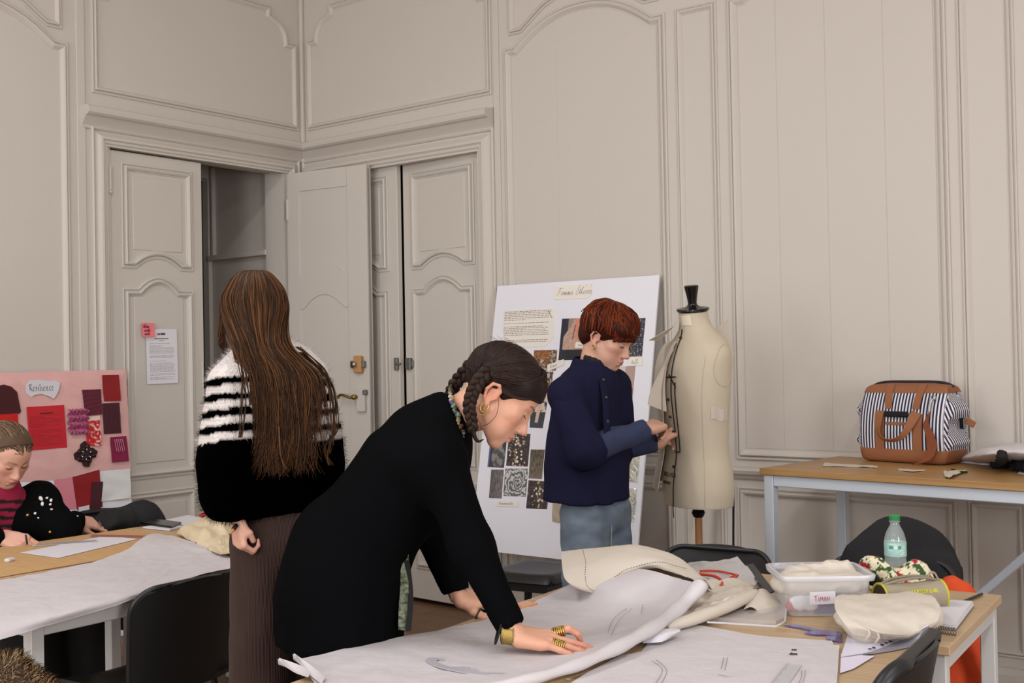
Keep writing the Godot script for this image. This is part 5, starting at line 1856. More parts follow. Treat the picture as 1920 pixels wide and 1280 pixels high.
# strands of hair over an egg-shaped head, each from one direction to another; d0 and d1 in head axes
func strand(g: Geo, c: Vector3, r: Vector3, d0: Vector3, d1: Vector3, off0: float, off1: float, w: float, wave := 0.0, ph := 0.0, n := 12, dm := Vector3.ZERO):
	var pts = PackedVector3Array()
	var rad = PackedFloat32Array()
	for i in n + 1:
		var t = float(i) / n
		var d = d0.lerp(d1, t).normalized() if dm == Vector3.ZERO else d0.lerp(dm, t).lerp(dm.lerp(d1, t), t).normalized()
		var p = c + d * r
		var nn = (d / r).normalized()
		var side = nn.cross(d1 - d0).normalized()
		pts.append(p + nn * (lerpf(off0, off1, t) + 0.004 * sin(PI * t)) + side * wave * sin(t * 9.0 + ph))
		rad.append(w * (0.55 + 0.45 * sin(PI * clampf(t * 1.05, 0, 1))))
	g.tube(pts, rad, 5, false, 1.0, Vector3.ZERO, true)

# plait of three strands along a path
func plait(g: Geo, path: PackedVector3Array, w0: float, w1: float, turns: float, flat_axis: Vector3, cols: Array):
	var m = path.size()
	for k in 3:
		var pts = PackedVector3Array()
		var rad = PackedFloat32Array()
		for i in range(0, m):
			var t = float(i) / (m - 1)
			var tan_ = (path[mini(i + 1, m - 1)] - path[maxi(i - 1, 0)]).normalized()
			var n1 = (flat_axis - tan_ * flat_axis.dot(tan_)).normalized()
			var n2 = tan_.cross(n1)
			var w = lerpf(w0, w1, t)
			var a = t * turns * TAU + k * TAU / 3.0
			pts.append(path[i] + n2 * sin(a) * w * 0.75 + n1 * sin(2.0 * a) * w * 0.42)
			rad.append(w * 0.62)
		g.col = cols[k % cols.size()]
		g.tube(pts, rad, 7)

func skin_mat() -> StandardMaterial3D:
	var m = vmat("skin", 0.5)
	m.subsurf_scatter_enabled = true
	m.subsurf_scatter_strength = 0.08
	m.normal_enabled = true
	m.normal_texture = noise_tex(40, 0.2, [], 256, true, 1.5)
	m.normal_scale = 0.12
	triplanar(m, 14.0)
	return m

func hair_mat() -> StandardMaterial3D:
	var m = vmat("hair", 0.5)
	m.metallic_specular = 0.28
	return m

# shift a person's meshes so that the node stands at the feet while the shapes keep room coordinates
func person(label: String, feet: Vector3) -> Node3D:
	return thing("person", label, "person", feet)

func wear(called: String, g: Geo, m: Material, who: Node3D, label := "") -> MeshInstance3D:
	var o = part(called, g, m, who, label)
	o.position = -who.position
	return o

func trim_on(called: String, g: Geo, m: Material, on: MeshInstance3D, label := "") -> MeshInstance3D:
	return part(called, g, m, on, label)

# cloth with knitted or woven grain and vertex colours
func fabric(called: String, rough: float, scale: float, nscale: float, c := Color(1, 1, 1)) -> StandardMaterial3D:
	var m = vmat(called, rough)
	m.albedo_color = c
	m.normal_enabled = true
	m.normal_texture = M["muslin"].normal_texture
	m.normal_scale = nscale
	triplanar(m, scale)
	return m

func wrinkles(b: Blob, amp: float, freq: float, seed_: int, warp := Vector3.ONE):
	b.noise = FastNoiseLite.new()
	b.noise.seed = seed_
	b.noise.frequency = freq
	b.noise.fractal_octaves = 3
	b.amp = amp
	b.warp = warp

func plane_cut(b: Blob, at: Vector3, dir: Vector3, R := 12.0, k := 0.006):
	var p = b.ell(at + dir.normalized() * R, Vector3.ONE * R, Basis(), k)
	p.cut = true
	p.reach = R
# ------------------------------------------------------------------ the woman in black leaning over the table
func build_people():
	woman_in_black()
	woman_in_stripes()
	man_at_bust()
	seated_woman()

func woman_in_black():
	var feet = Vector3(3.40, 0, 2.96)
	var who = person("woman in a long black top with dark plaits, leaning with both hands on the table", feet)
	var R = Vector3(0.7892, 0, -0.6141)
	var T = Vector3(0.6141, 0, 0.7892)
	var base = lin(212, 158, 132)
	var blush = lin(206, 128, 104)
	var body = Geo.new()
	var pelvis = Vector3(3.4336, 0.9023, 2.955)
	var waist = Vector3(3.5138, 1.0688, 2.9211)
	var chest = Vector3(3.6072, 1.196, 2.8762)
	var root = Vector3(3.6773, 1.2978, 2.8236)
	var shn = Vector3(3.7423, 1.202, 2.9486)
	var eln = Vector3(3.8247, 1.005, 2.9315)
	var wrn = Vector3(3.9336, 0.8, 2.9034)
	var shf = Vector3(3.5655, 1.2102, 2.7188)
	var elf = Vector3(3.4617, 0.9921, 2.6688)
	var wrf = Vector3(3.5422, 0.8, 2.6548)
	var head_at = Vector3(3.7741, 1.3558, 2.762)
	var b = Blob.new()
	b.slabcap(pelvis, waist, 0.11, 0.1, Vector3(0.6593, -0.5496, -0.513), 0.7, 0.05)
	b.slabcap(waist, chest, 0.1, 0.105, Vector3(0.6285, -0.6048, -0.489), 0.7, 0.05)
	b.cap(chest, root, 0.07, 0.05, 0.04)
	b.cap(root, head_at - Vector3(0, 0.03, 0), 0.05, 0.045, 0.02)
	for q in [[shn, eln, wrn], [shf, elf, wrf]]:
		b.cap(q[0], q[1], 0.043, 0.034, 0.03)
		b.cap(q[1], q[2], 0.034, 0.023, 0.02)
		b.cap(chest, q[0], 0.05, 0.04, 0.03)
	for s in [-1.0, 1.0]:
		var hip = pelvis + T * 0.085 * s - Vector3(0, 0.05, 0)
		var knee = Vector3(hip.x - 0.01, 0.48, hip.z + 0.0)
		b.cap(hip, knee, 0.085, 0.055, 0.03)
		b.cap(knee, Vector3(knee.x - 0.03, 0.08, knee.z), 0.052, 0.035, 0.02)
	var g = b.build(0.016, func(p, n): return base)
	put(body, g)
	var U = Vector3(0.513, 0.76, -0.3991)
	var F = Vector3(0.5998, -0.65, -0.4667)
	var hf = head_frame(head_at, U, F, 1.0)
	var neck_l = hf.affine_inverse() * root
	var hb = head_blob(0.0, neck_l, 0.046)
	put(body, hb.build(0.003, skin_tint(base, lin(176, 92, 84), blush, lin(62, 40, 30))), hf)
	var hn = hand_frame(wrn, Vector3(0.7958, -0.17, -0.5812) + Vector3(0.0, 0.0, -0.02), Vector3(0.2736, 0.956, 0.1059))
	var h1 = hand_blob(1.0, [[-0.45, 0.9, 0.55], [0.1, 0.06, 0.05], [0.1, 0.03, 0.03], [0.14, 0.03, 0.03]], [Vector3(0.018, -0.006, 0.02), Vector3(0.042, -0.014, 0.045), Vector3(0.052, -0.018, 0.075), Vector3(0.05, -0.02, 0.1)], 0.09, 1.0, hn.basis.inverse() * ((eln - wrn).normalized() * 0.09))
	put(body, h1.build(0.0028, hand_tint(base, blush)), hn)
	var hl = hand_frame(wrf, Vector3(3.6622, 0.768, 2.4633) - wrf, Vector3(0.1401, 0.927, 0.3478))
	var h2 = hand_blob(-1.0, [[0.05, 0.1, 0.1], [0.08, 0.1, 0.1], [0.1, 0.12, 0.1], [0.12, 0.15, 0.1]], [Vector3(0.018, -0.006, 0.02), Vector3(0.048, -0.012, 0.035), Vector3(0.07, -0.016, 0.062), Vector3(0.082, -0.018, 0.088)], 0.08, 1.0, hl.basis.inverse() * ((elf - wrf).normalized() * 0.08))
	put(body, h2.build(0.0032, hand_tint(base, blush)), hl)
	var skin = wear("body", body, M["skin"], who)
	g = Geo.new()
	lashes(g, 0.0013)
	var la = wear("eyelashes", g, M["ink black"], who)
	la.transform = Transform3D(Basis(), -feet) * hf
	var c = Blob.new()
	wrinkles(c, 0.006, 7.0, 3, Vector3(1, 0.6, 1))
	c.slabcap(pelvis, waist, 0.185, 0.16, Vector3(0.6593, -0.5496, -0.513), 0.74, 0.06)
	c.slabcap(waist, chest, 0.16, 0.158, Vector3(0.6285, -0.6048, -0.489), 0.78, 0.06)
	c.slabcap(chest, Vector3(3.6263, 1.2282, 2.862), 0.152, 0.09, Vector3(0.5581, -0.7071, -0.4342), 0.8, 0.06)
	c.slabcap(pelvis, Vector3(3.4133, 0.7373, 2.9677), 0.185, 0.205, R, 0.78, 0.06)
	c.cap(Vector3(3.4042, 0.9926, 2.9795), Vector3(3.3854, 0.8414, 2.9914), 0.1, 0.12, 0.08)
	c.cap(Vector3(3.6241, 1.1371, 2.862), Vector3(3.6104, 1.1034, 2.872), 0.085, 0.09, 0.06)
	c.cap(shn - R * 0.02, shf - R * 0.03, 0.066, 0.066, 0.06)
	c.cap(Vector3(3.6163, 1.2598, 2.8703), Vector3(3.6626, 1.3117, 2.8353), 0.075, 0.058, 0.04)
	c.cap(shn, eln, 0.064, 0.051, 0.05)
	c.cap(eln, wrn.lerp(eln, 0.06), 0.05, 0.034, 0.03)
	c.cap(shf, elf, 0.062, 0.052, 0.04)
	c.cap(elf, wrf.lerp(elf, 0.05), 0.052, 0.038, 0.03)
	plane_cut(c, Vector3(3.4134, 0.7414, 2.9677) + Vector3(0, -0.01, 0), Vector3(0, -1, 0))
	plane_cut(c, wrn.lerp(eln, 0.1), wrn - eln, 0.12)
	plane_cut(c, wrf.lerp(elf, 0.1), wrf - elf, 0.12)
	plane_cut(c, Vector3(3.6834, 1.3275, 2.8194), Vector3(0.5581, 0.7071, -0.4342), 0.09)
	var blk = fabric("black jersey", 0.95, 38.0, 0.3, ink(10, 10, 12))
	blk.metallic_specular = 0.12
	var top = wear("long_top", c.build(0.0095), blk, who, "long black ribbed top with long sleeves")
	c = Blob.new()
	wrinkles(c, 0.006, 6.0, 5)
	for s in [-1.0, 1.0]:
		var hip = pelvis + T * 0.085 * s - Vector3(0, 0.08, 0)
		var knee = Vector3(hip.x - 0.01, 0.48, hip.z)
		c.cap(hip, knee, 0.105, 0.085, 0.03)
		c.cap(knee, Vector3(knee.x - 0.03, 0.07, knee.z), 0.085, 0.085, 0.03)
	wear("trousers", c.build(0.014), fabric("dark green cloth", 0.9, 8.0, 0.3, ink(46, 54, 50)), who, "dark green trousers")
	c = Blob.new()
	for s in [-1.0, 1.0]:
		var an = Vector3(pelvis.x - 0.05, 0.05, pelvis.z) + T * 0.085 * s
		c.slabcap(an, an + R * 0.16 - Vector3(0, 0.01, 0), 0.045, 0.042, Vector3.UP, 0.9, 0.02)
	plane_cut(c, Vector3(0, 0.005, 0), Vector3(0, -1, 0))
	wear("shoes", c.build(0.012), M["black matt"], who)
	g = Geo.new()
	g.sheet(grid(6, 24, func(u: float, v: float):
		var a: Vector3 = Vector3(3.6106, 0.7783, 2.9418)
		var d: Vector3 = Vector3(3.6172, 0.9647, 2.9401)
		return a.lerp(d, v) + R * (0.014 * (u - 0.5) * 2.0 * (1.0 - 0.4 * v)) + T * (0.006 * sin(v * 9.0 + u * 3.0))), 0.002)
	var cm = mat("green print", Color(1, 1, 1), 0.85)
	cm.albedo_texture = noise_tex(61, 0.03, [ink(40, 44, 36), ink(70, 78, 58), ink(150, 152, 128), ink(52, 60, 44)], 256)
	triplanar(cm, 9.0)
	wear("scarf_end", g, cm, who, "green patterned scarf end")
	g = Geo.new()
	g.sheet(grid(3, 20, func(u: float, v: float):
		var a: Vector3 = Vector3(3.6258, 0.7764, 2.9426)
		var d: Vector3 = Vector3(3.62, 0.9513, 2.9377)
		return a.lerp(d, v) + R * (0.007 * (u - 0.5) * 2.0 + 0.008 * sin(v * PI))), 0.002)
	wear("band", g, M["black matt"], who)
	var path = spline([Vector3(3.6403, 1.3914, 2.7655), Vector3(3.6748, 1.3713, 2.8269), Vector3(3.7114, 1.3485, 2.8614), Vector3(3.7317, 1.3117, 2.8677), Vector3(3.7427, 1.2721, 2.8673), Vector3(3.748, 1.23, 2.8687), Vector3(3.7578, 1.189, 2.8793), Vector3(3.7683, 1.1341, 2.8891)], 9)
	g = Geo.new()
	g.tube(path, 0.0062, 6, false, 0.4, R)
	var strap = wear("neck_strap", g, mat("olive cord", ink(86, 88, 52), 0.8), who, "olive beaded neck strap")
	var bead_m = [mat("bead green", ink(96, 128, 104), 0.3), mat("bead violet", ink(96, 80, 110), 0.3), mat("bead grey", ink(170, 164, 160), 0.25), mat("bead brown", ink(92, 62, 40), 0.4), mat("bead gold", ink(170, 132, 74), 0.35)]
	rng.seed = 41
	for i in range(8, path.size(), 1):
		g = Geo.new()
		var r = rng.randf_range(0.0035, 0.0068)
		g.ball(path[i] + R * rng.randf_range(-0.001, 0.008) + T * rng.randf_range(0.002, 0.006), Vector3(r, r * 0.85, r), 9, 6)
		trim_on("bead", g, bead_m[rng.randi() % 5], strap)
	g = Geo.new()
	for k in 5:
		g.tube(spline([path[44] + R * 0.003 * k, Vector3(3.7694, 1.1799, 2.8891) + R * (0.004 * k - 0.006), Vector3(3.7715, 1.1307, 2.8929) + R * (0.005 * k - 0.008)], 5), 0.0016, 5)
	trim_on("tassel", g, bead_m[2], strap)
	g = Geo.new()
	for q in [[0.0115, 0.0022, -0.037], [0.016, 0.0011, -0.042]]:
		var ring = PackedVector3Array()
		for i in 20:
			var a = TAU * i / 20
			ring.append(Vector3(-0.081, q[2] + cos(a) * q[0], -0.004 + sin(a) * q[0] * 0.8))
		g.tube(ring, q[1], 7, true)
	var er = wear("earring", g, M["gilt"], who, "gold hoop earrings")
	er.transform = Transform3D(Basis(), -feet) * hf
	g = Geo.new()
	g.xf = Transform3D(Basis(), Vector3(0, 0.002, -0.017))
	var P = []
	for j in 2:
		var row = PackedVector3Array()
		for i in 28:
			var a = TAU * i / 28
			row.append(Vector3(cos(a) * 0.0315, sin(a) * 0.0255, (0.013 if j == 1 else -0.013) + 0.003 * sin(a * 2.0)))
		P.append(row)
	g.surf(P, true, false, true)
	for z in [-0.013, 0.013]:
		var ring = PackedVector3Array()
		for i in 28:
			var a = TAU * i / 28
			ring.append(Vector3(cos(a) * 0.0318, sin(a) * 0.0258, z + 0.003 * sin(a * 2.0)))
		g.tube(ring, 0.0016, 6, true)
	var wide = mat("hammered gold", ink(172, 146, 84), 0.38, 0.9)
	wide.normal_enabled = true
	wide.normal_texture = noise_tex(66, 0.08, [], 128, true, 5.0)
	triplanar(wide, 30.0)
	var br = wear("cuff_bracelet", g, wide, who, "wide gold cuff bracelet")
	br.transform = Transform3D(Basis(), -feet) * hn
	g = Geo.new()
	var ring2 = PackedVector3Array()
	for i in 28:
		var a = TAU * i / 28
		ring2.append(Vector3(cos(a) * 0.031, 0.004 + sin(a) * 0.027, -0.04 + 0.004 * sin(a)))
	g.tube(ring2, 0.0055, 7, true, 0.5, Vector3(0, 0, 1))
	var bb = wear("bracelet", g, M["black matt"], who, "black wrist band")
	bb.transform = Transform3D(Basis(), -feet) * hn
	for q in [[Vector3(0.0305, 0.009, 0.102), 0.0, 0.42], [Vector3(-0.0125, -0.001, 0.102), 0.0, -0.12]]:
		g = Geo.new()
		for k in 6:
			var ring = PackedVector3Array()
			for i in 16:
				var a = TAU * i / 16
				ring.append(Vector3(cos(a) * 0.0112, sin(a) * 0.011, -0.0125 + 0.005 * k))
			g.tube(ring, 0.0026, 6, true)
		for k in 10:
			g.ball(Vector3(0.004 * sin(k * 2.4), 0.0118, -0.012 + 0.0026 * k), Vector3.ONE * 0.0021, 7, 5)
		var rg = wear("ring", g, M["gilt"], who, "broad gold ring")
		rg.transform = Transform3D(Basis(), -feet) * hn * Transform3D(Basis(Vector3.RIGHT, -q[2]), q[0])
	g = Geo.new()
	var ring3 = PackedVector3Array()
	for i in 16:
		var a = TAU * i / 16
		ring3.append(Vector3(cos(a) * 0.0125, sin(a) * 0.0125, 0))
	g.tube(ring3, 0.006, 7, true, 0.35, Vector3(0, 0, 1))
	var tr = wear("ring", g, M["black gloss"], who, "black thumb ring")
	var td = Vector3(-0.022, -0.004, 0.027).normalized()
	tr.transform = Transform3D(Basis(), -feet) * hl * Transform3D(Basis.looking_at(td, Vector3.UP), Vector3(-0.058, -0.014, 0.048))
	var hair = Geo.new()
	var dark = [lin(44, 32, 27), lin(36, 26, 22), lin(52, 38, 31), lin(40, 29, 25)]
	var cap = Blob.new()
	cap.ell(Vector3(0, 0.047, -0.01), Vector3(0.083, 0.087, 0.104), Basis(), 0.02)
	cap.ell(Vector3(0, 0.062, 0.035), Vector3(0.074, 0.056, 0.064), Basis(), 0.03)
	var fc = cap.ell(Vector3(0, -0.045, 0.1), Vector3(0.2, 0.1, 0.085), Basis(Vector3.RIGHT, -0.35), 0.01)
	fc.cut = true
	for s in [-1.0, 1.0]:
		var ec = cap.ell(Vector3(s * 0.088, -0.025, 0.0), Vector3(0.03, 0.045, 0.032), Basis(), 0.008)
		ec.cut = true
	var nc = cap.ell(Vector3(0, -0.115, -0.06), Vector3(0.09, 0.075, 0.09), Basis(), 0.01)
	nc.cut = true
	hair.col = dark[1]
	var capg = cap.build(0.005, func(p, n): return dark[1])
	put(hair, capg)
	rng.seed = 77
	var hc = Vector3(0, 0.047, -0.008)
	var hr = Vector3(0.082, 0.087, 0.103)
	for i in 620:
		var s = -1.0 if i % 3 else 1.0
		var along = rng.randf()
		var d0 = Vector3(s * rng.randf_range(0.01, 0.09), sin(lerpf(0.42, 2.5, along)), cos(lerpf(0.42, 2.5, along)))
		var d1 = Vector3(s * 0.86, rng.randf_range(-0.34, -0.05) + 0.25 * along, rng.randf_range(-0.66, -0.34))
		hair.col = dark[rng.randi() % 4]
		strand(hair, hc, hr + Vector3(0.0, 0.0, 0.0), d0, d1, rng.randf_range(0.0, 0.004), rng.randf_range(0.0, 0.006), rng.randf_range(0.0013, 0.0026), 0.001, rng.randf() * 6.0, 12)
	for i in 260:
		var s = -1.0 if i % 3 else 1.0
		var a = rng.randf_range(1.5, 3.6)
		var d0 = Vector3(s * rng.randf_range(0.0, 0.06), sin(a), cos(a))
		var d1 = Vector3(s * rng.randf_range(0.6, 0.9), rng.randf_range(-0.5, -0.2), -0.7)
		hair.col = dark[rng.randi() % 4]
		strand(hair, hc, hr, d0, d1, rng.randf_range(0.0, 0.003), rng.randf_range(0.0, 0.006), rng.randf_range(0.0014, 0.0026), 0.001, rng.randf() * 6.0, 12)
	for i in 300:
		var s = -1.0 if i % 4 else 1.0
		var t = rng.randf()
		var a = Vector3(s * (0.006 + 0.02 * rng.randf()), 0.094 + 0.034 * t, 0.086 - 0.034 * t + 0.01 * rng.randf())
		var m1 = Vector3(s * (0.05 + 0.012 * rng.randf()), 0.052 + 0.05 * t, 0.074 - 0.02 * t)
		var m2 = Vector3(s * 0.077, 0.026 + 0.035 * t, 0.03 - 0.005 * t)
		var e = Vector3(s * 0.08, 0.03 * t + 0.012, -0.035 - 0.02 * rng.randf())
		hair.col = dark[rng.randi() % 4]
		hair.tube(spline([hc + (a - hc) * 0.93 - Vector3(0, 0, 0.03), a, m1, m2, e], 5), rng.randf_range(0.0011, 0.0022), 5)
	var ho = wear("hair", hair, M["hair"], who, "dark brown parted hair")
	ho.transform = Transform3D(Basis(), -feet) * hf
	var pl = Geo.new()
	plait(pl, spline([Vector3(3.8103, 1.4295, 2.8113), Vector3(3.8036, 1.4103, 2.8415), Vector3(3.7938, 1.3858, 2.8613), Vector3(3.7871, 1.36, 2.8724), Vector3(3.7822, 1.3312, 2.8756), Vector3(3.7857, 1.3023, 2.8724), Vector3(3.7881, 1.276, 2.87)], 10), 0.0165, 0.011, 3.6, T, [dark[0], dark[2], dark[3]])
	pl.col = dark[3]
	pl.tube(spline([Vector3(3.7882, 1.2786, 2.87), Vector3(3.7909, 1.2602, 2.8676), Vector3(3.7978, 1.2482, 2.862), Vector3(3.8083, 1.2532, 2.8539)], 6), PackedFloat32Array([0.006, 0.0065, 0.0065, 0.0065, 0.006, 0.006, 0.0058, 0.0055, 0.005, 0.0048, 0.0045, 0.004, 0.0038, 0.0035, 0.003, 0.0026, 0.002, 0.0012, 0.0005]), 7)
	wear("plait", pl, M["hair"], who, "near dark plait with curled end")
	pl = Geo.new()
	plait(pl, spline([Vector3(3.7555, 1.4646, 2.7659), Vector3(3.7153, 1.4421, 2.7714), Vector3(3.6778, 1.4109, 2.7747), Vector3(3.6532, 1.3835, 2.7806), Vector3(3.6383, 1.3585, 2.779)], 10), 0.017, 0.013, 2.6, T, [dark[0], dark[2], dark[1]])
	wear("plait", pl, M["hair"], who, "far dark plait over the nape")
	g = Geo.new()
	rng.seed = 5
	g.col = dark[2]
	for i in 36:
		var a = rng.randf_range(0.8, 2.4)
		var s = rng.randf_range(-0.5, 0.5)
		var d = Vector3(s, sin(a), cos(a)).normalized()
		var p0 = hc + d * (hr + Vector3.ONE * 0.003)
		g.tube(spline([p0, p0 + d * 0.004 + Vector3(rng.randf_range(-0.006, 0.006), 0, -0.01), p0 + d * rng.randf_range(0.001, 0.007) + Vector3(rng.randf_range(-0.01, 0.01), -0.003, -0.022)], 4), 0.00028, 3)
	g.tube(spline([Vector3(-0.078, 0.0, 0.012), Vector3(-0.076, -0.03, 0.03), Vector3(-0.07, -0.06, 0.03), Vector3(-0.068, -0.075, 0.022)], 6), 0.0007, 4)
	var lo = wear("loose_hairs", g, M["hair"], who)
	lo.transform = Transform3D(Basis(), -feet) * hf
	lo.set_meta("kind", "stuff")
# ------------------------------------------------------------------ the woman with long hair and a striped mohair jumper, seen from behind
func woman_in_stripes():
	var feet = Vector3(3.09, 0, 2.94)
	var who = person("woman seen from behind, very long brown hair, striped fuzzy jumper, brown corduroys", feet)
	var R = Vector3(0.7892, 0, -0.6141)
	var T = Vector3(0.6141, 0, 0.7892)
	var base = lin(216, 164, 142)
	var blush = lin(206, 134, 116)
	var headc = Vector3(3.0755, 1.5882, 2.9549)
	var neck = Vector3(3.0938, 1.4688, 2.9385)
	var shl = Vector3(3.1067, 1.3892, 3.0537)
	var ell = Vector3(3.1161, 1.1902, 3.0933)
	var wrl = Vector3(3.1359, 1.0334, 3.075)
	var shr = Vector3(3.116, 1.3854, 2.831)
	var elr = Vector3(3.0553, 1.1847, 2.7731)
	var chest = Vector3(3.1089, 1.3169, 2.9239)
	var waist = Vector3(3.1144, 1.1533, 2.9166)
	var hips = Vector3(3.137, 0.9744, 2.8956)
	var b = Blob.new()
	var fd = Vector3(-0.8902, 0, -0.4555)
	b.ell(headc, Vector3(0.078, 0.105, 0.092), Basis(), 0.03)
	b.cap(headc + fd * 0.03 - Vector3(0, 0.04, 0), headc + fd * 0.05 - Vector3(0, 0.08, 0), 0.05, 0.035, 0.03)
	b.cap(headc - Vector3(0, 0.06, 0), neck, 0.05, 0.052, 0.02)
	b.cap(neck, chest, 0.05, 0.075, 0.04)
	b.cap(chest, waist, 0.08, 0.08, 0.04)
	b.cap(waist, hips, 0.08, 0.075, 0.04)
	for q in [[shl, ell, wrl]]:
		b.cap(chest + Vector3(0, 0.04, 0), q[0], 0.04, 0.04, 0.03)
		b.cap(q[0], q[1], 0.043, 0.034, 0.03)
		b.cap(q[1], q[2], 0.034, 0.023, 0.02)
	var wrr = Vector3(2.8986, 1.4371, 2.887)
	b.cap(chest + Vector3(0, 0.04, 0), shr, 0.04, 0.04, 0.03)
	b.cap(shr, elr, 0.043, 0.034, 0.03)
	b.cap(elr, wrr, 0.034, 0.024, 0.02)
	for s in [-1.0, 1.0]:
		var side = Vector3(0.3689, 0, -0.9295)
		var hip = hips + side * 0.07 * s - Vector3(0, 0.04, 0)
		b.cap(hip, Vector3(hip.x, 0.5, hip.z), 0.065, 0.055, 0.03)
		b.cap(Vector3(hip.x, 0.5, hip.z), Vector3(hip.x, 0.08, hip.z), 0.055, 0.035, 0.02)
	var body = Geo.new()
	put(body, b.build(0.016, func(p, n): return base))
	var hr = hand_frame(wrr, Vector3(3.0005, 1.4904, 3.0115) - wrr, Vector3(-0.8549, 0.5077, -0.1067))
	put(body, hand_blob(1.0, [[0.3, 0.4, 0.3], [0.3, 0.45, 0.3], [0.35, 0.45, 0.35], [0.4, 0.5, 0.4]], [Vector3(0.018, -0.006, 0.02), Vector3(0.045, -0.012, 0.04), Vector3(0.06, -0.014, 0.07)], 0.1, 0.95).build(0.0036, hand_tint(base, blush)), hr)
	var hl = hand_frame(wrl + Vector3(0, -0.005, 0), Vector3(0.05, -1, 0.02) + R * 0.12, Vector3(-0.1942, 0, 0.981))
	put(body, hand_blob(1.0, [[0.9, 1.3, 0.8], [0.95, 1.3, 0.8], [1.0, 1.3, 0.8], [1.0, 1.3, 0.8]], [Vector3(0.018, -0.006, 0.02), Vector3(0.036, -0.022, 0.045), Vector3(0.03, -0.035, 0.075)], 0.04, 0.74).build(0.0036, hand_tint(base, blush)), hl)
	wear("body", body, M["skin"], who)
	var ta = Vector3(3.1596, 1.406, 2.9875).y
	var white = lin(216, 208, 204)
	var black = lin(9, 9, 11)
	var per = 0.0412
	var tint = func(p: Vector3, n: Vector3) -> Color:
		var lx: float = (p - chest).dot(R)
		var yy: float = p.y + 0.06 * absf(lx + 0.03) - 0.004 + 0.006 * sin(lx * 22.0)
		var k: float = (ta + 0.004 - yy) / per
		if k < 0.0: return white
		if k > 4.5: return black
		return black if fmod(k, 1.0) < 0.5 else white
	var j = Blob.new()
	wrinkles(j, 0.012, 5.0, 9, Vector3(1, 0.7, 1))
	var axis = Vector3(0.8527, 0, 0.5223)
	j.slabcap(chest + Vector3(0, 0.045, 0), chest - Vector3(0, 0.06, 0), 0.155, 0.165, axis, 0.74, 0.05)
	j.slabcap(chest - Vector3(0, 0.06, 0), waist, 0.165, 0.168, axis, 0.76, 0.06)
	j.slabcap(waist, Vector3(3.1081, 1.0866, 2.9202), 0.178, 0.165, axis, 0.78, 0.06)
	j.cap(neck - Vector3(0, 0.03, 0), neck + Vector3(0, 0.012, 0), 0.075, 0.062, 0.03)
	j.cap(neck - Vector3(0, 0.03, 0), shl, 0.065, 0.066, 0.06)
	j.cap(neck - Vector3(0, 0.03, 0), shr, 0.065, 0.066, 0.06)
	j.cap(shl, ell, 0.07, 0.074, 0.012)
	j.cap(ell, Vector3(3.1182, 1.0906, 3.0898), 0.074, 0.068, 0.012)
	j.cap(Vector3(3.1182, 1.0906, 3.0898), wrl - Vector3(0, 0.05, 0), 0.062, 0.036, 0.03)
	j.cap(shr, elr, 0.068, 0.07, 0.03)
	j.cap(elr, Vector3(2.9228, 1.324, 2.7901), 0.068, 0.055, 0.03)
	plane_cut(j, Vector3(3.1067, 1.0316, 2.9202), Vector3(0, -1, 0), 12.0, 0.03)
	plane_cut(j, wrl + Vector3(0, -0.03, 0), Vector3(0, -1, 0), 0.2)
	var jg = j.build(0.0085, tint)
	var jm = vmat("mohair", 1.0)
	jm.normal_enabled = true
	jm.normal_texture = knit_normal()
	jm.normal_scale = 0.9
	triplanar(jm, 11.0)
	jm.metallic_specular = 0.1
	var jumper = wear("jumper", jg, jm, who, "fuzzy black and white hooped jumper, black below")
	var fz = Geo.new()
	rng.seed = 19
	for i in 26000:
		var k = rng.randi() % jg.v.size()
		var n = jg.n[k]
		if n.dot(T) < -0.35: continue
		var p = jg.v[k] + Vector3(rng.randf_range(-1, 1), rng.randf_range(-1, 1), rng.randf_range(-1, 1)) * 0.005
		var d = (n + Vector3(rng.randf_range(-1, 1), rng.randf_range(-1.2, 0.5), rng.randf_range(-1, 1)) * 0.9).normalized() * rng.randf_range(0.006, 0.017)
		var sd = d.cross(n + Vector3(0.1, 0.2, 0.05)).normalized() * 0.00045
		fz.col = tint.call(p, n)
		var a = fz.vert(p + sd, n)
		var c = fz.vert(p - sd, n)
		var e = fz.vert(p + d, n)
		fz.tri(a, c, e)
	var fo = trim_on("mohair_fibres", fz, jm, jumper)
	fo.set_meta("kind", "stuff")
	var c = Blob.new()
	wrinkles(c, 0.01, 4.5, 21, Vector3(1, 0.8, 1))
	var side = Vector3(0.3689, 0, -0.9295)
	c.slabcap(Vector3(3.1239, 1.0639, 2.9075), hips, 0.13, 0.15, axis, 0.8, 0.05)
	for s in [-1.0, 1.0]:
		var hip = hips + side * 0.075 * s - Vector3(0, 0.03, 0)
		var knee = Vector3(hip.x, 0.5, hip.z) + side * 0.008 * s
		c.cap(hip, knee, 0.094, 0.09, 0.03)
		c.cap(knee, Vector3(knee.x, 0.03, knee.z), 0.092, 0.115, 0.03)
	plane_cut(c, Vector3(0, 0.012, 0), Vector3(0, -1, 0))
	var cm = fabric("brown corduroy", 0.85, 1.0, 0.0, ink(50, 29, 22))
	cm.normal_texture = cord_normal()
	cm.normal_scale = 0.6
	cm.rim_enabled = true
	cm.rim = 0.3
	triplanar(cm, 9.0)
	var tr = wear("trousers", c.build(0.0115), cm, who, "dark brown wide corduroy trousers")
	c = Blob.new()
	for s in [-1.0, 1.0]:
		var an = Vector3(hips.x, 0.045, hips.z) + side * 0.085 * s
		c.slabcap(an - fd * 0.04, an + fd * 0.12, 0.045, 0.04, Vector3.UP, 0.9, 0.02)
	plane_cut(c, Vector3(0, 0.005, 0), Vector3(0, -1, 0))
	wear("shoes", c.build(0.012), M["black matt"], who)
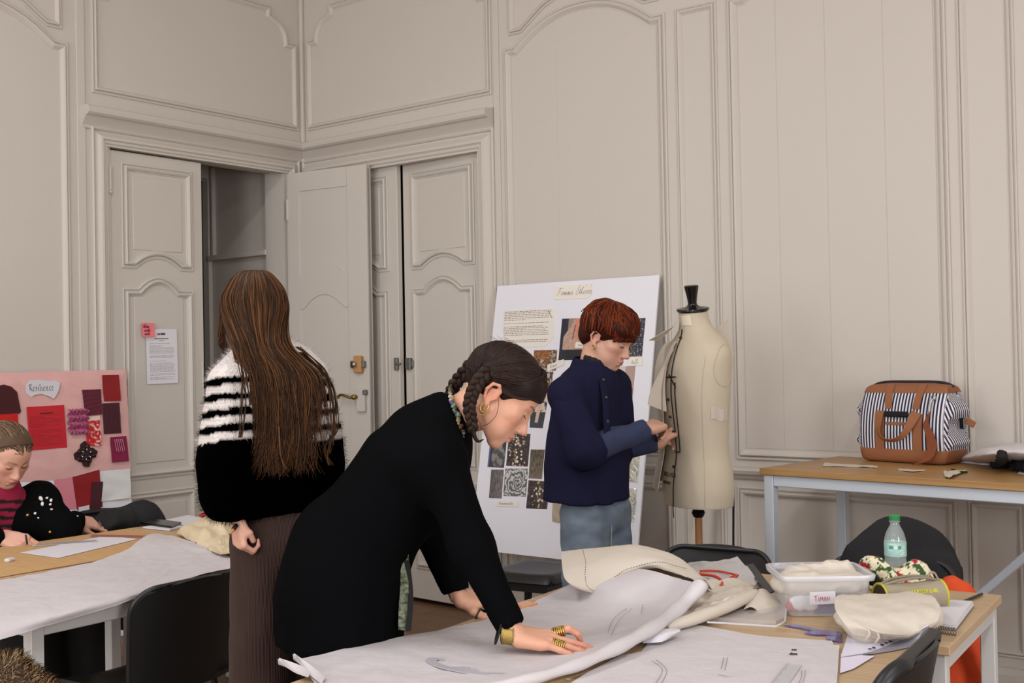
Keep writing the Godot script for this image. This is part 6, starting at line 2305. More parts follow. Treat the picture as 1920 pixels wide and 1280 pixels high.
	var tone = [lin(62, 40, 27), lin(52, 34, 23), lin(78, 49, 30), lin(90, 57, 32), lin(46, 30, 21), lin(106, 68, 38)]
	var hb = Blob.new()
	hb.ell(headc + Vector3(0, 0.01, 0), Vector3(0.083, 0.11, 0.094), Basis(), 0.02)
	hb.slabcap(Vector3(3.1031, 1.5544, 2.9709), Vector3(3.1502, 1.4364, 2.9827), 0.078, 0.085, T, 0.55, 0.03)
	hb.slabcap(Vector3(3.1696, 1.4218, 2.9864), Vector3(3.2295, 1.2923, 2.9754), 0.07, 0.05, T, 0.3, 0.04)
	hb.slabcap(Vector3(3.2295, 1.2923, 2.9754), Vector3(3.2538, 1.2353, 2.968), 0.045, 0.02, T, 0.3, 0.04)
	var hg = Geo.new()
	put(hg, hb.build(0.008, func(p, n): return lin(58, 37, 25)))
	rng.seed = 23
	var o = headc
	for i in 1500:
		var u = rng.randf_range(-1.0, 1.0)
		if rng.randf() < 0.4: u = absf(u) * 0.8 - 0.1
		var lay = rng.randf()
		var pts = []
		var top = o + R * (0.006 + 0.012 * u) + Vector3(0, 0.121, 0) - T * 0.005
		pts.append(top)
		var ph = rng.randf() * TAU
		var wob = rng.randf_range(0.002, 0.011)
		var wid = rng.randf_range(0.0009, 0.0018)
		for a in [0.5, 1.0, 1.45]:
			var e: float = a
			var azx = sin(u * 1.75)
			var azz = cos(u * 1.75)
			pts.append(o + Vector3(0, 0.01, 0) + (R * azx * (0.087 + 0.006 * lay) + T * azz * (0.098 + 0.007 * lay)) * sin(e) + Vector3(0, (0.112 + 0.006 * lay) * cos(e), 0))
		var nx: float = lerpf(-0.07, 0.12, (u + 1.0) * 0.5)
		var back: float = 0.085 + 0.03 * (1.0 - u * u) + 0.012 * lay
		if u < -0.72:
			pts.append(o + R * (-0.092 + 0.01 * lay) + Vector3(0, -0.075, 0) + T * 0.02)
			pts.append(o + R * (-0.082) + Vector3(0, -0.105 - 0.02 * lay, 0) - T * 0.03)
		else:
			pts.append(o + R * nx * 0.95 + Vector3(0, -0.085, 0) + T * (back - 0.005))
			var x2: float = nx * 1.0 + 0.035 + 0.05 * maxf(u, 0.0)
			pts.append(o + R * x2 + Vector3(0, -0.18, 0) + T * (back + 0.02))
			var len_: float = 0.25 + 0.17 * sqrt(lay) + 0.03 * rng.randf()
			if u > 0.75: len_ = 0.24 + 0.16 * lay
			var x3: float = lerpf(x2, 0.095, 0.35) + 0.04 * maxf(u, 0.0) + rng.randf_range(-0.02, 0.02)
			pts.append(o + R * x3 + Vector3(0, -len_ * 0.8, 0) + T * (back + 0.025))
			pts.append(o + R * (x3 + rng.randf_range(-0.025, 0.025)) + Vector3(0, -len_, 0) + T * (back + 0.03))
		var sp = spline(pts, 6)
		var rad = PackedFloat32Array()
		var m = sp.size()
		for k in m:
			var t = float(k) / m
			sp[k] += (R * sin(t * 16.0 + ph) + T * cos(t * 13.0 + ph) * 0.6) * wob * t * t * 1.6
			rad.append(wid * (1.0 - 0.8 * t * t))
		hg.col = tone[rng.randi() % 6].lerp(tone[4], clampf(0.35 - lay * 0.3, 0, 1))
		hg.tube(sp, rad, 4)
	for q in [[Vector3(3.1498, 1.5091, 3.0858), Vector3(3.2015, 1.4382, 3.1075), Vector3(3.2039, 1.3545, 3.1041), Vector3(3.2041, 1.2578, 3.1148)], [Vector3(3.153, 1.509, 3.0706), Vector3(3.1962, 1.4238, 3.086), Vector3(3.211, 1.3399, 3.0856)], [Vector3(3.2151, 1.493, 2.9206), Vector3(3.3028, 1.419, 2.9017), Vector3(3.3281, 1.2903, 2.905), Vector3(3.3267, 1.2054, 2.9171)], [Vector3(3.2129, 1.4783, 2.9094), Vector3(3.2987, 1.3896, 2.879), Vector3(3.3198, 1.2747, 2.8858), Vector3(3.3106, 1.2192, 2.9172), Vector3(3.3208, 1.1731, 2.9085)], [Vector3(3.2415, 1.281, 3.0228), Vector3(3.2553, 1.2111, 3.0234), Vector3(3.2643, 1.1686, 3.0156)]]:
		for k in 7:
			var pts = []
			for p: Vector3 in q: pts.append(p + R * rng.randf_range(-0.008, 0.008) + T * rng.randf_range(-0.004, 0.006))
			hg.col = tone[rng.randi() % 6]
			hg.tube(spline(pts, 8), rng.randf_range(0.0008, 0.0018), 4)
	wear("hair", hg, M["hair"], who, "very long loose brown hair")

func knit_normal() -> ImageTexture:
	var n = 128
	var im = Image.create(n, n, false, Image.FORMAT_RF)
	for y in n:
		for x in n:
			var u = fmod(x / 16.0, 1.0)
			var v = fmod(y / 16.0 + absf(u - 0.5) * 1.2, 1.0)
			im.set_pixel(x, y, Color(sin(PI * v) * (0.4 + 0.6 * sin(PI * fmod(u * 2.0, 1.0))), 0, 0))
	return normal_of(im, 2.0)

func cord_normal() -> ImageTexture:
	var im = Image.create(64, 64, false, Image.FORMAT_RF)
	for y in 64:
		for x in 64: im.set_pixel(x, y, Color(absf(sin(PI * x / 3.2 * 0.8)), 0, 0))
	return normal_of(im, 1.2)
# ------------------------------------------------------------------ the red-haired man pinning the bust
func man_at_bust():
	var feet = Vector3(3.07, 0, 1.30)
	var who = person("man with copper red bowl cut and navy overshirt, pinning cloth on the dressmaking bust", feet)
	var R = Vector3(0.7892, 0, -0.6141)
	var T = Vector3(0.6141, 0, 0.7892)
	var base = lin(208, 160, 138)
	var blush = lin(200, 134, 116)
	var neck = Vector3(3.0886, 1.3978, 1.2942)
	var chest = Vector3(3.0615, 1.2292, 1.3121)
	var waist = Vector3(3.0605, 1.0516, 1.3095)
	var hips = Vector3(3.084, 0.8629, 1.2877)
	var shr = Vector3(3.0805, 1.3038, 1.4634)
	var elr = Vector3(3.1711, 1.0993, 1.4778)
	var wrr = Vector3(3.2702, 1.1658, 1.1866)
	var shl = Vector3(3.0952, 1.3268, 1.1611)
	var ell = Vector3(3.1063, 1.0872, 1.1479)
	var wrl = Vector3(3.2347, 1.1013, 1.0483)
	var head_at = Vector3(3.141, 1.5177, 1.2747)
	var b = Blob.new()
	b.cap(hips, waist, 0.085, 0.085, 0.04)
	b.cap(waist, chest, 0.085, 0.09, 0.04)
	b.cap(chest, neck, 0.08, 0.055, 0.04)
	for q in [[shr, elr, wrr], [shl, ell, wrl]]:
		b.cap(chest + Vector3(0, 0.06, 0), q[0], 0.05, 0.045, 0.03)
		b.cap(q[0], q[1], 0.05, 0.04, 0.03)
		b.cap(q[1], q[2], 0.04, 0.027, 0.02)
	var sidev = Vector3(-0.0177, 0, -0.9998)
	for s in [-1.0, 1.0]:
		var hip = hips + sidev * 0.07 * s - Vector3(0, 0.04, 0)
		b.cap(hip, Vector3(hip.x, 0.5, hip.z), 0.065, 0.055, 0.03)
		b.cap(Vector3(hip.x, 0.5, hip.z), Vector3(hip.x, 0.08, hip.z), 0.055, 0.04, 0.02)
	var body = Geo.new()
	put(body, b.build(0.017, func(p, n): return base))
	var hf = head_frame(head_at, Vector3(0.4229, 0.9041, -0.0618), Vector3(0.8895, -0.4407, -0.121), 0.97)
	put(body, head_blob(1.0, hf.affine_inverse() * neck, 0.056).build(0.0034, skin_tint(base, lin(186, 108, 100), blush, lin(70, 40, 28), -0.001)), hf)
	var hr = hand_frame(wrr, Vector3(3.2673, 1.1845, 1.0752) - wrr, Vector3(0.2244, 0.755, 0.6162))
	var cr = [[0.35, 0.75, 0.4], [0.6, 1.0, 0.5], [0.85, 1.2, 0.6], [1.0, 1.3, 0.6]]
	put(body, hand_blob(1.0, cr, [Vector3(0.018, -0.008, 0.02), Vector3(0.034, -0.026, 0.045), Vector3(0.032, -0.036, 0.075), Vector3(0.026, -0.036, 0.1)], 0.04, 1.02, hr.basis.inverse() * ((elr - wrr).normalized() * 0.07)).build(0.0036, hand_tint(base, blush)), hr)
	var hl = hand_frame(wrl, Vector3(3.2318, 1.122, 0.9749) - wrl, Vector3(-0.7234, 0.5976, -0.3458))
	put(body, hand_blob(-1.0, cr, [Vector3(0.018, -0.008, 0.02), Vector3(0.034, -0.022, 0.045), Vector3(0.032, -0.03, 0.07)], 0.04, 1.0, hl.basis.inverse() * ((ell - wrl).normalized() * 0.06)).build(0.004, hand_tint(base, blush)), hl)
	wear("body", body, M["skin"], who)
	var g = Geo.new()
	lashes(g, 0.0014, -0.001)
	var la = wear("eyelashes", g, M["ink black"], who)
	la.transform = Transform3D(Basis(), -feet) * hf
	var c = Blob.new()
	wrinkles(c, 0.012, 5.0, 31, Vector3(1, 0.55, 1))
	var axis = Vector3(0.9998, 0, -0.0177)
	c.slabcap(chest + Vector3(0, 0.035, 0), waist, 0.15, 0.168, axis, 0.86, 0.06)
	c.slabcap(waist, Vector3(3.0524, 0.8532, 1.3121), 0.172, 0.188, axis, 0.9, 0.06)
	c.cap(neck - Vector3(0, 0.04, 0), shr + Vector3(0, 0.012, 0), 0.07, 0.06, 0.05)
	c.cap(neck - Vector3(0, 0.045, 0), shl, 0.068, 0.06, 0.05)
	c.cap(neck - Vector3(0, 0.07, 0), neck - Vector3(0, 0.015, 0), 0.085, 0.072, 0.03)
	c.cap(shr, shr.lerp(elr, 0.35), 0.07, 0.066, 0.04)
	c.cap(shl, ell, 0.075, 0.07, 0.04)
	plane_cut(c, Vector3(3.0534, 0.8929, 1.3121), Vector3(0, -1, 0))
	plane_cut(c, neck + Vector3(0, 0.012, 0), Vector3(0.1769, 0.9841, -0.013), 0.2)
	var navy = fabric("navy cloth", 0.9, 26.0, 0.3, ink(29, 29, 52))
	navy.metallic_specular = 0.2
	var sg = c.build(0.0098)
	c = Blob.new()
	wrinkles(c, 0.012, 6.0, 36, Vector3(1, 0.6, 1))
	c.cap(shr, elr, 0.072, 0.072, 0.03)
	c.cap(elr, elr.lerp(wrr, 0.3), 0.07, 0.064, 0.03)
	plane_cut(c, elr.lerp(wrr, 0.14), wrr - elr, 0.3)
	put(sg, c.build(0.0085))
	var shirt = wear("overshirt", sg, navy, who, "navy overshirt with collar and elbow sleeves")
	g = Geo.new()
	var up = Vector3(0.1089, 0.9938, -0.0218)
	var cf = Vector3(0.9873, 0, 0.1589)
	var cs = up.cross(cf).normalized()
	g.sheet(grid(40, 6, func(u: float, v: float):
		var a: float = lerpf(-2.75, 2.75, u) + PI
		var rad: float = 0.074 + 0.022 * (1.0 - v) + 0.004 * sin(u * 20.0)
		var drop: float = 0.052 * (1.0 - v) + 0.012 * absf(cos(a * 0.5)) * (1.0 - v)
		return neck + Vector3(0, 0.022, 0) + up * (-drop + 0.02 * v - 0.014 * cos(a)) + (cf * cos(a) * 1.08 + cs * sin(a)) * rad), 0.003)
	trim_on("collar", g, navy, shirt)
	g = Geo.new()
	var pf = [Vector3(3.1738, 1.3616, 1.3603), Vector3(3.1995, 1.2954, 1.3834), Vector3(3.2159, 1.2056, 1.4006), Vector3(3.2194, 1.1053, 1.4024)]
	g.sheet(grid(4, 24, func(u: float, v: float):
		var q = spline(pf, 8)
		var p: Vector3 = q[int(v * (q.size() - 1))]
		return p + cs * (u - 0.5) * 0.036 + cf * (0.004 - 0.006 * absf(u - 0.5))), 0.002)
	trim_on("placket", g, navy, shirt)
	for q in [pf[0], pf[1], pf[2]]:
		g = Geo.new()
		g.ball(q + cf * 0.007, Vector3(0.006, 0.006, 0.006), 10, 6)
		trim_on("button", g, mat("dark button", ink(70, 66, 60), 0.3), shirt)
	c = Blob.new()
	c.cap(neck - Vector3(0, 0.05, 0), neck.lerp(head_at, 0.36), 0.066, 0.063, 0.02)
	plane_cut(c, neck.lerp(head_at, 0.34), Vector3(0.2861, 0.932, -0.2226), 0.4)
	wear("roll_neck", c.build(0.008), M["black matt"], who)
	c = Blob.new()
	wrinkles(c, 0.009, 9.0, 33)
	c.cap(elr.lerp(shr, 0.15), elr, 0.056, 0.058, 0.02)
	c.cap(elr, wrr.lerp(elr, 0.02), 0.058, 0.041, 0.02)
	plane_cut(c, wrr.lerp(elr, 0.06), wrr - elr, 0.14)
	var blue = fabric("blue jersey", 0.92, 26.0, 0.25, ink(46, 54, 84))
	wear("sleeve", c.build(0.008), blue, who, "slate blue long sleeve on the near arm")
	c = Blob.new()
	wrinkles(c, 0.006, 8.0, 34)
	c.cap(ell.lerp(shl, 0.1), ell, 0.056, 0.056, 0.02)
	c.cap(ell, wrl, 0.055, 0.036, 0.02)
	plane_cut(c, wrl.lerp(ell, 0.06), wrl - ell, 0.14)
	wear("sleeve", c.build(0.009), blue, who)
	c = Blob.new()
	wrinkles(c, 0.01, 6.0, 35, Vector3(1, 1.4, 1))
	c.slabcap(Vector3(3.0834, 0.9047, 1.289), hips, 0.12, 0.135, axis, 0.9, 0.05)
	for s in [-1.0, 1.0]:
		var hip = hips + sidev * 0.078 * s - Vector3(0, 0.02, 0)
		c.cap(hip, Vector3(hip.x, 0.48, hip.z), 0.098, 0.088, 0.025)
		c.cap(Vector3(hip.x, 0.48, hip.z), Vector3(hip.x, 0.05, hip.z), 0.088, 0.09, 0.03)
	plane_cut(c, Vector3(0, 0.03, 0), Vector3(0, -1, 0))
	var fade = FastNoiseLite.new()
	fade.seed = 8
	fade.frequency = 9.0
	var jm = fabric("denim", 0.85, 30.0, 0.3)
	var jeans = wear("jeans", c.build(0.0105, func(p, n): return lin(84, 98, 116).lerp(lin(124, 136, 148), clampf(0.5 + fade.get_noise_3d(p.x, p.y * 2.0, p.z) * 0.7, 0, 1))), jm, who, "faded blue jeans")
	g = Geo.new()
	var seam = spline([Vector3(3.0626, 0.8778, 1.4313), Vector3(3.0747, 0.8076, 1.4333), Vector3(3.0741, 0.7159, 1.432)], 10)
	g.tube(seam, 0.0025, 5)
	g.tube(spline([Vector3(3.188, 0.8857, 1.3213), Vector3(3.1871, 0.8237, 1.3335), Vector3(3.1828, 0.7115, 1.3347)], 8), 0.002, 5)
	trim_on("seam", g, mat("pale seam", ink(160, 172, 188)), jeans)
	c = Blob.new()
	for s in [-1.0, 1.0]:
		var an = Vector3(hips.x, 0.05, hips.z) + sidev * 0.085 * s
		c.slabcap(an - cf * 0.05, an + cf * 0.17 - Vector3(0, 0.008, 0), 0.05, 0.045, Vector3.UP, 0.9, 0.02)
	plane_cut(c, Vector3(0, 0.006, 0), Vector3(0, -1, 0))
	wear("shoes", c.build(0.013), M["black matt"], who)
	g = Geo.new()
	var ring = PackedVector3Array()
	for i in 18:
		var a = TAU * i / 18
		ring.append(Vector3(-0.0105 + cos(a) * 0.0108, -0.012 + sin(a) * 0.0108 * 0.9, 0.099 - sin(a) * 0.007))
	g.tube(ring, 0.0026, 7, true)
	var rg = wear("ring", g, M["gilt"], who, "gold finger ring")
	rg.transform = Transform3D(Basis(), -feet) * hr
	g = Geo.new()
	ring = PackedVector3Array()
	for i in 16:
		var a = TAU * i / 16
		ring.append(Vector3(-0.081, -0.035 + cos(a) * 0.009, -0.003 + sin(a) * 0.007))
	g.tube(ring, 0.0026, 7, true)
	var er = wear("earring", g, M["gilt"], who, "small gold earring")
	er.transform = Transform3D(Basis(), -feet) * hf
	var tone = [lin(88, 34, 17), lin(72, 26, 14), lin(106, 44, 20), lin(58, 22, 13), lin(122, 54, 24)]
	var hb = Blob.new()
	hb.ell(Vector3(0, 0.06, -0.012), Vector3(0.096, 0.094, 0.116), Basis(), 0.03)
	hb.ell(Vector3(0, 0.072, 0.05), Vector3(0.082, 0.05, 0.062), Basis(), 0.03)
	hb.ell(Vector3(0, 0.0, -0.07), Vector3(0.076, 0.062, 0.05), Basis(), 0.03)
	var cut = hb.ell(Vector3(0, -0.06, 0.11), Vector3(0.2, 0.098, 0.12), Basis(), 0.01)
	cut.cut = true
	for s in [-1.0, 1.0]:
		var ec = hb.ell(Vector3(s * 0.09, -0.03, -0.002), Vector3(0.03, 0.052, 0.036), Basis(), 0.008)
		ec.cut = true
	var hg = Geo.new()
	put(hg, hb.build(0.006, func(p, n): return tone[3]))
	rng.seed = 51
	var hc = Vector3(0, 0.052, -0.01)
	var hrr = Vector3(0.094, 0.098, 0.113)
	for i in 900:
		var az = rng.randf_range(-PI, PI)
		var clump: float = round(az * 9.0) / 9.0
		var d0 = Vector3(0.15 * sin(az + 0.5), 1.0, -0.25 + 0.15 * cos(az + 0.5))
		var az1: float = lerpf(az, clump, 0.6) + 0.25
		var front: float = cos(az1)
		var dy: float = lerpf(-0.62, -0.12, clampf((front + 0.75) / 0.75, 0, 1))
		if front > 0.0: dy = lerpf(-0.12, -0.1, front)
		var d1 = Vector3(sin(az1), dy - 0.12 * rng.randf() * (1.0 if front < 0.0 else 0.35), front)
		hg.col = tone[rng.randi() % 5]
		strand(hg, hc, hrr, d0, d1, rng.randf_range(-0.002, 0.006), rng.randf_range(-0.002, 0.009), rng.randf_range(0.0016, 0.0034), rng.randf_range(0.001, 0.005), rng.randf() * TAU, 10)
	for i in 420:
		var x = rng.randf_range(-0.075, 0.075)
		var y = 0.042 - 6.0 * x * x * 0.6 + rng.randf_range(-0.006, 0.004)
		var z = sqrt(maxf(0.0, 1.0 - pow(x / 0.088, 2.0)))
		hg.col = tone[rng.randi() % 5]
		hg.tube(spline([Vector3(x * 0.55, 0.145, 0.02), Vector3(x * 0.8, 0.118, 0.035 + 0.055 * z), Vector3(x * 0.97, 0.085, 0.022 + 0.09 * z), Vector3(x, y, 0.012 + 0.094 * z + rng.randf_range(-0.004, 0.006))], 5), rng.randf_range(0.0014, 0.0028), 4)
	for i in 160:
		var az = rng.randf_range(-PI, PI)
		var e = rng.randf_range(0.2, 1.0)
		var d0 = Vector3(sin(az) * sin(e), cos(e), cos(az) * sin(e))
		var d1 = Vector3(sin(az + 0.6) * sin(e + 0.6), cos(e + 0.6), cos(az + 0.6) * sin(e + 0.6))
		hg.col = tone[2 + rng.randi() % 3]
		strand(hg, hc, hrr, d0, d1, 0.002, rng.randf_range(0.008, 0.02), rng.randf_range(0.002, 0.0036), 0.004, rng.randf() * TAU, 8)
	var ho = wear("hair", hg, M["hair"], who, "copper red bowl cut hair")
	ho.transform = Transform3D(Basis(), -feet) * hf
# ------------------------------------------------------------------ the seated woman drawing at the left edge
func seated_woman():
	var feet = Vector3(1.15, 0, 2.62)
	var who = person("seated woman drawing at left, pinned back hair, black cardigan over magenta striped roll neck", feet)
	var R = Vector3(0.7892, 0, -0.6141)
	var T = Vector3(0.6141, 0, 0.7892)
	var base = lin(216, 166, 146)
	var blush = lin(214, 138, 124)
	var head_at = Vector3(1.1112, 1.0929, 2.6235)
	var neck = Vector3(1.0515, 0.9349, 2.591)
	var chest = Vector3(0.9939, 0.7951, 2.5572)
	var belly = Vector3(0.8705, 0.6082, 2.4976)
	var shl = Vector3(1.0674, 0.8966, 2.4512)
	var ell = Vector3(1.1903, 0.7605, 2.4291)
	var wrl = Vector3(1.0828, 0.7942, 2.2979)
	var shr = Vector3(1.0424, 0.9247, 2.7246)
	var elr = Vector3(1.1904, 0.7933, 2.8351)
	var wrr = Vector3(1.227, 0.7871, 2.7052)
	var b = Blob.new()
	b.cap(belly, chest, 0.09, 0.085, 0.04)
	b.cap(chest, neck, 0.07, 0.048, 0.04)
	for q in [[shl, ell, wrl], [shr, elr, wrr]]:
		b.cap(chest + Vector3(0, 0.06, 0), q[0], 0.04, 0.04, 0.03)
		b.cap(q[0], q[1], 0.043, 0.036, 0.03)
		b.cap(q[1], q[2], 0.035, 0.024, 0.02)
	var seat = Vector3(0.92, 0.5, 2.56)
	b.cap(belly, seat, 0.1, 0.1, 0.05)
	for s in [-1.0, 1.0]:
		var kn = Vector3(1.36, 0.5, 2.56 + 0.1 * s)
		b.cap(seat + Vector3(0, 0, 0.08 * s), kn, 0.08, 0.06, 0.03)
		b.cap(kn, Vector3(1.38, 0.08, kn.z), 0.055, 0.038, 0.02)
	var body = Geo.new()
	put(body, b.build(0.017, func(p, n): return base))
	var hf = head_frame(head_at, Vector3(0.5701, 0.8211, -0.0287), Vector3(0.8196, -0.5715, -0.0406), 1.0)
	put(body, head_blob(0.0, hf.affine_inverse() * neck, 0.046).build(0.0034, skin_tint(base, lin(188, 104, 104), blush, lin(110, 84, 66))), hf)
	var hl = hand_frame(wrl, Vector3(1.1004, 0.7613, 2.2076) - wrl, Vector3(0.4327, 0.8923, 0.1288))
	put(body, hand_blob(-1.0, [[0.05, 0.45, 0.3], [0.2, 0.5, 0.3], [0.35, 0.5, 0.3], [0.4, 0.5, 0.3]], [Vector3(0.018, -0.008, 0.02), Vector3(0.042, -0.018, 0.045), Vector3(0.052, -0.022, 0.075), Vector3(0.055, -0.026, 0.098)], 0.12, 1.0, hl.basis.inverse() * ((ell - wrl).normalized() * 0.07)).build(0.0033, hand_tint(base, blush)), hl)
	var hr = hand_frame(wrr, Vector3(1.3248, 0.7589, 2.6539) - wrr, Vector3(0.4452, 0.796, 0.4101))
	put(body, hand_blob(1.0, [[0.55, 0.8, 0.3], [0.7, 1.0, 0.5], [0.85, 1.1, 0.6], [0.9, 1.1, 0.6]], [Vector3(0.018, -0.008, 0.02), Vector3(0.036, -0.028, 0.045), Vector3(0.03, -0.044, 0.072), Vector3(0.018, -0.05, 0.092)], 0.04, 1.05, hr.basis.inverse() * ((elr - wrr).normalized() * 0.07)).build(0.0033, hand_tint(base, blush)), hr)
	wear("body", body, M["skin"], who)
	var g = Geo.new()
	lashes(g, 0.0013)
	var la = wear("eyelashes", g, M["ink black"], who)
	la.transform = Transform3D(Basis(), -feet) * hf
	var mag = lin(150, 22, 62)
	var blk = lin(18, 14, 18)
	var slope = Vector3(0.7739, 0.1961, -0.6022)
	var stripe = func(p: Vector3, n: Vector3) -> Color:
		var h: float = p.y - 0.22 * (p - neck).dot(R) + 0.35 * absf((p - neck).dot(R) + 0.02)
		var k: float = (neck.y - 0.008 - h) / 0.033
		if k < 0.0: return mag
		return blk if fmod(k, 1.0) < 0.42 else mag
	var c = Blob.new()
	wrinkles(c, 0.006, 8.0, 41)
	c.cap(belly, chest, 0.15, 0.135, 0.05)
	c.cap(chest, neck - Vector3(0, 0.03, 0), 0.13, 0.07, 0.05)
	c.cap(neck - Vector3(0, 0.03, 0), neck + Vector3(0, 0.022, 0) + T * 0.012, 0.068, 0.062, 0.02)
	c.cap(chest + Vector3(0, 0.04, 0), shl, 0.07, 0.05, 0.05)
	c.cap(chest + Vector3(0, 0.04, 0), shr, 0.078, 0.066, 0.05)
	wear("roll_neck", c.build(0.006, stripe), vmat("striped rib", 0.9), who, "magenta and black striped roll neck")
	c = Blob.new()
	wrinkles(c, 0.012, 7.0, 43)
	c.cap(shl - Vector3(0, 0.005, 0), ell, 0.068, 0.074, 0.05)
	c.cap(ell, ell.lerp(wrl, 0.8), 0.074, 0.05, 0.03)
	c.cap(chest + Vector3(0, 0.045, 0) + R * 0.06, shl, 0.085, 0.068, 0.05)
	c.cap(chest + R * 0.085, belly + R * 0.1, 0.11, 0.13, 0.05)
	c.cap(chest - R * 0.1, belly - R * 0.1, 0.11, 0.13, 0.05)
	c.cap(chest + Vector3(0, 0.045, 0) - R * 0.1, shr, 0.08, 0.066, 0.05)
	c.cap(shr, elr, 0.066, 0.07, 0.04)
	c.cap(elr, elr.lerp(wrr, 0.82), 0.068, 0.045, 0.03)
	c.cap(chest - T * 0.04, belly - T * 0.04, 0.15, 0.16, 0.05)
	var op = c.slabcap(neck + T * 0.14 - R * 0.012 + Vector3(0, 0.02, 0), belly + T * 0.2 - R * 0.0, 0.075, 0.06, R, 0.8, 0.01)
	op.cut = true
	plane_cut(c, wrl.lerp(ell, 0.04), wrl - ell, 0.06)
	plane_cut(c, wrr.lerp(elr, 0.04), wrr - elr, 0.055)
	var bm = fabric("black knit", 0.95, 24.0, 0.4, ink(14, 14, 15))
	bm.metallic_specular = 0.12
	var cg = c.build(0.0105)
	var card = wear("cardigan", cg, bm, who, "black knitted cardigan with white motifs")
	for q in [Vector3(1.1997, 0.86, 2.5757), Vector3(1.2456, 0.7825, 2.5639)]:
		g = Geo.new()
		var bp = nearest(cg, q)
		g.ball(bp, Vector3(0.0075, 0.0075, 0.0075), 12, 8)
		trim_on("button", g, M["gilt"], card, "round gold button")
	for q in [[Vector3(1.1773, 0.928, 2.5184), 0.012], [Vector3(1.1914, 0.9072, 2.5197), 0.01], [Vector3(1.188, 0.876, 2.5344), 0.008], [Vector3(1.1942, 0.8476, 2.5291), 0.005], [Vector3(1.1691, 0.9184, 2.4739), 0.007], [Vector3(1.1774, 0.9028, 2.4672), 0.009], [Vector3(1.1811, 0.8865, 2.4766), 0.007], [Vector3(1.1895, 0.8731, 2.4699), 0.006], [Vector3(1.1806, 0.7964, 2.3867), 0.007]]:
		g = Geo.new()
		var bp = nearest(cg, q[0])
		g.ball(bp, Vector3(q[1] * 0.7, q[1], q[1] * 0.4), 9, 6, Basis(Vector3.UP, 0.7) * Basis(Vector3.BACK, q[1] * 300.0))
		trim_on("motif", g, M["white plastic"], card, "white embroidered motif")
	c = Blob.new()
	wrinkles(c, 0.01, 5.0, 44)
	c.cap(belly - Vector3(0, 0.05, 0), seat, 0.17, 0.18, 0.05)
	for s in [-1.0, 1.0]:
		var kn = Vector3(1.36, 0.5, 2.56 + 0.12 * s)
		c.cap(seat + Vector3(0, 0, 0.09 * s), kn, 0.12, 0.11, 0.06)
		c.cap(kn, Vector3(1.4, 0.05, kn.z), 0.11, 0.12, 0.06)
	plane_cut(c, Vector3(0, 0.02, 0), Vector3(0, -1, 0))
	wear("trousers", c.build(0.015), M["black matt"], who, "wide black trousers")
	g = Geo.new()
	var ring = PackedVector3Array()
	for i in 16:
		var a = TAU * i / 16
		ring.append(Vector3(0.03 + cos(a) * 0.0108, -0.006 + sin(a) * 0.0108, 0.1 + sin(a) * 0.005))
	g.tube(ring, 0.0026, 7, true)
	var rg = wear("ring", g, M["gilt"], who, "gold ring on the drawing hand")
	rg.transform = Transform3D(Basis(), -feet) * hr
	g = Geo.new()
	for k in 2:
		ring = PackedVector3Array()
		for i in 16:
			var a = TAU * i / 16
			ring.append(Vector3((0.0105 if k else -0.0095) + cos(a) * 0.0106, 0.002 + sin(a) * 0.0106 - 0.004 * k, 0.104))
		g.tube(ring, 0.0019, 6, true)
		g.ball(Vector3(0.0105 if k else -0.0095, 0.014 - 0.004 * k, 0.104), Vector3(0.006, 0.0025, 0.005), 8, 5)
	rg = wear("ring", g, M["dull steel"], who, "dark rings on the resting hand")
	rg.transform = Transform3D(Basis(), -feet) * hl
	var tone = [lin(112, 90, 70), lin(92, 72, 56), lin(132, 108, 84), lin(78, 60, 47)]
	var hb = Blob.new()
	hb.ell(Vector3(0, 0.047, -0.014), Vector3(0.081, 0.085, 0.104), Basis(), 0.02)
	hb.ell(Vector3(0, 0.07, 0.02), Vector3(0.072, 0.055, 0.062), Basis(), 0.03)
	var cut = hb.ell(Vector3(0, 0.002, 0.112), Vector3(0.2, 0.11, 0.085), Basis(Vector3.RIGHT, -0.42), 0.008)
	cut.cut = true
	for s in [-1.0, 1.0]:
		var ec = hb.ell(Vector3(s * 0.088, -0.03, 0.0), Vector3(0.03, 0.05, 0.034), Basis(), 0.008)
		ec.cut = true
	hb.ell(Vector3(0, 0.03, -0.125), Vector3(0.045, 0.045, 0.035), Basis(), 0.01)
	var hg = Geo.new()
	put(hg, hb.build(0.006, func(p, n): return tone[1]))
	rng.seed = 63
	var hc = Vector3(0, 0.047, -0.012)
	var hrr = Vector3(0.081, 0.086, 0.103)
	for i in 800:
		var s = -1.0 if i % 2 else 1.0
		var a = rng.randf_range(0.22, 1.7)
		var d0 = Vector3(s * rng.randf_range(0.012, 0.05) + 0.1, sin(a), cos(a))
		var dm = Vector3.ZERO
		if rng.randf() < 0.62:
			var t = rng.randf()
			d0 = Vector3(s * lerpf(0.1, 0.85, t), lerpf(0.27, 0.02, t * t), lerpf(0.9, 0.55, t))
			dm = Vector3(s * lerpf(0.3, 1.2, t), lerpf(1.5, 0.3, t), lerpf(0.1, -0.1, t))
		var d1 = Vector3(s * rng.randf_range(0.05, 0.5), rng.randf_range(-0.35, 0.1), -0.9)
		hg.col = tone[rng.randi() % 4]
		strand(hg, hc, hrr, d0, d1, rng.randf_range(-0.001, 0.002), rng.randf_range(0.0, 0.005), rng.randf_range(0.0012, 0.0024), 0.0008, rng.randf() * TAU, 12, dm)
	var ho = wear("hair", hg, M["hair"], who, "fair brown parted hair")
	ho.transform = Transform3D(Basis(), -feet) * hf
	g = Geo.new()
	g.tube(spline([Vector3(-0.07, 0.075, 0.036), Vector3(-0.077, 0.06, 0.03), Vector3(-0.0805, 0.045, 0.022)], 6), 0.0032, 6)
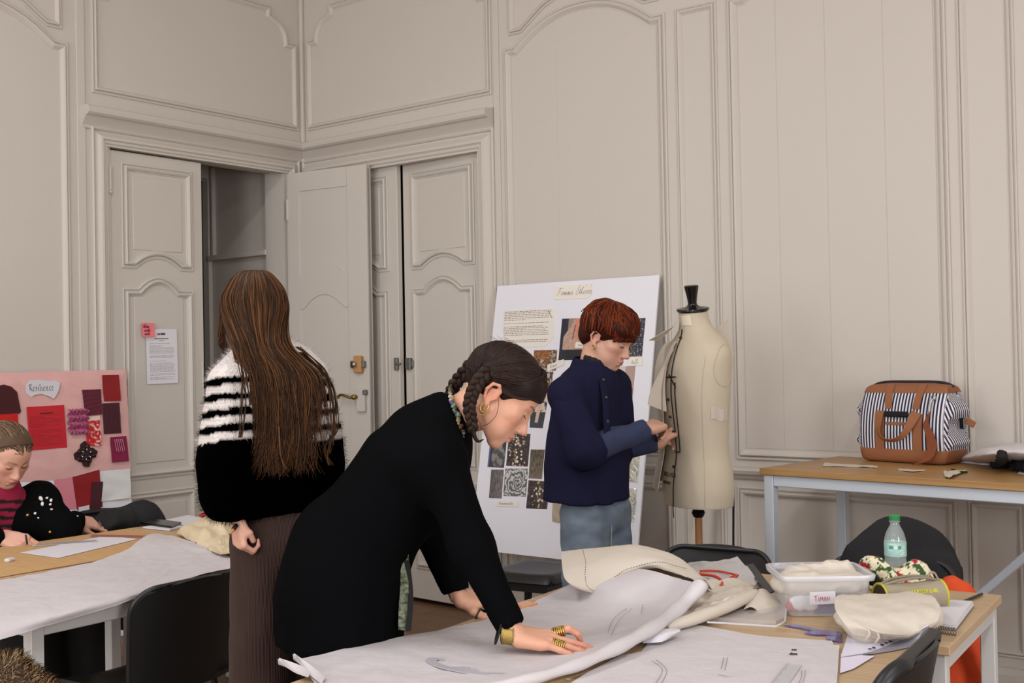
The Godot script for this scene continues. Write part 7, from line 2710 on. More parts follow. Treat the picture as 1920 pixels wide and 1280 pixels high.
	g.tube(spline([Vector3(-0.074, 0.076, 0.03), Vector3(-0.081, 0.06, 0.024), Vector3(-0.083, 0.045, 0.018)], 6), 0.0022, 6)
	var cl = wear("hair_clip", g, M["black gloss"], who, "dark hair clip")
	cl.transform = Transform3D(Basis(), -feet) * hf

# the spot of a shape's surface nearest to a point
func nearest(g: Geo, q: Vector3) -> Vector3:
	var best = 1e9
	var at = q
	for p in g.v:
		var dd = p.distance_squared_to(q)
		if dd < best:
			best = dd
			at = p
	return at
# ------------------------------------------------------------------ helpers for the things on the tables
# one-mesh thing built in room coordinates: its node goes to the middle of its foot
func lone(called: String, g: Geo, m: Material, label: String, category: String, group := "") -> MeshInstance3D:
	var lo = Vector3.ONE * 1e3
	var hi = -lo
	for p in g.v:
		lo = lo.min(p)
		hi = hi.max(p)
	var at = Vector3((lo.x + hi.x) * 0.5, lo.y, (lo.z + hi.z) * 0.5)
	for i in g.v.size(): g.v[i] -= at
	var o = part(numbered(called), g, m, self)
	o.position = at
	tag(o, label, category, group)
	return o

# piece of a one-mesh thing, in room coordinates
func on(called: String, g: Geo, m: Material, base: Node3D, label := "") -> MeshInstance3D:
	var o = part(called, g, m, base, label)
	o.position = -base.position
	return o

# smooth surface through a net of points
func net(C: Array, nu: int, nv: int) -> Array:
	var rows = []
	for r: Array in C: rows.append(spline(r, maxi(2, int(ceil(float(nu) / (r.size() - 1))))))
	var n: int = rows[0].size()
	var P = []
	var per = maxi(2, int(ceil(float(nv) / (C.size() - 1))))
	var cols = []
	for i in n:
		var col = []
		for r in rows: col.append(r[i])
		cols.append(spline(col, per))
	for j in cols[0].size():
		var row = PackedVector3Array()
		for i in n: row.append(cols[i][j])
		P.append(row)
	return P

func ripple(P: Array, amp: float, freq: float, seed_: int, dirn := Vector3.UP) -> Array:
	var f = FastNoiseLite.new()
	f.seed = seed_
	f.frequency = freq
	for j in P.size():
		var row: PackedVector3Array = P[j]
		for i in row.size(): row[i] += dirn * (amp * (0.5 + f.get_noise_3dv(row[i])))
		P[j] = row
	return P

# outline of room points on a level, made a plate of some thickness
func plate(pts: Array, thick: float) -> Geo:
	var g = Geo.new()
	var o = PackedVector2Array()
	for p: Vector3 in pts: o.append(Vector2(p.x, -p.z))
	g.xf = Transform3D(Basis(Vector3.RIGHT, -PI / 2), Vector3(0, pts[0].y, 0))
	g.slab(o, 0.0, thick)
	g.xf = Transform3D()
	return g

func pencil_line(pts: Array, base: Node3D, r := 0.0007):
	var g = Geo.new()
	g.tube(spline(pts, 6), r, 4)
	on("pencil_line", g, M["graphite"], base)

func film(called: String, c: Color, rough := 0.12) -> StandardMaterial3D:
	var m = mat(called, c, rough)
	m.transparency = BaseMaterial3D.TRANSPARENCY_ALPHA
	return m

func pencil(label: String, a: Vector3, b: Vector3, c: Color, r := 0.004, category := "pencil"):
	var o = thing("pencil", label, category, Vector3((a.x + b.x) * 0.5, minf(a.y, b.y) - r, (a.z + b.z) * 0.5))
	var g = Geo.new()
	var d = (b - a).normalized()
	g.tube(PackedVector3Array([a, b - d * 0.02]), r, 6)
	on("barrel", g, mat("pencil " + str(used_names["pencil"]), c, 0.4), o)
	g = Geo.new()
	g.tube(PackedVector3Array([b - d * 0.02, b - d * 0.004]), PackedFloat32Array([r * 0.95, r * 0.3]), 8)
	on("sharpened_end", g, M["block wood"], o)
	g = Geo.new()
	g.tube(PackedVector3Array([b - d * 0.004, b]), PackedFloat32Array([r * 0.3, r * 0.06]), 6)
	on("lead", g, M["ink black"], o)

# ------------------------------------------------------------------ tall table: striped bag and oddments
func build_props_back():
	striped_bag()
	var mus: Material = M["muslin"]
	var g = Geo.new()
	var top = 0.9862
	g.sheet(ripple(net([[Vector3(3.7126, 0.9862, 0.5628), Vector3(3.8111, 0.9862, 0.539), Vector3(3.9283, 0.9862, 0.5299)], [Vector3(3.666, 0.9862, 0.4293), Vector3(3.7811, 0.9862, 0.4518), Vector3(3.9069, 0.9862, 0.4661)]], 14, 4), 0.004, 30.0, 1), 0.001)
	lone("cloth_strip", g, mus, "long cream cloth strip lying at the left end of the tall table", "cloth strip")
	g = Geo.new()
	g.sheet(net([[Vector3(4.0288, 0.9865, 0.5789), Vector3(4.0997, 0.99, 0.629), Vector3(4.1237, 0.9865, 0.5543)], [Vector3(4.0092, 0.9865, 0.5171), Vector3(4.0831, 0.99, 0.5677), Vector3(4.1123, 0.9865, 0.5131)]], 10, 3), 0.001)
	lone("cloth_strip", g, mus, "short cream cloth strip before the striped bag", "cloth strip")
	g = Geo.new()
	g.sheet(ripple(net([[Vector3(4.2735, 0.987, 0.7895), Vector3(4.2964, 0.992, 0.7898), Vector3(4.2803, 0.988, 0.6485)], [Vector3(4.2109, 0.987, 0.6068), Vector3(4.2471, 0.994, 0.6217), Vector3(4.2697, 0.988, 0.5202)]], 10, 6), 0.008, 40.0, 2), 0.001)
	var sc = lone("cloth_scrap", g, mus, "small cream scrap with threads and a black clip near table edge", "scrap")
	g = Geo.new()
	g.tube(spline([Vector3(4.2708, 0.988, 0.7809), Vector3(4.2432, 0.9682, 0.7303), Vector3(4.2445, 0.9511, 0.7543)], 5), 0.001, 4)
	on("loose_thread", g, mus, sc)
	g = Geo.new()
	g.box(Vector3(4.2809, 0.992, 0.6044), Vector3(0.035, 0.008, 0.014), 0.003, Basis(Vector3.UP, 0.5))
	g.box(Vector3(4.2145, 0.99, 0.5014), Vector3(0.02, 0.005, 0.006), 0.002, Basis(Vector3.UP, -0.4))
	lone("clip", g, M["black gloss"], "small black clip lying on the cream scrap", "clip")
	g = Geo.new()
	g.box(Vector3(4.2726, 0.998, 0.6088), Vector3(0.014, 0.005, 0.008), 0.002, Basis(Vector3.UP, 0.5))
	lone("pen_cap", g, mat("lime", ink(120, 190, 60), 0.5), "tiny lime green cap beside the black clip", "cap")
	g = Geo.new()
	g.sheet(ripple(net([[Vector3(4.1187, 0.99, 0.0925), Vector3(4.2521, 0.99, 0.1876), Vector3(4.3747, 0.99, 0.2286), Vector3(4.4918, 0.99, 0.2677)], [Vector3(4.1266, 1, 0.0742), Vector3(4.3408, 1.0503, 0.5039), Vector3(4.4421, 1.0588, 0.4886), Vector3(4.5412, 1.0613, 0.4749)], [Vector3(4.1009, 1, -0.0579), Vector3(4.3125, 1.0679, 0.3996), Vector3(4.4161, 1.0885, 0.3827), Vector3(4.5333, 1.0961, 0.3551)], [Vector3(4.036, 0.99, -0.3432), Vector3(4.2829, 1.0382, 0.2953), Vector3(4.3829, 1.0471, 0.2557), Vector3(4.5003, 1.044, 0.215)]], 24, 18), 0.006, 14.0, 3), 0.001)
	var pr = lone("paper_roll", g, M["tracing paper"], "loosely folded white tracing paper behind the black glove", "paper")
	pr.position.z += 0.05
	g = Geo.new()
	g.sheet(net([[Vector3(4.1279, 0.987, 0.1596), Vector3(4.1946, 0.987, 0.2058), Vector3(4.271, 0.988, 0.2563)], [Vector3(4.1216, 0.998, 0.0795), Vector3(4.2159, 1.003, 0.2057), Vector3(4.2884, 0.995, 0.2297)], [Vector3(4.0457, 0.99, -0.1913), Vector3(4.1659, 0.995, -0.0075), Vector3(4.2636, 0.99, 0.0766)]], 12, 10), 0.001)
	lone("paper_sheet", g, M["white paper"], "curled white paper sheet beside the base of the striped bag", "paper")
	var b = Blob.new()
	wrinkles(b, 0.01, 22.0, 7)
	b.cap(Vector3(4.3272, 1.006, 0.3426), Vector3(4.4442, 1.008, 0.3092), 0.022, 0.03, 0.02)
	b.cap(Vector3(4.3482, 1.006, 0.3323), Vector3(4.429, 1.063, 0.6256), 0.018, 0.017, 0.015)
	b.cap(Vector3(4.4174, 1.006, 0.3959), Vector3(4.5331, 1.01, 0.524), 0.022, 0.03, 0.02)
	b.cap(Vector3(4.4077, 1.01, 0.1994), Vector3(4.4696, 1.01, 0.1695), 0.03, 0.03, 0.02)
	lone("glove", b.build(0.006), M["black matt"], "black knitted glove lying crumpled at the right end of the tall table", "glove")
	g = Geo.new()
	g.sheet(net([[Vector3(4.4505, 0.987, 0.5064), Vector3(4.5798, 0.987, 0.6499)], [Vector3(4.4272, 0.987, 0.36), Vector3(4.5662, 0.987, 0.5119)]], 4, 3), 0.001)
	lone("paper_slip", g, mat("lilac paper", ink(226, 214, 232), 0.8), "lilac paper slip under the black glove at the picture edge", "paper")

# stripes run up the front of the bag
func stripe_image(n: int, k: int) -> ImageTexture:
	var im = Image.create(n, 8, false, Image.FORMAT_RGB8)
	for x in n:
		var t = fmod(float(x) / n * k, 1.0)
		for y in 8: im.set_pixel(x, y, ink(30, 34, 66) if t < 0.46 else ink(226, 222, 224))
	return ImageTexture.create_from_image(im)

func striped_bag():
	var fl = Vector3(3.7465, 0.986, 0.2508)
	var frr = Vector3(4.1303, 0.986, 0.3277)
	var ax = (frr - fl).normalized()
	var W = (frr - fl).length()
	var az = ax.cross(Vector3.UP).normalized()
	var o = thing("travel_bag", "navy and white striped canvas bag with brown leather trim on the tall table", "bag", (fl + frr) * 0.5 - az * 0.1)
	o.basis = Basis(ax, Vector3.UP, az)
	var tan_ = mat("tan canvas", ink(146, 92, 58), 0.7)
	tan_.normal_enabled = true
	tan_.normal_texture = M["muslin"].normal_texture
	tan_.normal_scale = 0.3
	triplanar(tan_, 14.0)
	var st = mat("stripe canvas", Color(1, 1, 1), 0.8)
	st.albedo_texture = stripe_image(512, 32)
	st.normal_enabled = true
	st.normal_texture = M["muslin"].normal_texture
	st.normal_scale = 0.3
	var H = 0.322
	var shape = func(y: float) -> Array:
		var t = clampf(y / H, 0.0, 1.0)
		var hw = W * 0.5 * (1.0 + 0.06 * sin(t * 2.6)) * (1.0 - 0.1 * pow(t, 8.0))
		var zf = 0.1 + 0.012 * sin(t * 3.0) - 0.055 * pow(t, 3.0)
		return [hw, zf, -0.1 + 0.05 * pow(t, 3.0)]
	var ring = func(y: float, off: float) -> PackedVector3Array:
		var s = shape.call(y)
		var row = PackedVector3Array()
		for i in 96:
			var a = -TAU * i / 96 + PI / 2 + 0.001
			var ca = cos(a)
			var sa = sin(a)
			var e = 0.28
			var zz: float = (s[1] + off) if sa > 0 else -(s[2] - off)
			var dent = 0.0
			if absf(ca) > 0.93: dent = 0.018 * sin(y * 46.0 + 1.0) * (1.0 if y > 0.07 else 0.3)
			row.append(Vector3(signf(ca) * pow(absf(ca), e) * (s[0] + off) - signf(ca) * dent, y, signf(sa) * pow(absf(sa), e) * zz))
		return row
	var g = Geo.new()
	var P = []
	for j in 27: P.append(ring.call(0.05 + (H - 0.03 - 0.05) * j / 26.0, 0.0))
	g.surf(P, true, false, false)
	for j in 27:
		var dist = 0.0
		for i in 96:
			if i > 0: dist += P[j][i].distance_to(P[j][i - 1])
			g.uv[j * 96 + i] = Vector2((P[j][i].x if absf(P[j][i].z) > 0.03 and absf(P[j][i].x) < W * 0.485 else dist * 0.9 + P[j][i].y * 0.5) / 0.46, 0.5)
	part("body", g, st, o, "navy and white striped canvas body")
	g = Geo.new()
	P = [PackedVector3Array()]
	for i in 96: P[0].append(Vector3(0, 0.0, 0))
	for q in [[0.0, -0.02], [0.004, -0.008], [0.015, 0.001], [0.035, 0.003], [0.056, 0.003], [0.058, 0.0]]: P.append(ring.call(q[0], q[1]))
	g.surf(P, true, false, false)
	part("base", g, tan_, o, "tan leather-look base")
	g = Geo.new()
	P = []
	for q in [[H - 0.032, 0.0], [H - 0.032, 0.003], [H - 0.012, 0.003], [H - 0.002, -0.004], [H, -0.012]]: P.append(ring.call(q[0], q[1]))
	var last = PackedVector3Array()
	for i in 96: last.append(Vector3(P[4][i].x * 0.6, H + 0.008, P[4][i].z * 0.1))
	P.append(last)
	g.surf(P, true, false, false)
	part("top_band", g, tan_, o, "tan top band")
	g = Geo.new()
	var zp = PackedVector3Array()
	for i in 30:
		var t = i / 29.0 * 2.0 - 1.0
		zp.append(Vector3(t * W * 0.47, H + 0.012 - 0.02 * pow(absf(t), 6.0), -0.005))
	g.tube(zp, 0.007, 6)
	part("zip", g, mat("navy zip", ink(20, 22, 38), 0.6), o, "dark navy zip along the top")
	var zat = func(y: float) -> float: return shape.call(y)[1]
	for x in [-0.089, 0.083]:
		g = Geo.new()
		g.sheet(grid(3, 20, func(u: float, v: float):
			var y: float = 0.056 + (0.205 - 0.056) * v
			return Vector3(x + (u - 0.5) * 0.04, y, zat.call(y) + 0.004)), 0.003)
		part("strap", g, tan_, o, "upright tan strap")
		g = Geo.new()
		g.sheet(grid(3, 12, func(u: float, v: float):
			var y: float = lerpf(0.225, H + 0.004, v)
			return Vector3(x * 0.86 + 0.012 + (u - 0.5) * 0.032 + 0.012 * (1.0 - v) * signf(-x), y, zat.call(y) + 0.006 + 0.006 * sin(PI * v))), 0.003)
		part("strap", g, tan_, o, "short tan strap to the top")
	g = Geo.new()
	g.sheet(grid(8, 2, func(u: float, v: float): return Vector3(-0.06 + 0.11 * u, 0.158 + 0.012 * v, zat.call(0.165) + 0.005)), 0.003)
	part("pocket_binding", g, tan_, o)
	g = Geo.new()
	g.box(Vector3(0.037, 0.152, zat.call(0.152) + 0.007), Vector3(0.016, 0.009, 0.003), 0.001)
	part("tag", g, mat("red tag", ink(214, 40, 40)), o, "small red tag")
	g = Geo.new()
	g.box(Vector3(-0.007, 0.203, zat.call(0.2) + 0.016), Vector3(0.112, 0.024, 0.014), 0.006)
	part("grip", g, M["black matt"], o, "black padded grip")
	g = Geo.new()
	var loop = spline([Vector3(-0.088, 0.215, 0.0), Vector3(-0.088, 0.16, 0.0), Vector3(-0.08, 0.125, 0.0), Vector3(-0.06, 0.103, 0.0), Vector3(-0.02, 0.096, 0.0), Vector3(0.02, 0.108, 0.0), Vector3(0.048, 0.14, 0.0), Vector3(0.068, 0.18, 0.0), Vector3(0.08, 0.212, 0.0)], 6)
	var rows = [PackedVector3Array(), PackedVector3Array()]
	for i in loop.size():
		var t = (loop[mini(i + 1, loop.size() - 1)] - loop[maxi(i - 1, 0)]).normalized()
		var side = Vector3(-t.y, t.x, 0)
		var mid = sin(PI * i / (loop.size() - 1.0))
		var half = lerpf(0.021, 0.006, pow(mid, 1.5))
		var z: float = zat.call(loop[i].y) + 0.008 + 0.02 * mid
		rows[0].append(Vector3(loop[i].x, loop[i].y, z) + side * half + Vector3(0, 0, 0.012 * mid))
		rows[1].append(Vector3(loop[i].x, loop[i].y, z) - side * half - Vector3(0, 0, 0.008 * mid))
	g.sheet(rows, 0.003)
	part("handle", g, tan_, o, "drooping tan carry handle")
	g = Geo.new()
	rows = [PackedVector3Array(), PackedVector3Array()]
	var sp = spline([Vector3(0.138, 0.21, 0.11), Vector3(0.128, 0.165, 0.118), Vector3(0.148, 0.12, 0.124), Vector3(0.158, 0.07, 0.13), Vector3(0.14, 0.025, 0.138), Vector3(0.1, 0.004, 0.15)], 6)
	for i in sp.size():
		var hw = lerpf(0.006, 0.021, clampf(i / 16.0, 0, 1))
		rows[0].append(sp[i] + Vector3(hw, 0.004, 0))
		rows[1].append(sp[i] - Vector3(hw, 0.004, 0))
	g.sheet(rows, 0.003)
	part("shoulder_strap", g, mat("brown leather", ink(128, 66, 34), 0.45), o, "brown leather shoulder strap")
	g = Geo.new()
	g.tube(spline([Vector3(0.138, 0.212, 0.112), Vector3(0.138, 0.255, 0.095), Vector3(0.145, 0.268, 0.09)], 5), 0.005, 8)
	var rg = PackedVector3Array()
	for i in 14: rg.append(Vector3(0.146 + cos(TAU * i / 14) * 0.01, 0.272 + sin(TAU * i / 14) * 0.01, 0.088))
	g.tube(rg, 0.0022, 6, true)
	part("clasp", g, M["steel"], o, "silver swivel clasp")
	g = Geo.new()
	g.sheet(grid(10, 10, func(u: float, v: float): return Vector3(-W * 0.5 - 0.012 - 0.022 * sin(PI * u) * (0.4 + 0.6 * v), 0.05 + 0.11 * v, 0.06 - 0.12 * u)), 0.003, Vector2(0.5, 0))
	part("side_pocket", g, st, o)
	g = Geo.new()
	g.tube(PackedVector3Array([Vector3(-W * 0.5 - 0.035, 0.14, 0.02), Vector3(-W * 0.5 - 0.012, 0.165, 0.05)]), 0.005, 6)
	part("pocket_edge", g, M["black matt"], o)
	g = Geo.new()
	g.box(Vector3(W * 0.5 + 0.052, 0.17, -0.01), Vector3(0.045, 0.028, 0.006), 0.002, Basis(Vector3.BACK, -0.5))
	part("pull_tab", g, tan_, o, "tan pull tab")
	g = Geo.new()
	g.box(Vector3(W * 0.5 + 0.022, 0.165, -0.005), Vector3(0.022, 0.045, 0.012), 0.003)
	part("buckle", g, M["black gloss"], o)

# ------------------------------------------------------------------ left tables
func build_props_left():
	var g = Geo.new()
	g.box(Vector3(1.58, 0.7535, 2.92), Vector3(0.6, 0.006, 1.5), 0.002)
	lone("kraft_board", g, M["kraft board"], "brown kraft drawing board under the seated woman's hands", "board")
	var P = net([
		[Vector3(2.6845, 0.72, 3.6583), Vector3(2.6261, 0.725, 3.4614), Vector3(2.5854, 0.728, 3.2683), Vector3(2.5552, 0.735, 3.0615), Vector3(2.4943, 0.75, 2.8699), Vector3(2.4484, 0.754, 2.6729), Vector3(2.4337, 0.755, 2.5297)],
		[Vector3(2.525, 0.757, 3.5819), Vector3(2.549, 0.757, 3.4199), Vector3(2.5617, 0.757, 3.2539), Vector3(2.5195, 0.757, 3.0378), Vector3(2.458, 0.757, 2.8443), Vector3(2.3974, 0.757, 2.6344), Vector3(2.3518, 0.757, 2.4738)],
		[Vector3(2.2172, 0.757, 3.4352), Vector3(2.2697, 0.757, 3.2708), Vector3(2.2716, 0.757, 3.0824), Vector3(2.2736, 0.757, 2.8772), Vector3(2.1831, 0.757, 2.6513), Vector3(2.1604, 0.757, 2.4787), Vector3(2.2066, 0.757, 2.3849)],
		[Vector3(1.9315, 0.757, 3.299), Vector3(1.9974, 0.757, 3.1254), Vector3(1.9908, 0.757, 3.0121), Vector3(1.9728, 0.757, 2.806), Vector3(1.8883, 0.762, 2.6145), Vector3(1.8546, 0.775, 2.4203), Vector3(2.0532, 0.768, 2.3503)],
		[Vector3(1.9047, 0.757, 3.2862), Vector3(1.9613, 0.757, 3.1062), Vector3(1.9659, 0.757, 3.0168), Vector3(1.9369, 0.757, 2.8043), Vector3(1.9302, 0.758, 2.6658), Vector3(1.618, 0.77, 2.3115), Vector3(1.7003, 0.77, 2.2624)]], 42, 28)
	g = Geo.new()
	g.sheet(ripple(P, 0.0045, 11.0, 5), 0.001)
	var tp = lone("tracing_paper", g, M["tracing paper"], "long sheet of white tracing paper draped over the near left table", "paper")
	P = net([
		[Vector3(1.6385, 0.758, 2.1928), Vector3(1.9899, 0.76, 2.3462), Vector3(2.2146, 0.76, 2.4267), Vector3(2.2851, 0.76, 2.4349), Vector3(2.3517, 0.76, 2.3938)],
		[Vector3(1.687, 0.785, 2.189), Vector3(1.9361, 0.8, 2.2854), Vector3(2.0069, 0.79, 2.2601), Vector3(2.1124, 0.775, 2.2933), Vector3(2.2129, 0.77, 2.2675)],
		[Vector3(1.648, 0.8, 2.0893), Vector3(1.8443, 0.815, 2.1646), Vector3(1.9482, 0.82, 2.1935), Vector3(1.9546, 0.8, 2.1473), Vector3(2.0115, 0.78, 2.0885)],
		[Vector3(1.4617, 0.78, 1.8855), Vector3(1.6427, 0.81, 1.9547), Vector3(1.7176, 0.82, 1.9581), Vector3(1.7282, 0.8, 1.897), Vector3(1.7989, 0.77, 1.8849)]], 36, 30)
	g = Geo.new()
	g.sheet(ripple(P, 0.02, 9.0, 6), 0.0015)
	lone("cotton_cloth", g, mat("cream cotton", ink(206, 188, 156), 0.85), "heap of cream cotton cloth by the standing woman's left hand", "cloth")
	g = plate([Vector3(1.307, 0.752, 2.1218), Vector3(1.4775, 0.752, 2.1087), Vector3(1.4388, 0.752, 2.0082), Vector3(1.2889, 0.752, 2.0234)], 0.006)
	lone("notepad", g, M["white paper"], "white notepad under the black phone on the left table", "notepad")
	g = plate([Vector3(1.2233, 0.759, 2.0806), Vector3(1.4606, 0.759, 2.0858), Vector3(1.3876, 0.759, 1.9844), Vector3(1.1657, 0.759, 1.9813)], 0.009)
	var ph = lone("phone", g, M["black gloss"], "black phone lying on a white notepad in front of the coat", "phone")
	g = plate([Vector3(1.1776, 0.752, 1.9173), Vector3(1.4533, 0.752, 1.9996), Vector3(1.3455, 0.752, 1.8), Vector3(1.1316, 0.752, 1.7629)], 0.002)
	lone("paper_sheet", g, M["white paper"], "white paper sheet between the phone and the red scissors", "paper")
	var s = thing("scissors", "scissors with red handles at the far end of the left table", "scissors", Vector3(1.1882, 0.752, 1.6677))
	var red = mat("red plastic", ink(178, 24, 24), 0.3)
	for q in [[Vector3(1.2644, 0.762, 1.7497), 0.4], [Vector3(1.249, 0.77, 1.702), -0.3]]:
		g = Geo.new()
		var ring = PackedVector3Array()
		for i in 18:
			var a = TAU * i / 18
			ring.append(q[0] + Basis(Vector3.UP, q[1]) * Vector3(cos(a) * 0.036, 0.0, sin(a) * 0.022))
		g.tube(ring, 0.008, 8, true)
		on("handle", g, red, s, "red plastic handle")
	g = Geo.new()
	g.bar(Vector3(1.2749, 0.757, 1.7222), Vector3(1.2001, 0.757, 1.597), 0.02, 0.003)
	g.bar(Vector3(1.243, 0.761, 1.6915), Vector3(1.2905, 0.76, 1.6558), 0.018, 0.003)
	on("blade", g, M["steel"], s, "steel blades")
	g = plate([Vector3(1.4909, 0.758, 2.7765), Vector3(1.7309, 0.758, 2.7629), Vector3(1.5897, 0.758, 2.3342), Vector3(1.4, 0.758, 2.3679)], 0.001)
	lone("paper_sheet", g, M["white paper"], "white sheet the seated woman is drawing on", "paper")
	g = plate([Vector3(1.3944, 0.7595, 2.6755), Vector3(1.3513, 0.7595, 2.6423), Vector3(1.4702, 0.7595, 2.4483), Vector3(1.5278, 0.7595, 2.4753)], 0.002)
	lone("ruler", g, film("clear ruler", Color(0.95, 0.95, 0.97, 0.35)), "clear plastic ruler on the seated woman's drawing sheet", "ruler")
	g = plate([Vector3(1.3712, 0.757, 2.4101), Vector3(1.3218, 0.757, 2.3744), Vector3(1.5525, 0.757, 2.2692), Vector3(1.5985, 0.757, 2.3057)], 0.003)
	lone("ruler", g, mat("russet ruler", ink(150, 88, 78), 0.5), "russet ruler lying between the white paper and the hand", "ruler")
	g = Geo.new()
	g.box(Vector3(1.6333, 0.763, 2.8954), Vector3(0.022, 0.013, 0.04), 0.004, Basis(Vector3.UP, 0.5))
	lone("eraser", g, mat("grey eraser", ink(206, 204, 204), 0.7), "small white eraser on the kraft board", "eraser")
	pencil("dark pencil in the seated woman's right hand", Vector3(1.3476, 0.801, 2.6749), Vector3(1.3544, 0.7427, 2.6686), ink(24, 24, 26), 0.004)
	pencil("short black marker in the striped jumper woman's left hand", Vector3(3.1587, 1.0248, 3.0951), Vector3(3.1658, 1.003, 3.1272), ink(14, 14, 15), 0.006, "marker")
	var b = Blob.new()
	wrinkles(b, 0.02, 6.0, 12)
	b.cap(Vector3(1.0609, 0.7423, 2.0987), Vector3(1.03, 0.7507, 1.9328), 0.07, 0.07, 0.05)
	b.cap(Vector3(1.03, 0.7507, 1.9328), Vector3(1.0433, 0.6836, 1.8579), 0.07, 0.055, 0.05)
	b.cap(Vector3(1.0609, 0.7423, 2.0987), Vector3(1.0651, 0.6915, 2.1577), 0.07, 0.075, 0.05)
	b.slabcap(Vector3(1.0168, 0.6186, 2.0039), Vector3(1.0128, 0.4497, 2.0039), 0.19, 0.2, Vector3(0.6141, 0, 0.7892), 0.4, 0.05)
	var hole = b.ell(Vector3(1.1688, 0.7023, 2.1407), Vector3(0.05, 0.055, 0.1), Basis(), 0.03)
	hole.cut = true
	var cm = mat("charcoal cloth", ink(22, 22, 24), 0.85)
	lone("coat", b.build(0.011), cm, "black coat hung over the chair in front of the pink board", "coat")
	var hood = thing("fur_hood", "brown fur trim of a coat hood at the lower left corner", "hood", Vector3(3.6716, 0.8742, 3.9983))
	b = Blob.new()
	var c0 = Vector3(3.6358, 0.9076, 4.0268)
	var c1 = Vector3(3.7012, 0.8828, 3.9755)
	b.cap(Vector3(3.6135, 0.8942, 4.0439), Vector3(3.6689, 0.9133, 4.0012), 0.028, 0.03, 0.02)
	b.cap(Vector3(3.6689, 0.9133, 4.0012), Vector3(3.7083, 0.8733, 3.9698), 0.03, 0.026, 0.02)
	b.cap(Vector3(3.613, 0.8756, 4.0439), Vector3(3.6858, 0.8553, 3.9869), 0.05, 0.05, 0.03)
	var fg = b.build(0.006)
	on("lining", fg, mat("hood lining", ink(60, 46, 34), 0.9), hood)
	g = Geo.new()
	rng.seed = 88
	var fur = [lin(150, 120, 86), lin(112, 84, 56), lin(178, 150, 114), lin(84, 62, 42)]
	for i in 9000:
		var k = rng.randi() % fg.v.size()
		var n = fg.n[k]
		var p = fg.v[k] + Vector3(rng.randf_range(-1, 1), rng.randf_range(-1, 1), rng.randf_range(-1, 1)) * 0.003
		var d = (n + Vector3(rng.randf_range(-0.6, 0.6), rng.randf_range(-0.3, 0.6), rng.randf_range(-0.6, 0.6))).normalized()
		var ln = rng.randf_range(0.012, 0.026)
		var sd = d.cross(Vector3(0.3, 0.2, 0.9)).normalized() * 0.0006
		g.col = fur[rng.randi() % 4]
		var bend = Vector3(0.004, -0.004, 0.002)
		var a0 = g.vert(p + sd, n)
		var a1 = g.vert(p - sd, n)
		var a2 = g.vert(p + d * ln * 0.6 + sd * 0.7, n)
		var a3 = g.vert(p + d * ln * 0.6 - sd * 0.7, n)
		var a4 = g.vert(p + d * ln + bend, n)
		g.tri(a0, a1, a2); g.tri(a1, a3, a2); g.tri(a2, a3, a4)
	var fo = on("fur", g, M["hair"], hood, "tawny fur")
	fo.set_meta("kind", "stuff")
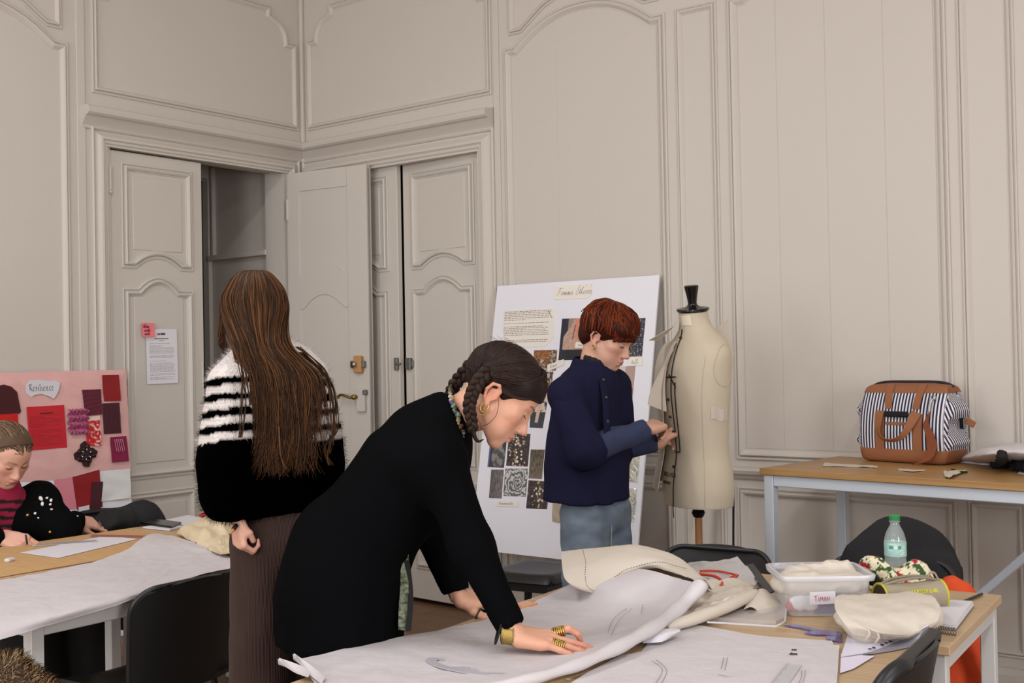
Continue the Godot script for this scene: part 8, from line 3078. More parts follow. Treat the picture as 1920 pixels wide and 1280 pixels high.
# ------------------------------------------------------------------ right front tables
func build_props_front():
	var R = Vector3(0.7892, 0, -0.6141)
	var T = Vector3(0.6141, 0, 0.7892)
	var mus: Material = M["muslin"]
	var tr: Material = M["tracing paper"]
	var g = Geo.new()
	var P = net([
		[Vector3(3.8062, 0.762, 3.4027), Vector3(3.9309, 0.76, 3.3098), Vector3(4.0344, 0.762, 3.1923), Vector3(4.1107, 0.768, 3.0698), Vector3(4.1357, 0.772, 2.8819), Vector3(4.1224, 0.78, 2.6538), Vector3(4.0855, 0.79, 2.4079), Vector3(4.1298, 0.8404, 2.3491)],
		[Vector3(3.73, 0.757, 3.348), Vector3(3.8358, 0.757, 3.2271), Vector3(3.9244, 0.757, 3.0799), Vector3(3.992, 0.757, 2.9422), Vector3(4.0104, 0.757, 2.7536), Vector3(3.9773, 0.76, 2.5103), Vector3(3.9632, 0.775, 2.3253), Vector3(4.0223, 0.8392, 2.2806)],
		[Vector3(3.6447, 0.757, 3.2941), Vector3(3.7042, 0.757, 3.1175), Vector3(3.77, 0.757, 2.9376), Vector3(3.8164, 0.757, 2.7664), Vector3(3.8326, 0.757, 2.5819), Vector3(3.8274, 0.76, 2.4105), Vector3(3.8845, 0.8025, 2.3491), Vector3(3.9235, 0.8445, 2.2562)],
		[Vector3(3.5525, 0.757, 3.2358), Vector3(3.5735, 0.757, 3.0304), Vector3(3.6282, 0.757, 2.8361), Vector3(3.6538, 0.757, 2.6617), Vector3(3.6419, 0.757, 2.4814), Vector3(3.6087, 0.76, 2.2948), Vector3(3.7181, 0.8135, 2.314), Vector3(3.7818, 0.8394, 2.2143)]], 56, 30)
	g.sheet(ripple(P, 0.0035, 9.0, 15), 0.001)
	var sheet = lone("tracing_paper", g, tr, "large white tracing paper under the hands of the woman in black", "paper")
	g = Geo.new()
	var path = spline([Vector3(4.0542, 0.77, 3.2496), Vector3(4.1357, 0.775, 3.103), Vector3(4.1583, 0.779, 2.9047), Vector3(4.1487, 0.787, 2.6843), Vector3(4.1107, 0.8, 2.4464), Vector3(4.1278, 0.8489, 2.3508)], 12)
	var rad = PackedFloat32Array()
	for i in path.size(): rad.append(lerpf(0.012, 0.024, float(i) / path.size()) + 0.002 * sin(i * 0.7))
	g.tube(path, rad, 16, false, 0.8, Vector3.UP)
	on("rolled_edge", g, tr, sheet)
	for q in [[Vector3(3.5421, 0.76, 3.2845), Vector3(3.6706, 0.765, 3.3016)], [Vector3(3.5533, 0.765, 3.2494), Vector3(3.7339, 0.765, 3.3205)]]:
		g = Geo.new()
		g.sheet(net([[q[0] + Vector3(0, 0.012, 0), q[0].lerp(q[1], 0.5) + Vector3(0, 0.008, 0), q[1]], [q[0] + T * 0.012, q[0].lerp(q[1], 0.5) + T * 0.022, q[1] + T * 0.03], [q[0] + T * 0.02 + Vector3(0, 0.015, 0), q[0].lerp(q[1], 0.5) + T * 0.035, q[1] + T * 0.05]], 10, 8), 0.001)
		on("curled_end", g, tr, sheet)
	for q in [[Vector3(3.9231, 0.769, 2.3979), Vector3(3.9545, 0.766, 2.5131), Vector3(4.0155, 0.763, 2.6321)], [Vector3(3.94, 0.771, 2.3979), Vector3(3.9784, 0.767, 2.5246), Vector3(4.0372, 0.763, 2.6509)], [Vector3(3.9508, 0.777, 2.3605), Vector3(4.0048, 0.775, 2.4543)]]: pencil_line(q, sheet)
	g = Geo.new()
	var o = PackedVector2Array()
	for p in spline2([V(0, 0), V(-0.012, 0.02), V(0.0, 0.034), V(0.022, 0.034), V(0.03, 0.024), V(0.016, 0.022), V(0.03, 0.002), V(0.075, -0.016), V(0.1, -0.002), V(0.118, 0.002), V(0.122, -0.01), V(0.138, -0.004), V(0.152, -0.016), V(0.17, -0.02), V(0.2, -0.008), V(0.225, -0.006), V(0.215, -0.024), V(0.18, -0.04), V(0.13, -0.042), V(0.07, -0.035), V(0.03, -0.02)], 4, true): o.append(p)
	var fx = (Vector3(4.0777, 0.7595, 3.0549) - Vector3(3.8099, 0.7595, 3.0865))
	fx.y = 0.0
	fx = fx.normalized()
	g.xf = Transform3D(Basis(fx, -fx.cross(Vector3.UP), Vector3.UP), Vector3(3.8176, 0.7605, 3.0859))
	g.slab(o, 0.0, 0.002)
	g.xf = Transform3D()
	lone("french_curve", g, mat("grey acrylic", ink(178, 174, 182), 0.35), "grey translucent french curve lying on the large tracing paper", "french curve")
	pencil("grey pencil held under the raised finger of the woman in black", Vector3(3.979, 0.7919, 2.7948), Vector3(3.9923, 0.7763, 2.7335), ink(112, 116, 126), 0.0042)
	g = plate([Vector3(3.6127, 0.757, 2.5167), Vector3(3.6584, 0.757, 2.5274), Vector3(3.6584, 0.757, 2.446), Vector3(3.6079, 0.757, 2.4366)], 0.004)
	lone("ruler", g, film("amber", Color(0.9, 0.55, 0.1, 0.85)), "amber plastic ruler piece by the far hand of the woman in black", "ruler")
	P = net([
		[Vector3(3.5785, 0.7869, 2.1687), Vector3(3.6703, 0.7872, 2.072), Vector3(3.8005, 0.7856, 2.0214), Vector3(3.9223, 0.7769, 2.0278), Vector3(4.0376, 0.7814, 2.1283)],
		[Vector3(3.618, 0.8726, 2.2662), Vector3(3.7019, 0.8796, 2.1758), Vector3(3.7897, 0.8807, 2.1076), Vector3(3.9069, 0.8574, 2.092), Vector3(4.0557, 0.8257, 2.2037)],
		[Vector3(3.6813, 0.8516, 2.356), Vector3(3.7708, 0.8616, 2.2866), Vector3(3.8526, 0.8731, 2.2105), Vector3(3.9373, 0.8565, 2.1697), Vector3(4.0699, 0.835, 2.2688)],
		[Vector3(3.7167, 0.8214, 2.3913), Vector3(3.778, 0.8049, 2.3432), Vector3(3.8395, 0.8415, 2.2708), Vector3(3.9111, 0.853, 2.2027), Vector3(4.0419, 0.8402, 2.2654)],
		[Vector3(3.7446, 0.7966, 2.3691), Vector3(3.7871, 0.7851, 2.3359), Vector3(3.8251, 0.8171, 2.2689), Vector3(3.8812, 0.8407, 2.2003), Vector3(4.0036, 0.8417, 2.2445)]], 48, 36)
	g = Geo.new()
	g.sheet(ripple(P, 0.004, 9.0, 16), 0.0018)
	var cf = lone("cotton_cloth", g, mus, "stiff cream cotton with dotted stitch lines arched over the tracing paper", "cloth")
	g = Geo.new()
	var nj = P.size()
	var ni: int = P[0].size()
	var mark = func(a: Vector2, b: Vector2, n: int):
		for k in n:
			var t = a.lerp(b, float(k) / n)
			var t2 = a.lerp(b, (k + 0.5) / n)
			var i0 = clampi(int(t.x * (ni - 1)), 0, ni - 2)
			var j0 = clampi(int(t.y * (nj - 1)), 0, nj - 2)
			var nn: Vector3 = (P[j0][i0 + 1] - P[j0][i0]).cross(P[j0 + 1][i0] - P[j0][i0]).normalized()
			var q = func(w: Vector2) -> Vector3:
				var fi = clampf(w.x * (ni - 1), 0, ni - 1.001)
				var fj = clampf(w.y * (nj - 1), 0, nj - 1.001)
				return (P[int(fj)][int(fi)] as Vector3).lerp(P[int(fj)][int(fi) + 1], fmod(fi, 1.0)).lerp((P[int(fj) + 1][int(fi)] as Vector3).lerp(P[int(fj) + 1][int(fi) + 1], fmod(fi, 1.0)), fmod(fj, 1.0))
			for sgn in [1.0, -1.0]:
				g.tube(PackedVector3Array([q.call(t) + nn * 0.0022 * sgn, q.call(t2) + nn * 0.0022 * sgn]), 0.0008, 4)
	mark.call(Vector2(0.14, 0.27), Vector2(0.17, 0.62), 14)
	mark.call(Vector2(0.17, 0.62), Vector2(0.25, 0.97), 14)
	mark.call(Vector2(0.25, 0.97), Vector2(0.5, 0.74), 18)
	mark.call(Vector2(0.5, 0.74), Vector2(0.78, 0.6), 18)
	mark.call(Vector2(0.78, 0.6), Vector2(0.86, 0.42), 6)
	on("stitch_marks", g, M["ink black"], cf)
	P = net([
		[Vector3(3.9052, 0.77, 1.9971), Vector3(4.0124, 0.79, 2.0317), Vector3(4.0793, 0.775, 1.9549), Vector3(4.0599, 0.757, 1.8878)],
		[Vector3(4.0187, 0.785, 2.2471), Vector3(4.0179, 0.77, 2.0919), Vector3(4.1216, 0.785, 2.1303), Vector3(4.1031, 0.765, 1.9905)],
		[Vector3(4.0249, 0.765, 2.3259), Vector3(4.105, 0.778, 2.3296), Vector3(4.1636, 0.792, 2.2754), Vector3(4.1479, 0.78, 2.1017)],
		[Vector3(4.0752, 0.757, 2.4735), Vector3(4.1283, 0.758, 2.4156), Vector3(4.1434, 0.76, 2.2531), Vector3(4.1349, 0.758, 2.0695)]], 30, 24)
	g = Geo.new()
	g.sheet(ripple(P, 0.014, 16.0, 17), 0.0018)
	var c2 = lone("cotton_cloth", g, mus, "crumpled cream cotton pattern piece with a long rolled fold, between paper and box lid", "cloth")
	g = Geo.new()
	path = spline([Vector3(4.121, 0.77, 2.5378), Vector3(4.1493, 0.776, 2.4388), Vector3(4.1679, 0.783, 2.2932), Vector3(4.1598, 0.785, 2.1059)], 10)
	rad = PackedFloat32Array()
	for i in path.size(): rad.append(0.016 + 0.005 * sin(float(i) / path.size() * 3.0))
	g.tube(path, rad, 14, false, 0.75, Vector3.UP)
	on("rolled_fold", g, mus, c2)
	g = Geo.new()
	g.sheet(grid(16, 10, func(u: float, v: float):
		var a: Vector3 = (Vector3(4.1886, 0.768, 2.2363) as Vector3).lerp(Vector3(4.1579, 0.79, 2.1018), v)
		var w: float = 0.085 * (0.55 + 0.45 * sin(PI * v)) * (1.0 + 0.05 * sin(v * 40.0))
		return a + R * w * u + Vector3(0, 0.01 * sin(PI * u) - 0.015 * u * u, 0)), 0.0018)
	on("shaped_end", g, mus, c2)
	g = Geo.new()
	g.sheet(ripple(net([[Vector3(4.2112, 0.7535, 2.8452), Vector3(4.2495, 0.7535, 2.6211), Vector3(4.4064, 0.7535, 2.5758), Vector3(4.5457, 0.7535, 2.5002)], [Vector3(4.1171, 0.7535, 2.5836), Vector3(4.1968, 0.7535, 2.4985), Vector3(4.3514, 0.7535, 2.461), Vector3(4.5176, 0.7535, 2.4251)], [Vector3(4.102, 0.768, 2.4705), Vector3(4.1547, 0.757, 2.4214), Vector3(4.3328, 0.7535, 2.422), Vector3(4.4917, 0.7535, 2.3747)]], 24, 12), 0.002, 9.0, 18), 0.0008)
	lone("paper_sheet", g, tr, "white paper beneath the drawn pattern sheet, its corner curling beside the cream cloth", "paper")
	g = Geo.new()
	g.sheet(ripple(net([[Vector3(4.2258, 0.756, 3.2239), Vector3(4.399, 0.756, 3.1056), Vector3(4.5702, 0.756, 2.9887), Vector3(4.7109, 0.756, 2.8927)], [Vector3(4.1711, 0.756, 2.9767), Vector3(4.3017, 0.756, 2.8584), Vector3(4.4793, 0.756, 2.7542), Vector3(4.6253, 0.756, 2.671)], [Vector3(4.1491, 0.756, 2.7876), Vector3(4.2185, 0.756, 2.6171), Vector3(4.3724, 0.756, 2.5334), Vector3(4.528, 0.756, 2.4182)]], 30, 18), 0.002, 8.0, 19), 0.0008)
	var dp = lone("paper_sheet", g, tr, "white pattern sheet with pencil curves at the front of the table", "paper")
	for q in [[Vector3(4.2346, 0.7585, 2.787), Vector3(4.2931, 0.7585, 2.8391), Vector3(4.3369, 0.7585, 2.9445)], [Vector3(4.2379, 0.7585, 2.7737), Vector3(4.303, 0.7585, 2.8376), Vector3(4.3501, 0.7585, 2.945)], [Vector3(4.3563, 0.7585, 2.6723), Vector3(4.3974, 0.7585, 2.7639)], [Vector3(4.3633, 0.7585, 2.6676), Vector3(4.4081, 0.7585, 2.7671)], [Vector3(4.5525, 0.7585, 2.6702), Vector3(4.5744, 0.7585, 2.726), Vector3(4.5994, 0.7585, 2.8045)], [Vector3(4.5458, 0.7585, 2.6747), Vector3(4.5689, 0.7585, 2.7297), Vector3(4.5922, 0.7585, 2.8094)], [Vector3(4.4115, 0.7585, 2.8057), Vector3(4.4381, 0.7585, 2.8079)]]: pencil_line(q, dp)
	g = Geo.new()
	var sx = (Vector3(4.4968, 0.7585, 2.5275) - Vector3(4.4594, 0.7585, 2.5466)).normalized()
	handwriting(g, "dros", Vector3(4.4679, 0.7588, 2.5653), 0.006, 0.0009, sx, Vector3.UP.cross(sx) * 1.6)
	handwriting(g, "nes", Vector3(4.4559, 0.7588, 2.527), 0.005, 0.0008, sx, Vector3.UP.cross(sx) * 1.6)
	on("handwriting", g, M["ink black"], dp)
	g = Geo.new()
	g.sheet(net([[Vector3(4.1368, 0.76, 2.6659), Vector3(4.1729, 0.762, 2.6393), Vector3(4.1734, 0.765, 2.5841)], [Vector3(4.1366, 0.772, 2.643), Vector3(4.1718, 0.778, 2.6242), Vector3(4.1825, 0.775, 2.563)], [Vector3(4.1159, 0.774, 2.5884), Vector3(4.1539, 0.78, 2.5807), Vector3(4.1671, 0.775, 2.5465)]], 10, 8), 0.001)
	lone("paper_scrap", g, M["white paper"], "small folded white paper tab beside the rolled paper edge", "paper")
	g = plate([Vector3(4.6154, 0.7525, 2.6321), Vector3(4.5557, 0.7525, 2.4775), Vector3(4.6258, 0.7525, 2.4535), Vector3(4.6263, 0.7525, 2.5836)], 0.001)
	lone("paper_sheet", g, mat("lilac sheet", ink(222, 214, 230), 0.8), "lilac tinted sheet under the magazine at the table front", "paper")
	var ra = Vector3(4.5536, 0.759, 2.8832)
	var rb = Vector3(4.5007, 0.759, 2.6547)
	var rc = Vector3(4.5306, 0.759, 2.64)
	g = plate([ra, Vector3(4.5855, 0.759, 2.8615), rc, rb], 0.002)
	var ru = lone("ruler", g, film("ruler film", Color(0.82, 0.82, 0.84, 0.6)), "clear plastic ruler on the pattern sheet at the bottom edge", "ruler")
	g = Geo.new()
	for k in 24:
		var p: Vector3 = rb.lerp(ra, k / 26.0) + Vector3(0, 0.0024, 0)
		g.tube(PackedVector3Array([p, p + (rc - rb) * (0.32 if k % 5 == 0 else 0.18)]), 0.0004, 3)
	on("ticks", g, M["graphite"], ru)
	g = Geo.new()
	g.sheet(ripple(net([[Vector3(3.8952, 0.76, 2.0755), Vector3(4.0113, 0.765, 2.0309), Vector3(4.0929, 0.757, 1.9135)], [Vector3(3.8681, 0.785, 1.995), Vector3(3.9588, 0.79, 1.9293), Vector3(4.0234, 0.785, 1.8473)], [Vector3(3.7905, 0.79, 1.8231), Vector3(3.8703, 0.8, 1.7954), Vector3(3.9309, 0.81, 1.7577)]], 20, 14), 0.006, 16.0, 22), 0.001)
	var zp = lone("zip_pouch", g, film("pouch film", Color(0.84, 0.83, 0.84, 0.55), 0.2), "clear plastic pouch holding a red drawing curve, behind the cream cloth", "pouch")
	var red = mat("red acrylic", ink(196, 58, 40), 0.3)
	g = Geo.new()
	g.tube(spline([Vector3(3.9011, 0.797, 1.9489), Vector3(3.9507, 0.799, 1.9305), Vector3(4.0251, 0.796, 1.9452)], 6), 0.0035, 6)
	g.tube(PackedVector3Array([Vector3(4.0251, 0.796, 1.9452), Vector3(4.0353, 0.782, 2.0433)]), 0.0045, 6)
	g.tube(PackedVector3Array([Vector3(4.0183, 0.797, 1.9557), Vector3(4.0215, 0.783, 2.0396)]), 0.003, 6)
	g.tube(spline([Vector3(3.9257, 0.797, 1.994), Vector3(3.9786, 0.797, 2.0002), Vector3(4.0175, 0.79, 2.0284), Vector3(4.0297, 0.782, 2.0652)], 6), 0.0045, 6)
	on("red_curve", g, red, zp, "red plastic curve inside")
	g = plate([Vector3(3.9253, 0.775, 1.7076), Vector3(3.9342, 0.775, 1.6578), Vector3(4.1767, 0.775, 2.0197), Vector3(4.1743, 0.775, 2.056)], 0.004)
	lone("set_square", g, mat("dark rule", ink(44, 44, 46), 0.5), "dark grey flat rule sticking out from the clear pouch", "rule")
	g = plate([Vector3(4.3312, 0.7522, 2.2952), Vector3(4.351, 0.7522, 2.2682), Vector3(4.4232, 0.7522, 2.2897), Vector3(4.4757, 0.7522, 2.282), Vector3(4.5146, 0.7522, 2.3719), Vector3(4.4791, 0.7522, 2.3703), Vector3(4.4623, 0.7522, 2.3431), Vector3(4.4881, 0.7522, 2.3262), Vector3(4.456, 0.7522, 2.3279), Vector3(4.4365, 0.7522, 2.3407), Vector3(4.406, 0.7522, 2.3411), Vector3(4.4145, 0.7522, 2.3088), Vector3(4.3743, 0.7522, 2.2946)], 0.003)
	lone("pattern_ruler", g, film("violet film", Color(0.42, 0.38, 0.62, 0.7)), "violet translucent pattern ruler in front of the plastic box", "ruler")
	plastic_box(R, T)
	pencil_case(R, T)
	bottle(Vector3(4.353, 0.751, 1.5395))
	var b = Blob.new()
	wrinkles(b, 0.012, 14.0, 23)
	b.cap(Vector3(4.3617, 0.8215, 1.7376), Vector3(4.3793, 0.7852, 1.7232), 0.032, 0.04, 0.03)
	b.cap(Vector3(4.3617, 0.8215, 1.7376), Vector3(4.3321, 0.8214, 1.7353), 0.022, 0.02, 0.03)
	b.cap(Vector3(4.4625, 0.8128, 1.659), Vector3(4.4616, 0.7754, 1.659), 0.03, 0.036, 0.03)
	b.cap(Vector3(4.3719, 0.7734, 1.7035), Vector3(4.4585, 0.7682, 1.636), 0.036, 0.036, 0.03)
	plane_cut(b, Vector3(4.4, 0.752, 1.7), Vector3(0, -1, 0))
	var lf = FastNoiseLite.new()
	lf.seed = 27
	lf.frequency = 34.0
	var fl = b.build(0.004, func(p, n):
		var v = lf.get_noise_3d(p.x * 1.0, p.y * 1.1, p.z * 1.0)
		var w = lf.get_noise_3d(p.x * 0.62 + 9.0, p.y * 0.62, p.z * 0.62)
		if w > 0.3: return lin(170, 28, 48)
		if v > 0.12: return lin(52, 84, 46)
		if v < -0.42: return lin(40, 34, 32)
		return lin(226, 218, 186))
	lone("floral_pouch", fl, vmat("floral print", 0.85), "cream floral cloth pouch with red flowers and green leaves behind the bottle", "pouch")
	g = Geo.new()
	for k in 4:
		g.tube(spline([Vector3(4.3561, 0.7844, 1.8173) + Vector3(0, 0.0, 0.004 * k), Vector3(4.3832, 0.8001, 1.8219) + Vector3(0, 0.008 * k - 0.012, 0.003 * k), Vector3(4.4189, 0.7865, 1.8445) + Vector3(0, 0.006 * k - 0.008, 0), Vector3(4.3853, 0.758, 1.8052)], 8), 0.006, 8)
	lone("headphone_band", g, M["black matt"], "black padded headphone band between the plastic box and pencil case", "headphones")
	var nb = thing("notebook", "white spiral notebook at the right edge of the table under the pencil", "notebook", Vector3(4.6555, 0.752, 1.9826))
	var q0 = [Vector3(4.5984, 0.752, 2.0052), Vector3(4.581, 0.752, 1.8316), Vector3(4.6595, 0.752, 1.8049), Vector3(4.702, 0.752, 2.1056), Vector3(4.6403, 0.752, 2.1055)]
	on("cover", plate(q0, 0.003), mat("card grey", ink(120, 116, 112), 0.8), nb)
	for k in 3:
		g = plate(q0.map(func(p): return p + Vector3(-0.002 * k, 0.0035 + 0.004 * k, -0.001 * k)), 0.0034)
		on("page_block", g, M["white paper"], nb)
	g = Geo.new()
	for k in 9:
		var p: Vector3 = (Vector3(4.6604, 0.76, 2.1467) as Vector3).lerp(Vector3(4.7135, 0.76, 2.1516), k / 8.0)
		var ring = PackedVector3Array()
		for i in 12: ring.append(p + Vector3(0, sin(TAU * i / 12) * 0.009, 0) + T * cos(TAU * i / 12) * 0.009)
		g.tube(ring, 0.0012, 5, true)
	on("spiral", g, M["dull steel"], nb, "dark wire spiral")
	pencil("dark green pencil lying at the far right corner of the table", Vector3(4.6351, 0.756, 1.6429), Vector3(4.6211, 0.756, 1.8036), ink(26, 34, 30), 0.0042)
	g = Geo.new()
	P = net([[Vector3(4.567, 0.7535, 2.5087), Vector3(4.6085, 0.757, 2.4404), Vector3(4.6333, 0.7621, 2.2981), Vector3(4.6955, 0.8012, 2.2885)], [Vector3(4.5179, 0.754, 2.3535), Vector3(4.5656, 0.758, 2.2909), Vector3(4.6161, 0.7668, 2.2103), Vector3(4.67, 0.7899, 2.2067)], [Vector3(4.4478, 0.755, 2.1337), Vector3(4.4898, 0.758, 2.0482), Vector3(4.5581, 0.765, 2.0414), Vector3(4.6171, 0.77, 2.0447)]], 24, 12)
	g.sheet(P, 0.002)
	var mag = lone("magazine", g, mat("magazine white", ink(226, 222, 238), 0.35), "white magazine with lifted edge under the cream cloth bundle", "magazine")
	g = Geo.new()
	g.sheet(net([[Vector3(4.569, 0.753, 2.5106), Vector3(4.6097, 0.753, 2.4438), Vector3(4.6534, 0.753, 2.3565), Vector3(4.6843, 0.753, 2.2574)], [Vector3(4.5684, 0.755, 2.509), Vector3(4.6085, 0.757, 2.4404), Vector3(4.6315, 0.7596, 2.2931), Vector3(4.6948, 0.7987, 2.2827)]], 20, 4), 0.0015)
	on("cover", g, mat("magazine grey", ink(150, 146, 156), 0.4), mag, "grey inner cover")
	g = Geo.new()
	for k in 9:
		var t = 0.35 + k * 0.055
		var i = int(t * (P[0].size() - 1))
		g.box(P[1][i] + Vector3(0, 0.0035, 0), Vector3(0.008, 0.0012, 0.006 + 0.003 * (k % 3)), 0.0004, Basis(Vector3.UP, 0.6))
	var mp = on("print", g, M["ink black"], mag)
	mp.set_meta("kind", "stuff")
	b = Blob.new()
	wrinkles(b, 0.016, 9.0, 29, Vector3(1, 1.8, 1))
	b.slabcap(Vector3(4.514, 0.7883, 2.252), Vector3(4.6226, 0.7836, 2.1422), 0.052, 0.05, Vector3.UP, 0.58, 0.04)
	b.slabcap(Vector3(4.5425, 0.7786, 2.3057), Vector3(4.6232, 0.7739, 2.2682), 0.045, 0.04, Vector3.UP, 0.66, 0.04)
	b.cap(Vector3(4.6061, 0.7996, 2.0793), Vector3(4.6668, 0.7767, 2.133), 0.018, 0.018, 0.03)
	b.cap(Vector3(4.5795, 0.7723, 2.3275), Vector3(4.6071, 0.7614, 2.3185), 0.026, 0.02, 0.03)
	for q in [[Vector3(4.5728, 0.8041, 2.3903), Vector3(4.6294, 0.7839, 2.3649), 0.006], [Vector3(4.5865, 0.8, 2.3859), Vector3(4.5799, 0.775, 2.3905), 0.005], [Vector3(4.6068, 0.792, 2.3826), Vector3(4.5996, 0.7644, 2.3751), 0.005], [Vector3(4.6214, 0.7816, 2.3711), Vector3(4.6056, 0.7516, 2.3575), 0.004]]:
		var cut = b.cap(q[0], q[1], q[2], q[2] * 0.6, 0.012)
		cut.cut = true
	var cb = lone("cloth_bundle", b.build(0.0058), mus, "bundle of folded cream cotton lying on the white magazine", "cloth")
	g = Geo.new()
	g.sheet(ripple(net([[Vector3(4.5486, 0.7744, 2.3832), Vector3(4.594, 0.7695, 2.3668), Vector3(4.6538, 0.7668, 2.3203), Vector3(4.694, 0.7876, 2.226)], [Vector3(4.5292, 0.7977, 2.386), Vector3(4.5904, 0.7923, 2.3764), Vector3(4.6541, 0.7794, 2.3203), Vector3(4.6952, 0.8006, 2.2127)], [Vector3(4.4911, 0.8189, 2.3464), Vector3(4.5727, 0.8111, 2.3208), Vector3(4.6384, 0.8123, 2.2571), Vector3(4.6836, 0.8125, 2.1586)], [Vector3(4.451, 0.826, 2.251), Vector3(4.5369, 0.8231, 2.2095), Vector3(4.6011, 0.8219, 2.1469), Vector3(4.6421, 0.8196, 2.0769)], [Vector3(4.4282, 0.8169, 2.1673), Vector3(4.4967, 0.8172, 2.1014), Vector3(4.5656, 0.8175, 2.0351), Vector3(4.6105, 0.813, 2.0127)], [Vector3(4.4185, 0.7858, 2.1235), Vector3(4.485, 0.787, 2.0719), Vector3(4.5581, 0.788, 2.015), Vector3(4.5978, 0.7815, 1.984)]], 40, 40), 0.006, 13.0, 45), 0.002)
	on("folded_flap", g, mus, cb)
	g = Geo.new()
	for q in [[Vector3(4.5766, 0.809, 2.4065), Vector3(4.6154, 0.793, 2.3886), Vector3(4.661, 0.7819, 2.3403)], [Vector3(4.5939, 0.8023, 2.4055), Vector3(4.5956, 0.7873, 2.404), Vector3(4.5836, 0.7724, 2.4003)], [Vector3(4.6095, 0.7944, 2.3932), Vector3(4.6131, 0.7806, 2.3902), Vector3(4.6012, 0.7645, 2.3865)]]:
		g.tube(spline(q, 8), PackedFloat32Array(range(17).map(func(i): return 0.0035 * sin(PI * (i + 0.5) / 17.0) + 0.0004)), 8)
	on("gathered_fold", g, mus, cb)
	b = Blob.new()
	wrinkles(b, 0.014, 7.0, 30)
	var c0 = Vector3(4.1649, 0.7369, 1.357)
	var c1 = Vector3(4.3854, 0.7326, 1.2361)
	b.cap(c0, Vector3(4.2763, 0.7623, 1.2708), 0.05, 0.055, 0.03)
	b.cap(Vector3(4.2763, 0.7623, 1.2708), c1, 0.055, 0.06, 0.03)
	b.slabcap(Vector3(4.2751, 0.7097, 1.2708), Vector3(4.2708, 0.5343, 1.2708), 0.2, 0.2, T, 0.25, 0.04)
	b.cap(c1, Vector3(4.4753, 0.6246, 1.3415), 0.055, 0.06, 0.04)
	b.cap(Vector3(4.4753, 0.6246, 1.3415), Vector3(4.5599, 0.4338, 1.4622), 0.06, 0.06, 0.04)
	lone("coat", b.build(0.01), mat("black coat cloth", ink(22, 22, 24), 0.9), "black coat draped over the chair behind the water bottle", "coat")
	b = Blob.new()
	wrinkles(b, 0.014, 8.0, 38)
	b.cap(Vector3(4.4908, 0.7357, 1.4583), Vector3(4.517, 0.7167, 1.4629), 0.03, 0.03, 0.03)
	b.slabcap(Vector3(4.5064, 0.7008, 1.4708), Vector3(4.56, 0.461, 1.5767), 0.06, 0.1, T, 0.5, 0.04)
	lone("orange_jacket", b.build(0.009), mat("orange cloth", ink(214, 74, 26), 0.8), "orange jacket hanging on the far right chair beside the table", "jacket")

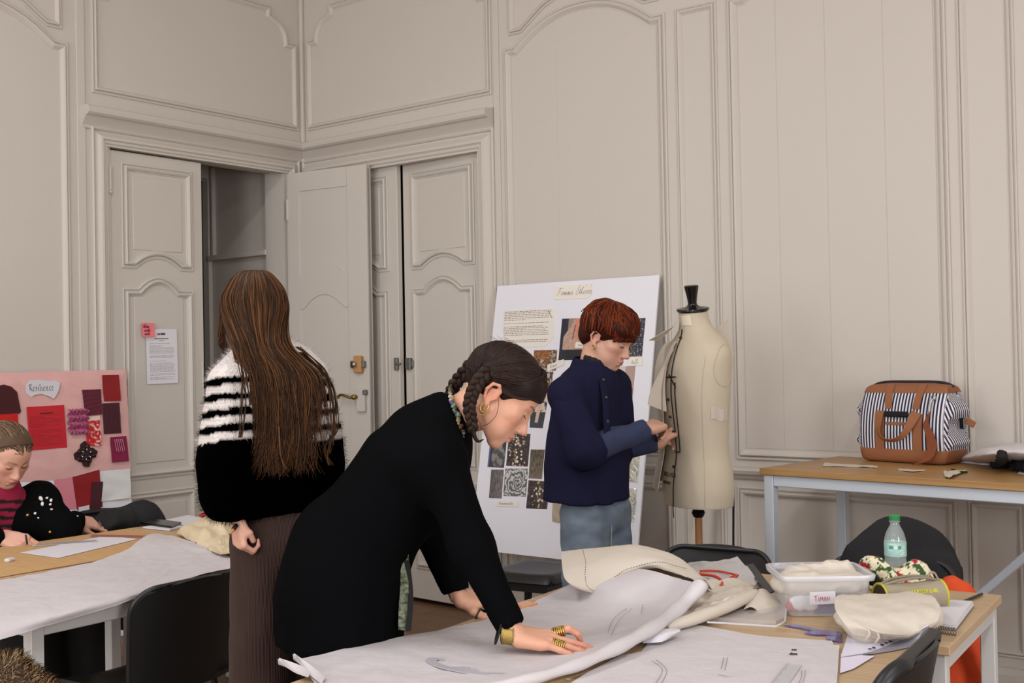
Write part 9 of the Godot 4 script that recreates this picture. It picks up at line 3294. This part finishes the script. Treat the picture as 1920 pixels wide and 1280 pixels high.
func plastic_box(R: Vector3, T: Vector3):
	var fl = Vector3(4.2984, 0.7515, 2.1904)
	var o = thing("storage_box", "clear plastic box full of cloth with a white name card reading TIMON", "storage box", fl + R * 0.105 - T * 0.09)
	var c = film("clear plastic", Color(0.9, 0.9, 0.92, 0.3), 0.1)
	var hx = 0.105
	var hz = 0.088
	var H = 0.108
	var at = func(x: float, y: float, z: float) -> Vector3:
		var k = 1.0 + 0.1 * y / H
		return R * x * k + T * z * k + Vector3(0, y, 0)
	var ring = func(y: float, grow: float) -> PackedVector3Array:
		var row = PackedVector3Array()
		for i in 48:
			var a = -TAU * i / 48 + 0.001
			row.append(at.call(signf(cos(a)) * pow(absf(cos(a)), 0.22) * (hx + grow), y, signf(sin(a)) * pow(absf(sin(a)), 0.22) * (hz + grow)))
		return row
	var g = Geo.new()
	var P = [ring.call(0.001, -0.004), ring.call(0.003, 0.0), ring.call(0.03, 0.0), ring.call(0.06, 0.0), ring.call(0.09, 0.001), ring.call(H, 0.002)]
	g.surf(P, true, false, false)
	part("wall", g, c, o, "clear plastic sides")
	g = Geo.new()
	g.surf([ring.call(H - 0.014, 0.003), ring.call(H - 0.014, 0.011), ring.call(H, 0.012), ring.call(H + 0.002, 0.006), ring.call(H, 0.001)], true, false, false)
	part("rim", g, film("milky plastic", Color(0.88, 0.88, 0.9, 0.55), 0.2), o, "milky rolled rim")
	g = Geo.new()
	g.surf([ring.call(0.0, -0.006), ring.call(0.003, -0.006)], true, false, false)
	g.poly(Array(ring.call(0.002, -0.006)), Vector3.UP)
	part("floor", g, c, o)
	var b = Blob.new()
	wrinkles(b, 0.012, 16.0, 50)
	b.slabcap(at.call(-0.06, 0.072, 0.0), at.call(0.06, 0.072, 0.0), 0.066, 0.066, Vector3.UP, 0.5, 0.02)
	b.cap(at.call(-0.06, 0.1, -0.03), at.call(0.075, 0.108, -0.03), 0.018, 0.02, 0.03)
	b.cap(at.call(-0.075, 0.085, 0.03), at.call(0.07, 0.088, 0.045), 0.02, 0.018, 0.03)
	part("folded_cotton", b.build(0.005), M["muslin"], o, "folded cream cotton inside")
	for q in [[-0.055, 0.03, 0.055, 0.026, ink(226, 226, 232), "white cloth inside"], [-0.07, 0.022, 0.055, 0.018, ink(176, 36, 48), "red cloth inside"], [0.01, 0.02, 0.05, 0.034, ink(70, 58, 118), "violet cloth inside"], [0.055, 0.022, 0.045, 0.03, ink(62, 52, 104), "violet cloth inside"], [0.02, 0.04, 0.06, 0.02, ink(52, 52, 62), "dark cloth inside"]]:
		b = Blob.new()
		wrinkles(b, 0.008, 24.0, int(q[0] * 1000.0))
		var p: Vector3 = at.call(q[0], q[1], q[2] - 0.004)
		b.slabcap(p - R * 0.02, p + R * 0.02, q[3] * 0.75, q[3] * 0.75, T, 0.6, 0.02)
		part("cloth", b.build(0.004), mat("box cloth " + str(q[0]), q[4], 0.85), o, q[5])
	g = Geo.new()
	var tilt = Basis(R, Vector3.UP, T) * Basis(Vector3.BACK, 0.03)
	g.xf = Transform3D(tilt * Basis(Vector3.RIGHT, 0.1), at.call(-0.018, 0.052, 0.098))
	g.box(Vector3.ZERO, Vector3(0.068, 0.034, 0.0016), 0.0006)
	var card = part("name_card", g, M["white paper"], o, "white card lettered TIMON in pink")
	var L = Geo.new()
	L.xf = g.xf
	var u = 0.0075
	var x = -0.021
	for s in [[[V(-0.3, 1.9), V(1.1, 2.0)], [V(0.4, 1.9), V(0.45, 0)]], [[V(0.2, 0), V(0.25, 1.4)], [V(0.35, 2.0), V(0.4, 2.1)]], [[V(0, 0), V(0.3, 1.6), V(0.75, 0.5), V(1.2, 1.6), V(1.4, 0)]], [[V(0.6, 1.5), V(0.1, 0.9), V(0.4, 0.05), V(1.0, 0.5), V(0.9, 1.3), V(0.6, 1.5)]], [[V(0.05, 0), V(0.15, 1.5), V(1.0, 0.1), V(1.1, 1.6)]]]:
		var w = 0.0
		for st in s:
			var pts = PackedVector3Array()
			for p in st:
				pts.append(Vector3(x + p.x * u * 0.75, -0.008 + p.y * u, 0.0012))
				w = maxf(w, p.x)
			L.tube(pts, 0.0008, 5)
		x += (w + 0.45) * u * 0.75
	part("lettering", L, mat("pink ink", ink(190, 40, 96), 0.6), card)
	var g2 = plate([Vector3(4.1351, 0.752, 2.3511), Vector3(4.0654, 0.752, 2.1476), Vector3(4.0493, 0.752, 1.9851), Vector3(4.1544, 0.752, 1.9447), Vector3(4.2142, 0.752, 2.0184), Vector3(4.3108, 0.752, 2.2508), Vector3(4.3089, 0.752, 2.2947)], 0.012)
	var lid = lone("box_lid", g2, film("lid film", Color(0.86, 0.82, 0.8, 0.5), 0.15), "clear plastic box lid lying flat to the left of the TIMON box", "lid")
	g2 = Geo.new()
	g2.tube(PackedVector3Array([Vector3(4.1747, 0.766, 2.4126), Vector3(4.3387, 0.766, 2.3611), Vector3(4.3379, 0.766, 2.306), Vector3(4.2478, 0.766, 2.0917)]), 0.003, 6)
	on("lip", g2, M["milky plastic"], lid)

func pencil_case(R: Vector3, T: Vector3):
	var a = Vector3(4.4825, 0.8262, 2.0238)
	var d = Vector3(4.595, 0.8093, 1.8854)
	a.y = 0.7925
	d.y = 0.7925
	var o = thing("pencil_case", "beige barrel pencil case with yellow piping and lettering, beside the bottle", "pencil case", Vector3((a.x + d.x) * 0.5, 0.752, (a.z + d.z) * 0.5))
	var ax = (d - a).normalized()
	var az = ax.cross(Vector3.UP).normalized()
	o.basis = Basis(ax, Vector3.UP, az)
	var L = (d - a).length()
	var r = 0.04
	var body = fabric("beige canvas", 0.85, 22.0, 0.4, ink(156, 144, 124))
	var sec = func(x: float, k: float) -> PackedVector3Array:
		var row = PackedVector3Array()
		for i in 40:
			var t = TAU * i / 40
			row.append(Vector3(x, r + cos(t) * r * k * (0.96 if cos(t) < 0 else 1.0), sin(t) * r * k))
		return row
	var g = Geo.new()
	var P = []
	for j in 17:
		var s = j / 16.0
		P.append(sec.call(-L * 0.5 + L * s, 1.0 + 0.03 * sin(s * 9.0) - 0.05 * sin(PI * s)))
	g.surf(P, true, false, true)
	part("barrel", g, body, o)
	for s in [-1.0, 1.0]:
		g = Geo.new()
		var c: PackedVector3Array = sec.call(s * L * 0.5, 0.97)
		var mid = PackedVector3Array()
		for p in c: mid.append(Vector3(s * (L * 0.5 - 0.006), r, 0))
		g.surf([c, mid], true, false, s < 0)
		part("end_panel", g, mat("dark brown cloth" + str(s), ink(62, 44, 40), 0.85) if s < 0 else body, o, "dark brown end panel" if s < 0 else "")
		g = Geo.new()
		g.tube(sec.call(s * L * 0.5, 1.0), 0.0034, 6, true)
		part("piping", g, mat("yellow piping" + str(s), ink(190, 184, 50), 0.6), o, "yellow piping")
	for s in [-1.0, 1.0]:
		g = Geo.new()
		g.tube(spline([Vector3(-L * 0.5, r * 1.9, s * 0.006), Vector3(-L * 0.2, r * 2.12 + 0.004, s * 0.014), Vector3(L * 0.2, r * 2.12 + 0.006, s * 0.012), Vector3(L * 0.48, r * 1.95, s * 0.004)], 8), 0.004, 6)
		part("zip_edge", g, mat("zip beige" + str(s), ink(138, 126, 108), 0.7), o)
	g = Geo.new()
	g.tube(spline([Vector3(L * 0.3, r * 2.0, 0.0), Vector3(L * 0.33, r * 2.45, 0.0), Vector3(L * 0.4, r * 2.5, 0.004), Vector3(L * 0.46, r * 2.0, 0.006)], 6), 0.003, 6)
	part("loop", g, body, o)
	g = Geo.new()
	var word = "MARSUPILAMI"
	var x = -0.018
	var yel = mat("yellow print", ink(206, 200, 40), 0.5)
	for ch in word:
		var tm = TextMesh.new()
		tm.text = ch
		tm.font_size = 48
		tm.pixel_size = 0.00029
		tm.depth = 0.0012
		var f = SystemFont.new()
		f.font_names = PackedStringArray(["Droid Sans"])
		f.font_weight = 700
		tm.font = f
		var src = tm.get_mesh_arrays()
		var th = 1.06
		var nn = Vector3(0, cos(th), sin(th))
		var bs = Basis(Vector3.RIGHT, nn.cross(Vector3.RIGHT), nn)
		var pos = Vector3(x, r, 0) + nn * (r * 0.985)
		var s0 = g.v.size()
		for i in src[Mesh.ARRAY_VERTEX].size(): g.vert(pos + bs * src[Mesh.ARRAY_VERTEX][i], bs * src[Mesh.ARRAY_NORMAL][i])
		for i in src[Mesh.ARRAY_INDEX]: g.idx.append(s0 + i)
		x += 0.0056 if ch == "I" else (0.011 if ch == "M" else 0.0087)
	part("lettering", g, yel, o, "yellow lettering")

func bottle(at: Vector3):
	var o = thing("water_bottle", "clear plastic water bottle with green cap and turquoise label", "bottle", at)
	var glass = film("bottle plastic", Color(0.88, 0.94, 0.93, 0.22), 0.05)
	var g = Geo.new()
	g.lathe([Vector2(0, 0.004), Vector2(0.02, 0.002), Vector2(0.03, 0.003), Vector2(0.0325, 0.012), Vector2(0.0325, 0.03), Vector2(0.031, 0.035), Vector2(0.0325, 0.04), Vector2(0.0325, 0.06), Vector2(0.0315, 0.066), Vector2(0.0325, 0.072), Vector2(0.0325, 0.118), Vector2(0.031, 0.128), Vector2(0.026, 0.145), Vector2(0.0165, 0.163), Vector2(0.0135, 0.17), Vector2(0.0135, 0.176), Vector2(0.017, 0.177), Vector2(0.017, 0.179), Vector2(0.0132, 0.18), Vector2(0.0132, 0.186)], 32)
	part("body", g, glass, o)
	g = Geo.new()
	var im = Image.create(256, 96, false, Image.FORMAT_RGB8)
	im.fill(ink(166, 206, 198))
	rng.seed = 71
	for k in 26: im.fill_rect(Rect2i(rng.randi() % 240, rng.randi() % 90, 4 + rng.randi() % 26, 2 + rng.randi() % 4), ink(226, 238, 236))
	for k in 9: im.fill_rect(Rect2i(rng.randi() % 240, rng.randi() % 70, 8 + rng.randi() % 12, 10 + rng.randi() % 20), ink(70, 150, 132) if k % 2 else ink(214, 234, 232))
	for k in 7: im.fill_rect(Rect2i(110 + k * 3, 58, 2, 26), ink(40, 50, 50))
	var lm = print_mat("bottle label", ImageTexture.create_from_image(im), 0.4)
	var P = []
	for j in 2:
		var row = PackedVector3Array()
		for i in 41:
			var a = -TAU * i / 40
			row.append(Vector3(cos(a) * 0.0331, 0.074 + 0.042 * j, sin(a) * 0.0331))
		P.append(row)
	g.surf(P, false, false, false, Vector2(1, -1))
	part("label_band", g, lm, o, "turquoise and white label band")
	g = Geo.new()
	var prof = [Vector2(0, 0.198), Vector2(0.013, 0.198), Vector2(0.0152, 0.196), Vector2(0.0155, 0.183), Vector2(0.0148, 0.182)]
	prof.reverse()
	g.lathe(prof, 28)
	for i in 28:
		var a = TAU * i / 28
		g.tube(PackedVector3Array([Vector3(cos(a) * 0.0155, 0.184, sin(a) * 0.0155), Vector3(cos(a) * 0.0155, 0.195, sin(a) * 0.0155)]), 0.0009, 4)
	part("cap", g, mat("green cap", ink(36, 140, 74), 0.4), o, "green screw cap")
	g = Geo.new()
	g.lathe([Vector2(0, 0.005), Vector2(0.0315, 0.006), Vector2(0.0315, 0.058), Vector2(0, 0.058)], 28)
	part("water", g, film("water", Color(0.85, 0.92, 0.92, 0.12), 0.02), o)
